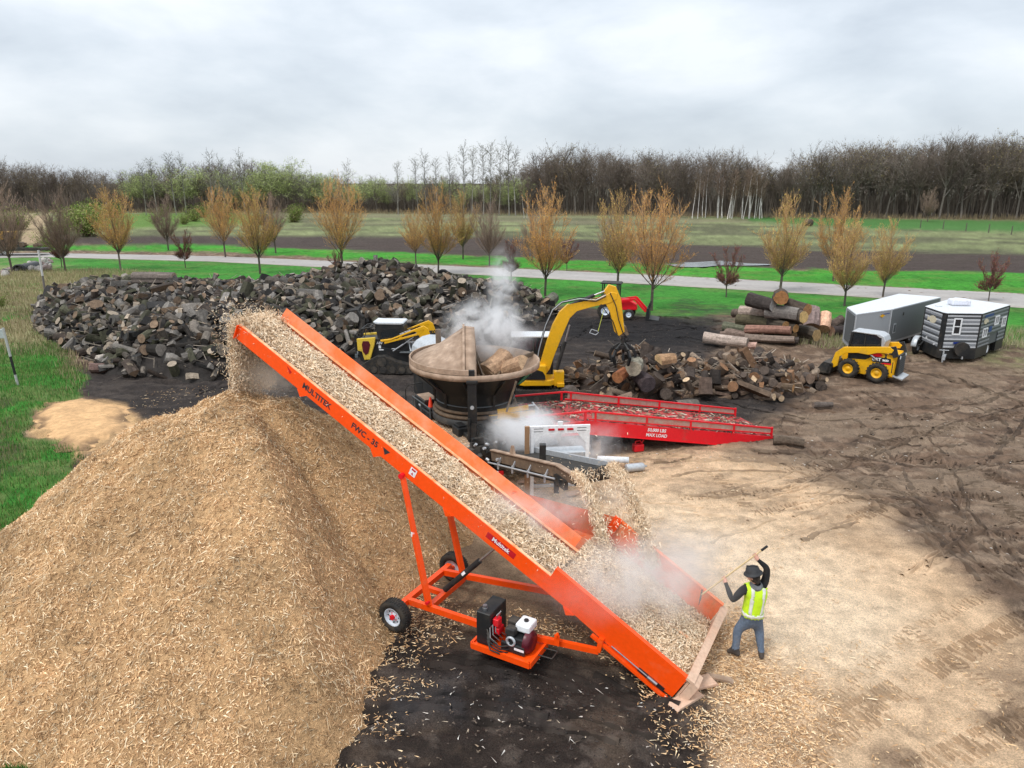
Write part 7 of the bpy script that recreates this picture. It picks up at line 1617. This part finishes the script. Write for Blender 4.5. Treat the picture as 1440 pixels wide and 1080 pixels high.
def window(p, d, n_, z, w, h, dbl=True, nm='window'):
    R_ = Matrix((d, n_, Vector((0, 0, 1)))).transposed(); o_ = p + n_ * .03; wf = MB(); t = .06
    for (dx, dz, sx, sz) in ((0, h / 2, w + t, t), (0, -h / 2, w + t, t), (-w / 2, 0, t, h - t), (w / 2, 0, t, h - t)) + (((0, 0, w - t, t * .7),) if dbl == 'v' else ((0, 0, t * .7, h - t),) if dbl else ()):
        q_ = o_ + d * dx + Vector((0, 0, z + dz)); wf.box(q_, (sx, .05, sz), R_)
    wo = wf.build(nm, WHITE, fh); mb = MB(); mb.box(o_ - n_ * .012 + Vector((0, 0, z)), (w - t, .01, h - t), R_); mb.build('pane', GLASS, wo)
window(fl_[2].lerp(fl_[3], .33), fd_, fn_, 1.82, .34, .78, 'v')
window(fl_[3].lerp(fl_[4], .20), sd2, sn2, 1.42, .52, .42, True); window(fl_[3].lerp(fl_[4], .58), sd2, sn2, 1.88, .52, .42, True); window(fl_[3].lerp(fl_[4], .86), sd2, sn2, 1.68, .50, .46, True)
R_ = Matrix((fd_, fn_, Vector((0, 0, 1)))).transposed(); q_ = fl_[2].lerp(fl_[3], .52)
mb = MB(); mb.box(q_ + fn_ * .03 + Vector((-.12, 0, .98)), (.5, .01, .10), R_); mb.build('blue_label', BLUEP, fh)
mb = MB(); mb.tube(q_ + fn_ * .10 + Vector((0, 0, .70)), q_ + fn_ * .30 + Vector((0, 0, .70)), .36, n=28); mb.build('spare_tyre_cover', BLACK, fh, .02)
mb = MB(); q_ = fl_[2].lerp(fl_[3], .02); h_ = Vector((-.35, -.75, 0)); mb.beam(q_ + Vector((.2, 0, .34)), q_ + h_ + Vector((0, 0, .34)), .10, .12); mb.tube(q_ + h_ + Vector((.1, .2, .1)), q_ + h_ + Vector((.1, .2, .75)), .035, n=8); mb.tube(q_ + h_ + Vector((0, -.02, .28)), q_ + h_ + Vector((0, -.02, .48)), .08, n=10); mb.tube(q_ + h_ + Vector((-.1, .25, .72)), q_ + h_ + Vector((.32, .15, .72)), .02, n=6); mb.build('hitch', GREYL, fh)
mb = MB(); q_ = fl_[2].lerp(fl_[3], .62) + fn_ * .06; mb.box(q_ + Vector((0, 0, .26)), (.07, .05, .2)); mb.build('stabiliser_jack', WHITE, fh)
mb = MB(); mb.box((.35, .75, FT_ + .22), (.95, .62, .32), Matrix.Rotation(-.1, 3, 'Z')); mb.build('roof_air_unit', mat('pale_lilac_plastic', (.66, .67, .74), .5, dirt=.1), fh, .08)
mb = MB(); mb.box((-.95, .35, FT_ + .08), (.26, .26, .08)); mb.build('roof_vent', WHITER, fh, .02)
wheel(fh, Vector((fl_[3].lerp(fl_[4], .52).x, fl_[3].lerp(fl_[4], .52).y, .36)) - sn2 * .2, .36, .22, .20, WHITE, -1, None, yaw=math.atan2(sd2.y, sd2.x))
def blob(p, d, n_, z, m, s=1.0):
    mb = MB(); pts = [(-.28, .02), (-.15, .11), (0, .13), (.16, .09), (.24, .0), (.34, .08), (.33, -.10), (.22, -.05), (.10, -.12), (-.06, -.13), (-.20, -.08)]; pts = [(a * s, b * s) for a, b in pts]; mb.prism(pts, 0, .008, 'xy'); me = mb.mesh('painted_emblem', m); M = tmat(p + n_ * .028 + Vector((0, 0, z)), d, (0, 0, 1)); me.transform(M); link('painted_emblem', me, fh)
d1_ = (fl_[1] - fl_[0]).normalized(); n1_ = Vector((d1_.y, -d1_.x, 0)); n1_ = n1_ if n1_.dot(fl_[0] - c_) > 0 else -n1_
blob(fl_[0].lerp(fl_[1], .50), -d1_, n1_, 1.98, CREAM, 1.5); blob(fl_[3].lerp(fl_[4], .17), sd2, sn2, 2.02, CREAM, 1.1)
mb = MB(); mb.beam(fl_[3].lerp(fl_[4], .12) + sn2 * .028 + Vector((0, 0, 2.28)), fl_[3].lerp(fl_[4], .42) + sn2 * .028 + Vector((0, 0, 2.28)), .008, .12); mb.beam(fl_[3].lerp(fl_[4], .34) + sn2 * .028 + Vector((0, 0, 1.52)), fl_[3].lerp(fl_[4], .44) + sn2 * .028 + Vector((0, 0, 1.52)), .008, .3); mb.build('blue_label', BLUEP, fh)
mb = MB(); mb.box(fl_[0].lerp(fl_[1], .35) + n1_ * .03 + Vector((0, 0, .95)), (.1, .02, .14)); mb.box(fl_[0].lerp(fl_[1], .85) + n1_ * .03 + Vector((0, 0, .80)), (.16, .02, .06)); mb.build('small_plate', WHITE, fh)

# ------------------------------------------------------------------ left edge: marker poles, culvert, stones, far machine
def pole(px0, py0, px1, py1, yb, r_, label, bands):
    a = G(px0, py0, 0); b = GD(px1, py1, a.y + yb); root = thing('marker_pole', label, 'marker pole', a); d = b - a
    for t0_, t1_, m in bands: mb = MB(); mb.tube(d * t0_, d * t1_, r_, n=10); mb.build('pole_section', m, root)
    return root, d
PLG = mat('galvanised_pole', (.42, .42, .40), .5, dirt=.2)
pr_, d_ = pole(25, 541, 4, 461, .1, .055, 'leaning white marker pole with a black band at the left edge', ((-.06, .18, PLG), (.181, .50, BLACK), (.501, 1.0, PLG)))
mb = MB(); mb.box(d_ * .90 + Vector((-.12, -.02, 0)), (.24, .05, .42)); mb.build('sign_back', GREYL, pr_, .01)
pole(66, 426, 54, 352, .1, .075, 'tall thin marker pole with a pale upper half in the dry grass', ((-.02, .52, mat('dark_pole', (.16, .14, .13), .6)), (.521, 1.0, mat('pale_pole', (.55, .53, .52), .5))))
cv = thing('culvert_pipe', 'black corrugated culvert pipe opening among the stones at left', 'culvert', G(27, 388, -.5), 0)
mb = MB(); mb.lathe([(.50, 0), (.62, 0), (.62, .15), (.56, .25), (.62, .35), (.56, .5), (.6, 3.0), (.50, 3.0), (.50, 0)], 24, (0, 0, .55), 'y'); mb.build('pipe_wall', BLACK, cv)
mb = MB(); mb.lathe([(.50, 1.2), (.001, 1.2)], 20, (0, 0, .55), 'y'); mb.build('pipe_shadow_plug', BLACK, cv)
r = random.Random(44); SM = [mat('stone_' + k_, c_, .9, dirt=.3, bump=.5) for k_, c_ in (('grey', (.26, .25, .24)), ('pale', (.42, .39, .36)), ('dark', (.13, .12, .115)), ('pink', (.30, .23, .21)))]
stones = []
for i in range(8):
    mb = MB(); mb.ball((0, 0, 0), .30, 6, sc=(1, .8, .62)); mb.v = [tuple(Vector(v) * (1 + r.uniform(-.16, .16))) for v in mb.v]; mb.sm = [False] * len(mb.sm); stones.append(mb.mesh('stone', SM[i % 4]))
for i in range(95):
    t_ = r.random(); px = 6 + 64 * t_ + r.uniform(-4, 4); py = 384 - 15 * t_ + r.uniform(-4, 7)
    if 14 < px < 40 and py > 380: continue
    p_ = G(px, py, r.uniform(-.25, .25)); o = link('stone', stones[i % 8], None, p_, None, 'grey fieldstone in the bank around the culvert', 'stone', 'stones around the culvert'); o.rotation_euler = (r.uniform(0, 6), r.uniform(0, 6), r.uniform(0, 6)); s = r.uniform(.8, 1.7); o.scale = (s, s, s)
FX = G(14, 349, 0); fx = thing('far_excavator', 'yellow machine parked beyond the road at the far left edge', 'excavator', FX, .2)
mb = MB(); mb.box((-.2, 0, 1.75), (2.3, 1.9, 1.0)); mb.build('house', YEL, fx, .06)
mb = MB(); mb.box((.5, -.96, 1.8), (1.2, .05, .8)); mb.build('engine_grille', BLACK, fx)
for y_ in (-1.1, .7): mb = MB(); mb.prism([(-1.6, .2), (-1.4, 0), (1.4, 0), (1.6, .2), (1.4, .75), (-1.4, .75)], y_, y_ + .45); mb.build('track', RUBBER, fx, .03)
mb = MB(); mb.box((0, 0, .95), (1.6, 1.5, .5)); mb.build('undercarriage', BLACK, fx)
mb = MB(); mb.box((-.9, .35, 2.6), (1.0, 1.0, 1.1)); mb.build('cab', GLASS, fx, .05)
mb = MB(); mb.beam((-.6, .3, 2.9), (-2.2, .4, 3.6), .2, .3); mb.beam((-2.2, .4, 3.6), (-3.6, .5, 2.0), .2, .25); mb.build('boom', BLACKG, fx)
mb = MB(); mb.path([(1.2, -.7, 2.2), (1.5, -.7, 2.9), (.6, -.7, 3.2)], .03, 6); mb.build('rail', BLACK, fx)
p_ = G(22, 359, 0); ld = thing('flatbed_trailer', 'low black flatbed trailer loaded with scrap beside the road at far left', 'flatbed trailer', p_, .05)
mb = MB(); mb.box((0, 0, .75), (7.5, 2.2, .25)); mb.box((0, -1.1, .95), (7.4, .06, .2)); mb.build('deck', BLACKG, ld)
for x_ in (-1.6, -.6): wheel(ld, (x_, -1.0, .42), .42, .28, .22, GREYL, -1)
mb = MB(); r = random.Random(3)
for i in range(16): mb.box((r.uniform(-3, 3.4), r.uniform(-.8, .8), 1.05 + r.uniform(0, .3)), (r.uniform(.2, .8), r.uniform(.2, .6), r.uniform(.1, .5)), Euler((0, r.uniform(-.3, .3), r.uniform(0, 3))).to_matrix())
o = mb.build('scrap_load', RUSTD, ld); o['kind'] = 'stuff'

# ------------------------------------------------------------------ the worker
PY = 11.85
def PD(px, py, dy=0.0): return GD(px, py, PY + dy)
JEANS = mat('blue_jeans', (.11, .145, .20), .9, dirt=.25, dcol=(.22, .19, .16), dscale=4, bump=.3, bscale=40, vary=.2)
JACK = mat('black_jacket', (.014, .014, .016), .9, dirt=.1, vary=.3, bump=.3, bscale=25); SKIN = mat('skin', (.62, .33, .24), .55, dirt=.05, vary=.06)
BOOT = mat('boots', (.05, .04, .035), .8, dirt=.4); VEST = mat('hi_vis_yellow', (.58, .86, .02), .7, dirt=.06, dcol=(.4, .5, .1), vary=.1, bump=.3, bscale=18)
TAPE = mat('reflective_tape', (.72, .73, .66), .4, dirt=.08); HATM = mat('black_hat', (.028, .028, .030), .75, dirt=.2, dcol=(.12, .12, .12)); HOOD = mat('grey_hood', (.17, .175, .18), .95, dirt=.1, vary=.3)
HAIR = mat('dark_hair', (.02, .015, .012), .8)
fL = G(1035, 918, .09); fR = G(1071, 922, .09)
pel = PD(1057, 872); pel = Vector((pel.x, PY, pel.z)); waist = PD(1058, 858); chest = PD(1062, 838); neck = PD(1064, 821, -.02); headc = PD(1059, 810, -.06)
shL = PD(1046, 828); shR = PD(1076, 820); elL = PD(1030, 845, -.10); wrL = PD(1020, 826, .12); haL = PD(1018, 816, .16)
elR = PD(1079, 799, .0); wrR = PD(1068, 787, .02); haR = PD(1063, 782, .04)
hipL = pel + Vector((-.11, 0, -.05)); hipR = pel + Vector((.12, 0, -.05)); knL = Vector(((hipL.x + fL.x) / 2 - .05, PY + .02, .52)); knR = Vector(((hipR.x + fR.x) / 2 + .01, PY, .52))
anL = fL + Vector((.0, .03, .03)); anR = fR + Vector((0, .03, .03)); toL = fL + Vector((-.15, .10, -.04)); toR = fR + Vector((.07, .15, -.04)); hlL = fL + Vector((.05, -.05, -.04)); hlR = fR + Vector((-.02, -.06, -.04))
pb = Vector((pel.x, PY, 0)); person = thing('person', 'worker in black hat, yellow safety vest and jeans raking chips with a long pole', 'person', pb)
J = dict(pel=(pel, .175), waist=(waist, .170), chest=(chest, .200), neck=(neck, .065), head0=(neck.lerp(headc, .6), .07),
         hipL=(hipL, .130), knL=(knL, .095), calL=(knL.lerp(anL, .35), .088), anL=(anL, .052), toL=(toL, .045), hlL=(hlL, .045), hipR=(hipR, .130), knR=(knR, .095), calR=(knR.lerp(anR, .35), .088), anR=(anR, .052), toR=(toR, .045), hlR=(hlR, .045),
         up=(chest.lerp(neck, .42), .14), shL=(shL, .086), elL=(elL, .068), wrL=(wrL, .040), haL=(haL, .045), shR=(shR + Vector((.0, 0, .03)), .080), elR=(elR, .066), wrR=(wrR, .040), haR=(haR, .045))
Ed = [('pel', 'waist'), ('waist', 'chest'), ('chest', 'up'), ('up', 'neck'), ('neck', 'head0'), ('pel', 'hipL'), ('hipL', 'knL'), ('knL', 'calL'), ('calL', 'anL'), ('anL', 'toL'), ('anL', 'hlL'), ('pel', 'hipR'), ('hipR', 'knR'), ('knR', 'calR'), ('calR', 'anR'), ('anR', 'toR'), ('anR', 'hlR'),
      ('up', 'shL'), ('shL', 'elL'), ('elL', 'wrL'), ('wrL', 'haL'), ('up', 'shR'), ('shR', 'elR'), ('elR', 'wrR'), ('wrR', 'haR')]
toolA = PD(1079, 768, .0); toolB = PD(987, 836, .38); td = (toolB - toolA).normalized()
for nm, h in (('L', haL), ('R', haR)):     # bring each hand onto the pole
    t_ = (h - toolA).dot(td); q_ = toolA + td * t_; off = Vector((0, -.035, -.03)); J['ha' + nm] = (q_ + off, .044); J['wr' + nm] = (q_ + off + (J['el' + nm][0] - q_).normalized() * .085, .037)
def skin_mesh(nm, Jd, Ed_, root_, lev=2):
    names = list(Jd); me = bpy.data.meshes.new(nm); me.from_pydata([tuple(Jd[k][0] - pb) for k in names], [(names.index(a), names.index(b)) for a, b in Ed_], []); ob = bpy.data.objects.new(nm, me); COL.objects.link(ob)
    ob.modifiers.new('s', 'SKIN'); ob.modifiers.new('u', 'SUBSURF').levels = lev; ob.modifiers['u'].render_levels = lev
    sv = me.skin_vertices[0].data if me.skin_vertices else None
    if sv is None:
        bm_ = bmesh.new(); bm_.from_mesh(me); bm_.verts.layers.skin.verify(); bm_.to_mesh(me); bm_.free(); sv = me.skin_vertices[0].data
    for i, k in enumerate(names):
        r_ = Jd[k][1]; sv[i].radius = (r_, r_) if not isinstance(r_, tuple) else r_; sv[i].use_root = (k == root_)
    dg = bpy.context.evaluated_depsgraph_get(); m2 = bpy.data.meshes.new_from_object(ob.evaluated_get(dg)); bpy.data.objects.remove(ob); bpy.data.meshes.remove(me); m2.name = nm
    m2.polygons.foreach_set('use_smooth', [True] * len(m2.polygons)); return m2
# fingers wrapped round the pole, rooted in the palm
for nm in ('L', 'R'):
    h = J['ha' + nm][0]; q_ = toolA + td * ((h - toolA).dot(td)); side_v = td.cross(Vector((0, 0, 1))).normalized(); upv = side_v.cross(td).normalized()
    for i in range(4):
        o_ = td * (-.033 + .022 * i); c0 = q_ + o_; k1 = 'f%s%da' % (nm, i); k2 = k1 + 'b'; k3 = k1 + 'c'
        J[k1] = (c0 - upv * .034 + side_v * .012, .0105); J[k2] = (c0 + side_v * .036 + upv * .004, .0095); J[k3] = (c0 + upv * .030 + side_v * (.010 - .003 * abs(i - 1.5)), .0085)
        Ed += [('ha' + nm, k1), (k1, k2), (k2, k3)]
    J['t%s' % nm] = (q_ - side_v * .034 + td * -.03, .011); J['t%s2' % nm] = (q_ - side_v * .012 + upv * .03 + td * -.045, .010); Ed += [('ha' + nm, 't%s' % nm), ('t%s' % nm, 't%s2' % nm)]
body = skin_mesh('body', J, Ed, 'pel')
for m in (JEANS, JACK, SKIN, BOOT): body.materials.append(m)
def near_seg(p, a, b): t = max(0, min(1, (p - a).dot(b - a) / (b - a).length_squared)); return (p - a.lerp(b, t)).length
wz = waist.z - .03
for f in body.polygons:
    c_ = f.center + pb; mi = 1
    dh_ = min((c_ - J['haL'][0]).length, (c_ - J['haR'][0]).length); dw_ = min((c_ - J['wrL'][0]).length, (c_ - J['wrR'][0]).length)
    if dh_ < dw_ + .01 and dh_ < .13: mi = 2
    elif c_.z < .17: mi = 3
    elif c_.z < wz and abs(c_.x - pel.x) < .6 and c_.z < wz: mi = 0
    if (c_ - headc).length < .16: mi = 2
    f.material_index = mi
link('body', body, person)
hd = MB(); hd.ball((0, 0, 0), .105, 12, sc=(.9, 1.0, 1.18)); hv = headc - pb
fdir = (toolB - headc); fdir.z = 0; fdir.normalize(); az = math.atan2(fdir.y, fdir.x); Rh = Matrix.Rotation(az, 4, 'Z') @ Matrix.Rotation(.25, 4, 'Y')
hd.v = [tuple(Vector((v[1], v[0], v[2]))) for v in hd.v]
hd.box((.108, 0, -.015), (.035, .022, .04)); hd.ball((.085, .035, .02), .013, 5); hd.ball((.085, -.035, .02), .013, 5); hd.box((.10, 0, -.06), (.012, .045, .010)); hd.ball((0, .098, -.01), .024, 5, sc=(.7, .35, 1)); hd.ball((0, -.098, -.01), .024, 5, sc=(.7, .35, 1))
me = hd.mesh('head', SKIN); me.transform(Matrix.Translation(hv) @ Rh); link('head', me, person)
mb = MB(); mb.ball((-.025, 0, -.005), .112, 10, sc=(.95, .95, 1.1)); mb.ball((-.06, 0, -.09), .075, 8, sc=(.7, 1.2, .9)); me = mb.mesh('hair', HAIR); me.transform(Matrix.Translation(hv) @ Rh); link('hair', me, person)
mb = MB(); mb.lathe([(.001, .155), (.07, .150), (.115, .125), (.132, .07), (.136, .035), (.172, .020), (.176, .010), (.13, .016), (.12, .03)], 28); mb.box((.0, 0, .158), (.2, .03, .012)); me = mb.mesh('hard_hat', HATM); me.transform(Matrix.Translation(hv + Vector((0, 0, .045))) @ Rh); link('hard_hat', me, person)
mb = MB(); mb.lathe([(.07, -.03), (.105, -.05), (.125, -.09), (.12, -.15), (.06, -.2)], 18); me = mb.mesh('hood', HOOD); me.transform(Matrix.Translation(neck - pb + Vector((-.01, -.05, .07))) @ Matrix.Rotation(.3, 4, 'X')); link('hood', me, person)
bm0 = bmesh.new(); bm0.from_mesh(body); bmesh.ops.subdivide_edges(bm0, edges=bm0.edges[:], cuts=2, use_grid_fill=True); bm0.normal_update()
w0, n0 = waist - pb, neck - pb; axd = (n0 - w0).normalized()
def spine(c): q = c - w0; return q.dot(axd), q - axd * q.dot(axd)
def torso(c): h_, l_ = spine(c); lim = .30 if h_ < (n0 - w0).length * .5 else .23; return -.09 < h_ < (n0 - w0).length - .035 and l_.length < lim and abs(l_.x) < (.30 if h_ < .12 else .185)
def from_body(nm, m, off, test):
    b2_ = bm0.copy(); bmesh.ops.delete(b2_, geom=[f for f in b2_.faces if not test(f.calc_center_median())], context='FACES')
    for v in b2_.verts: v.co += v.normal * off
    me = bpy.data.meshes.new(nm); b2_.to_mesh(me); b2_.free(); me.materials.clear(); me.materials.append(m)
    me.polygons.foreach_set('use_smooth', [True] * len(me.polygons)); me.polygons.foreach_set('material_index', [0] * len(me.polygons))
    o = link(nm, me, person); sm = o.modifiers.new('s', 'SOLIDIFY'); sm.thickness = .006; sm.offset = 1; return o
from_body('safety_vest', VEST, .020, torso)
from_body('reflective_belt', TAPE, .029, lambda c: torso(c) and abs(spine(c)[0] + .035) < .032)
from_body('reflective_strap', TAPE, .029, lambda c: torso(c) and spine(c)[0] > .01 and abs(spine(c)[1].x + .085) < .026 and spine(c)[1].y < 0)
from_body('reflective_strap', TAPE, .029, lambda c: torso(c) and spine(c)[0] > .01 and abs(spine(c)[1].x - .105) < .026 and spine(c)[1].y < 0)
bm0.free()
rk = thing('rake', 'long pale-handled pole tool with a dark grip held by the worker', 'rake', toolB)
mb = MB(); mb.tube((0, 0, 0), toolA + td * .14 - toolB, .016, n=10); mb.build('handle', mat('ash_wood', (.68, .50, .27), .6), rk)
mb = MB(); mb.tube(toolA + td * .14 - toolB, toolA - toolB, .024, n=10); mb.build('grip', BLACK, rk)
mb = MB(); hx = td.cross(Vector((0, 0, 1))).normalized(); mb.beam(hx * -.18 + td * .02, hx * .18 + td * .02, .03, .03)
for i in range(9): q_ = hx * (-.17 + .0425 * i) + td * .02; mb.tube(q_, q_ + Vector((0, 0, -.10)) + td * .03, .006, n=5)
mb.build('rake_head', BLACKG, rk)

# ------------------------------------------------------------------ steam and dust
def puff(nm, label, c, sc_, dens, ns, seed, thr=.42, col=(.985, .985, .99), soft=1.5, rz=0, aniso=.2):
    m = bpy.data.materials.new(nm); m.use_nodes = True; t = m.node_tree; n = t.nodes; k = t.links; n.clear()
    out = n.new('ShaderNodeOutputMaterial'); pv = n.new('ShaderNodeVolumePrincipled'); pv.inputs['Color'].default_value = (*col, 1); pv.inputs['Anisotropy'].default_value = aniso
    tc = n.new('ShaderNodeTexCoord'); gm_ = n.new('ShaderNodeNewGeometry'); nz = n.new('ShaderNodeTexNoise'); nz.inputs['Scale'].default_value = ns; nz.inputs['Detail'].default_value = 5; nz.inputs['Roughness'].default_value = .6; nz.inputs['Distortion'].default_value = .6; nz.noise_dimensions = '4D'; nz.inputs['W'].default_value = seed
    ln = n.new('ShaderNodeVectorMath'); ln.operation = 'LENGTH'; k.new(tc.outputs['Object'], ln.inputs[0]); k.new(gm_.outputs['Position'], nz.inputs['Vector'])
    fo = n.new('ShaderNodeMapRange'); fo.interpolation_type = 'SMOOTHSTEP'; fo.inputs[1].default_value = 1.0; fo.inputs[2].default_value = .1; k.new(ln.outputs['Value'], fo.inputs[0])
    mr = n.new('ShaderNodeMapRange'); mr.inputs[1].default_value = thr + .03; mr.inputs[2].default_value = thr + .20; k.new(nz.outputs['Fac'], mr.inputs[0])
    pw = n.new('ShaderNodeMath'); pw.operation = 'POWER'; pw.inputs[1].default_value = soft; k.new(fo.outputs[0], pw.inputs[0])
    mu = n.new('ShaderNodeMath'); mu.operation = 'MULTIPLY'; k.new(pw.outputs[0], mu.inputs[0]); k.new(mr.outputs[0], mu.inputs[1]); m2 = n.new('ShaderNodeMath'); m2.operation = 'MULTIPLY'; m2.inputs[1].default_value = dens; k.new(mu.outputs[0], m2.inputs[0])
    k.new(m2.outputs[0], pv.inputs['Density']); k.new(pv.outputs[0], out.inputs['Volume'])
    mb = MB(); mb.ball((0, 0, 0), 1.0, 10); me = mb.mesh(nm, m); o = link(nm, me, None, c, rz, label, 'steam' if nm == 'steam' else 'dust', kind='stuff'); o.scale = sc_; return o
puff('steam', 'white steam drifting off the tub toward the excavator cab', (-.75, 23.6, 4.0), (2.1, 1.6, 1.4), 4.4, 1.5, 1.3, .40)
puff('steam', 'thin wisp of steam rising behind the tub', (-.35, 25.8, 5.35), (.85, .8, 1.5), 4.0, 1.6, 2.2, .42, rz=.3)
puff('steam', 'steam curling over the chip chute of the grinder', (.38, 19.5, 1.85), (1.6, 1.25, .95), 6.0, 1.5, 3.4, .36)
puff('steam', 'steam behind the white light frame under the red ramp', (1.75, 19.9, 1.25), (2.2, 1.2, 1.1), 3.2, 1.3, 4.4, .40)
puff('dust', 'pale dust hanging over the conveyor hopper', tuple(KW(1.7, .95, .80)), (2.5, 1.6, .85), 2.0, 1.9, 5.1, .34, (.985, .97, .955))
puff('dust', 'dust rolling from the hopper over the tan ground', tuple(KW(1.4, 2.7, .75)), (2.3, 1.6, .85), .9, 1.5, 6.6, .36, (.985, .97, .955))
puff('dust', 'faint dust above the middle of the conveyor belt', tuple(KW(4.0, .8, .7)), (1.9, 1.1, .65), 1.6, 1.5, 7.2, .38, (.985, .97, .955))
puff('dust', 'fine dust under the conveyor head', tuple(KW(SL - .9, .6, -.55)), (1.25, .8, .8), 1.8, 2.0, 8.2, .34, (.90, .84, .76))
puff('dust', 'dust between the two falling chip ribbons', tuple((head + hop) / 2 + Vector((.35, .3, .1))), (.6, .5, 1.1), .9, 1.8, 9.2, .34, (.985, .97, .955))
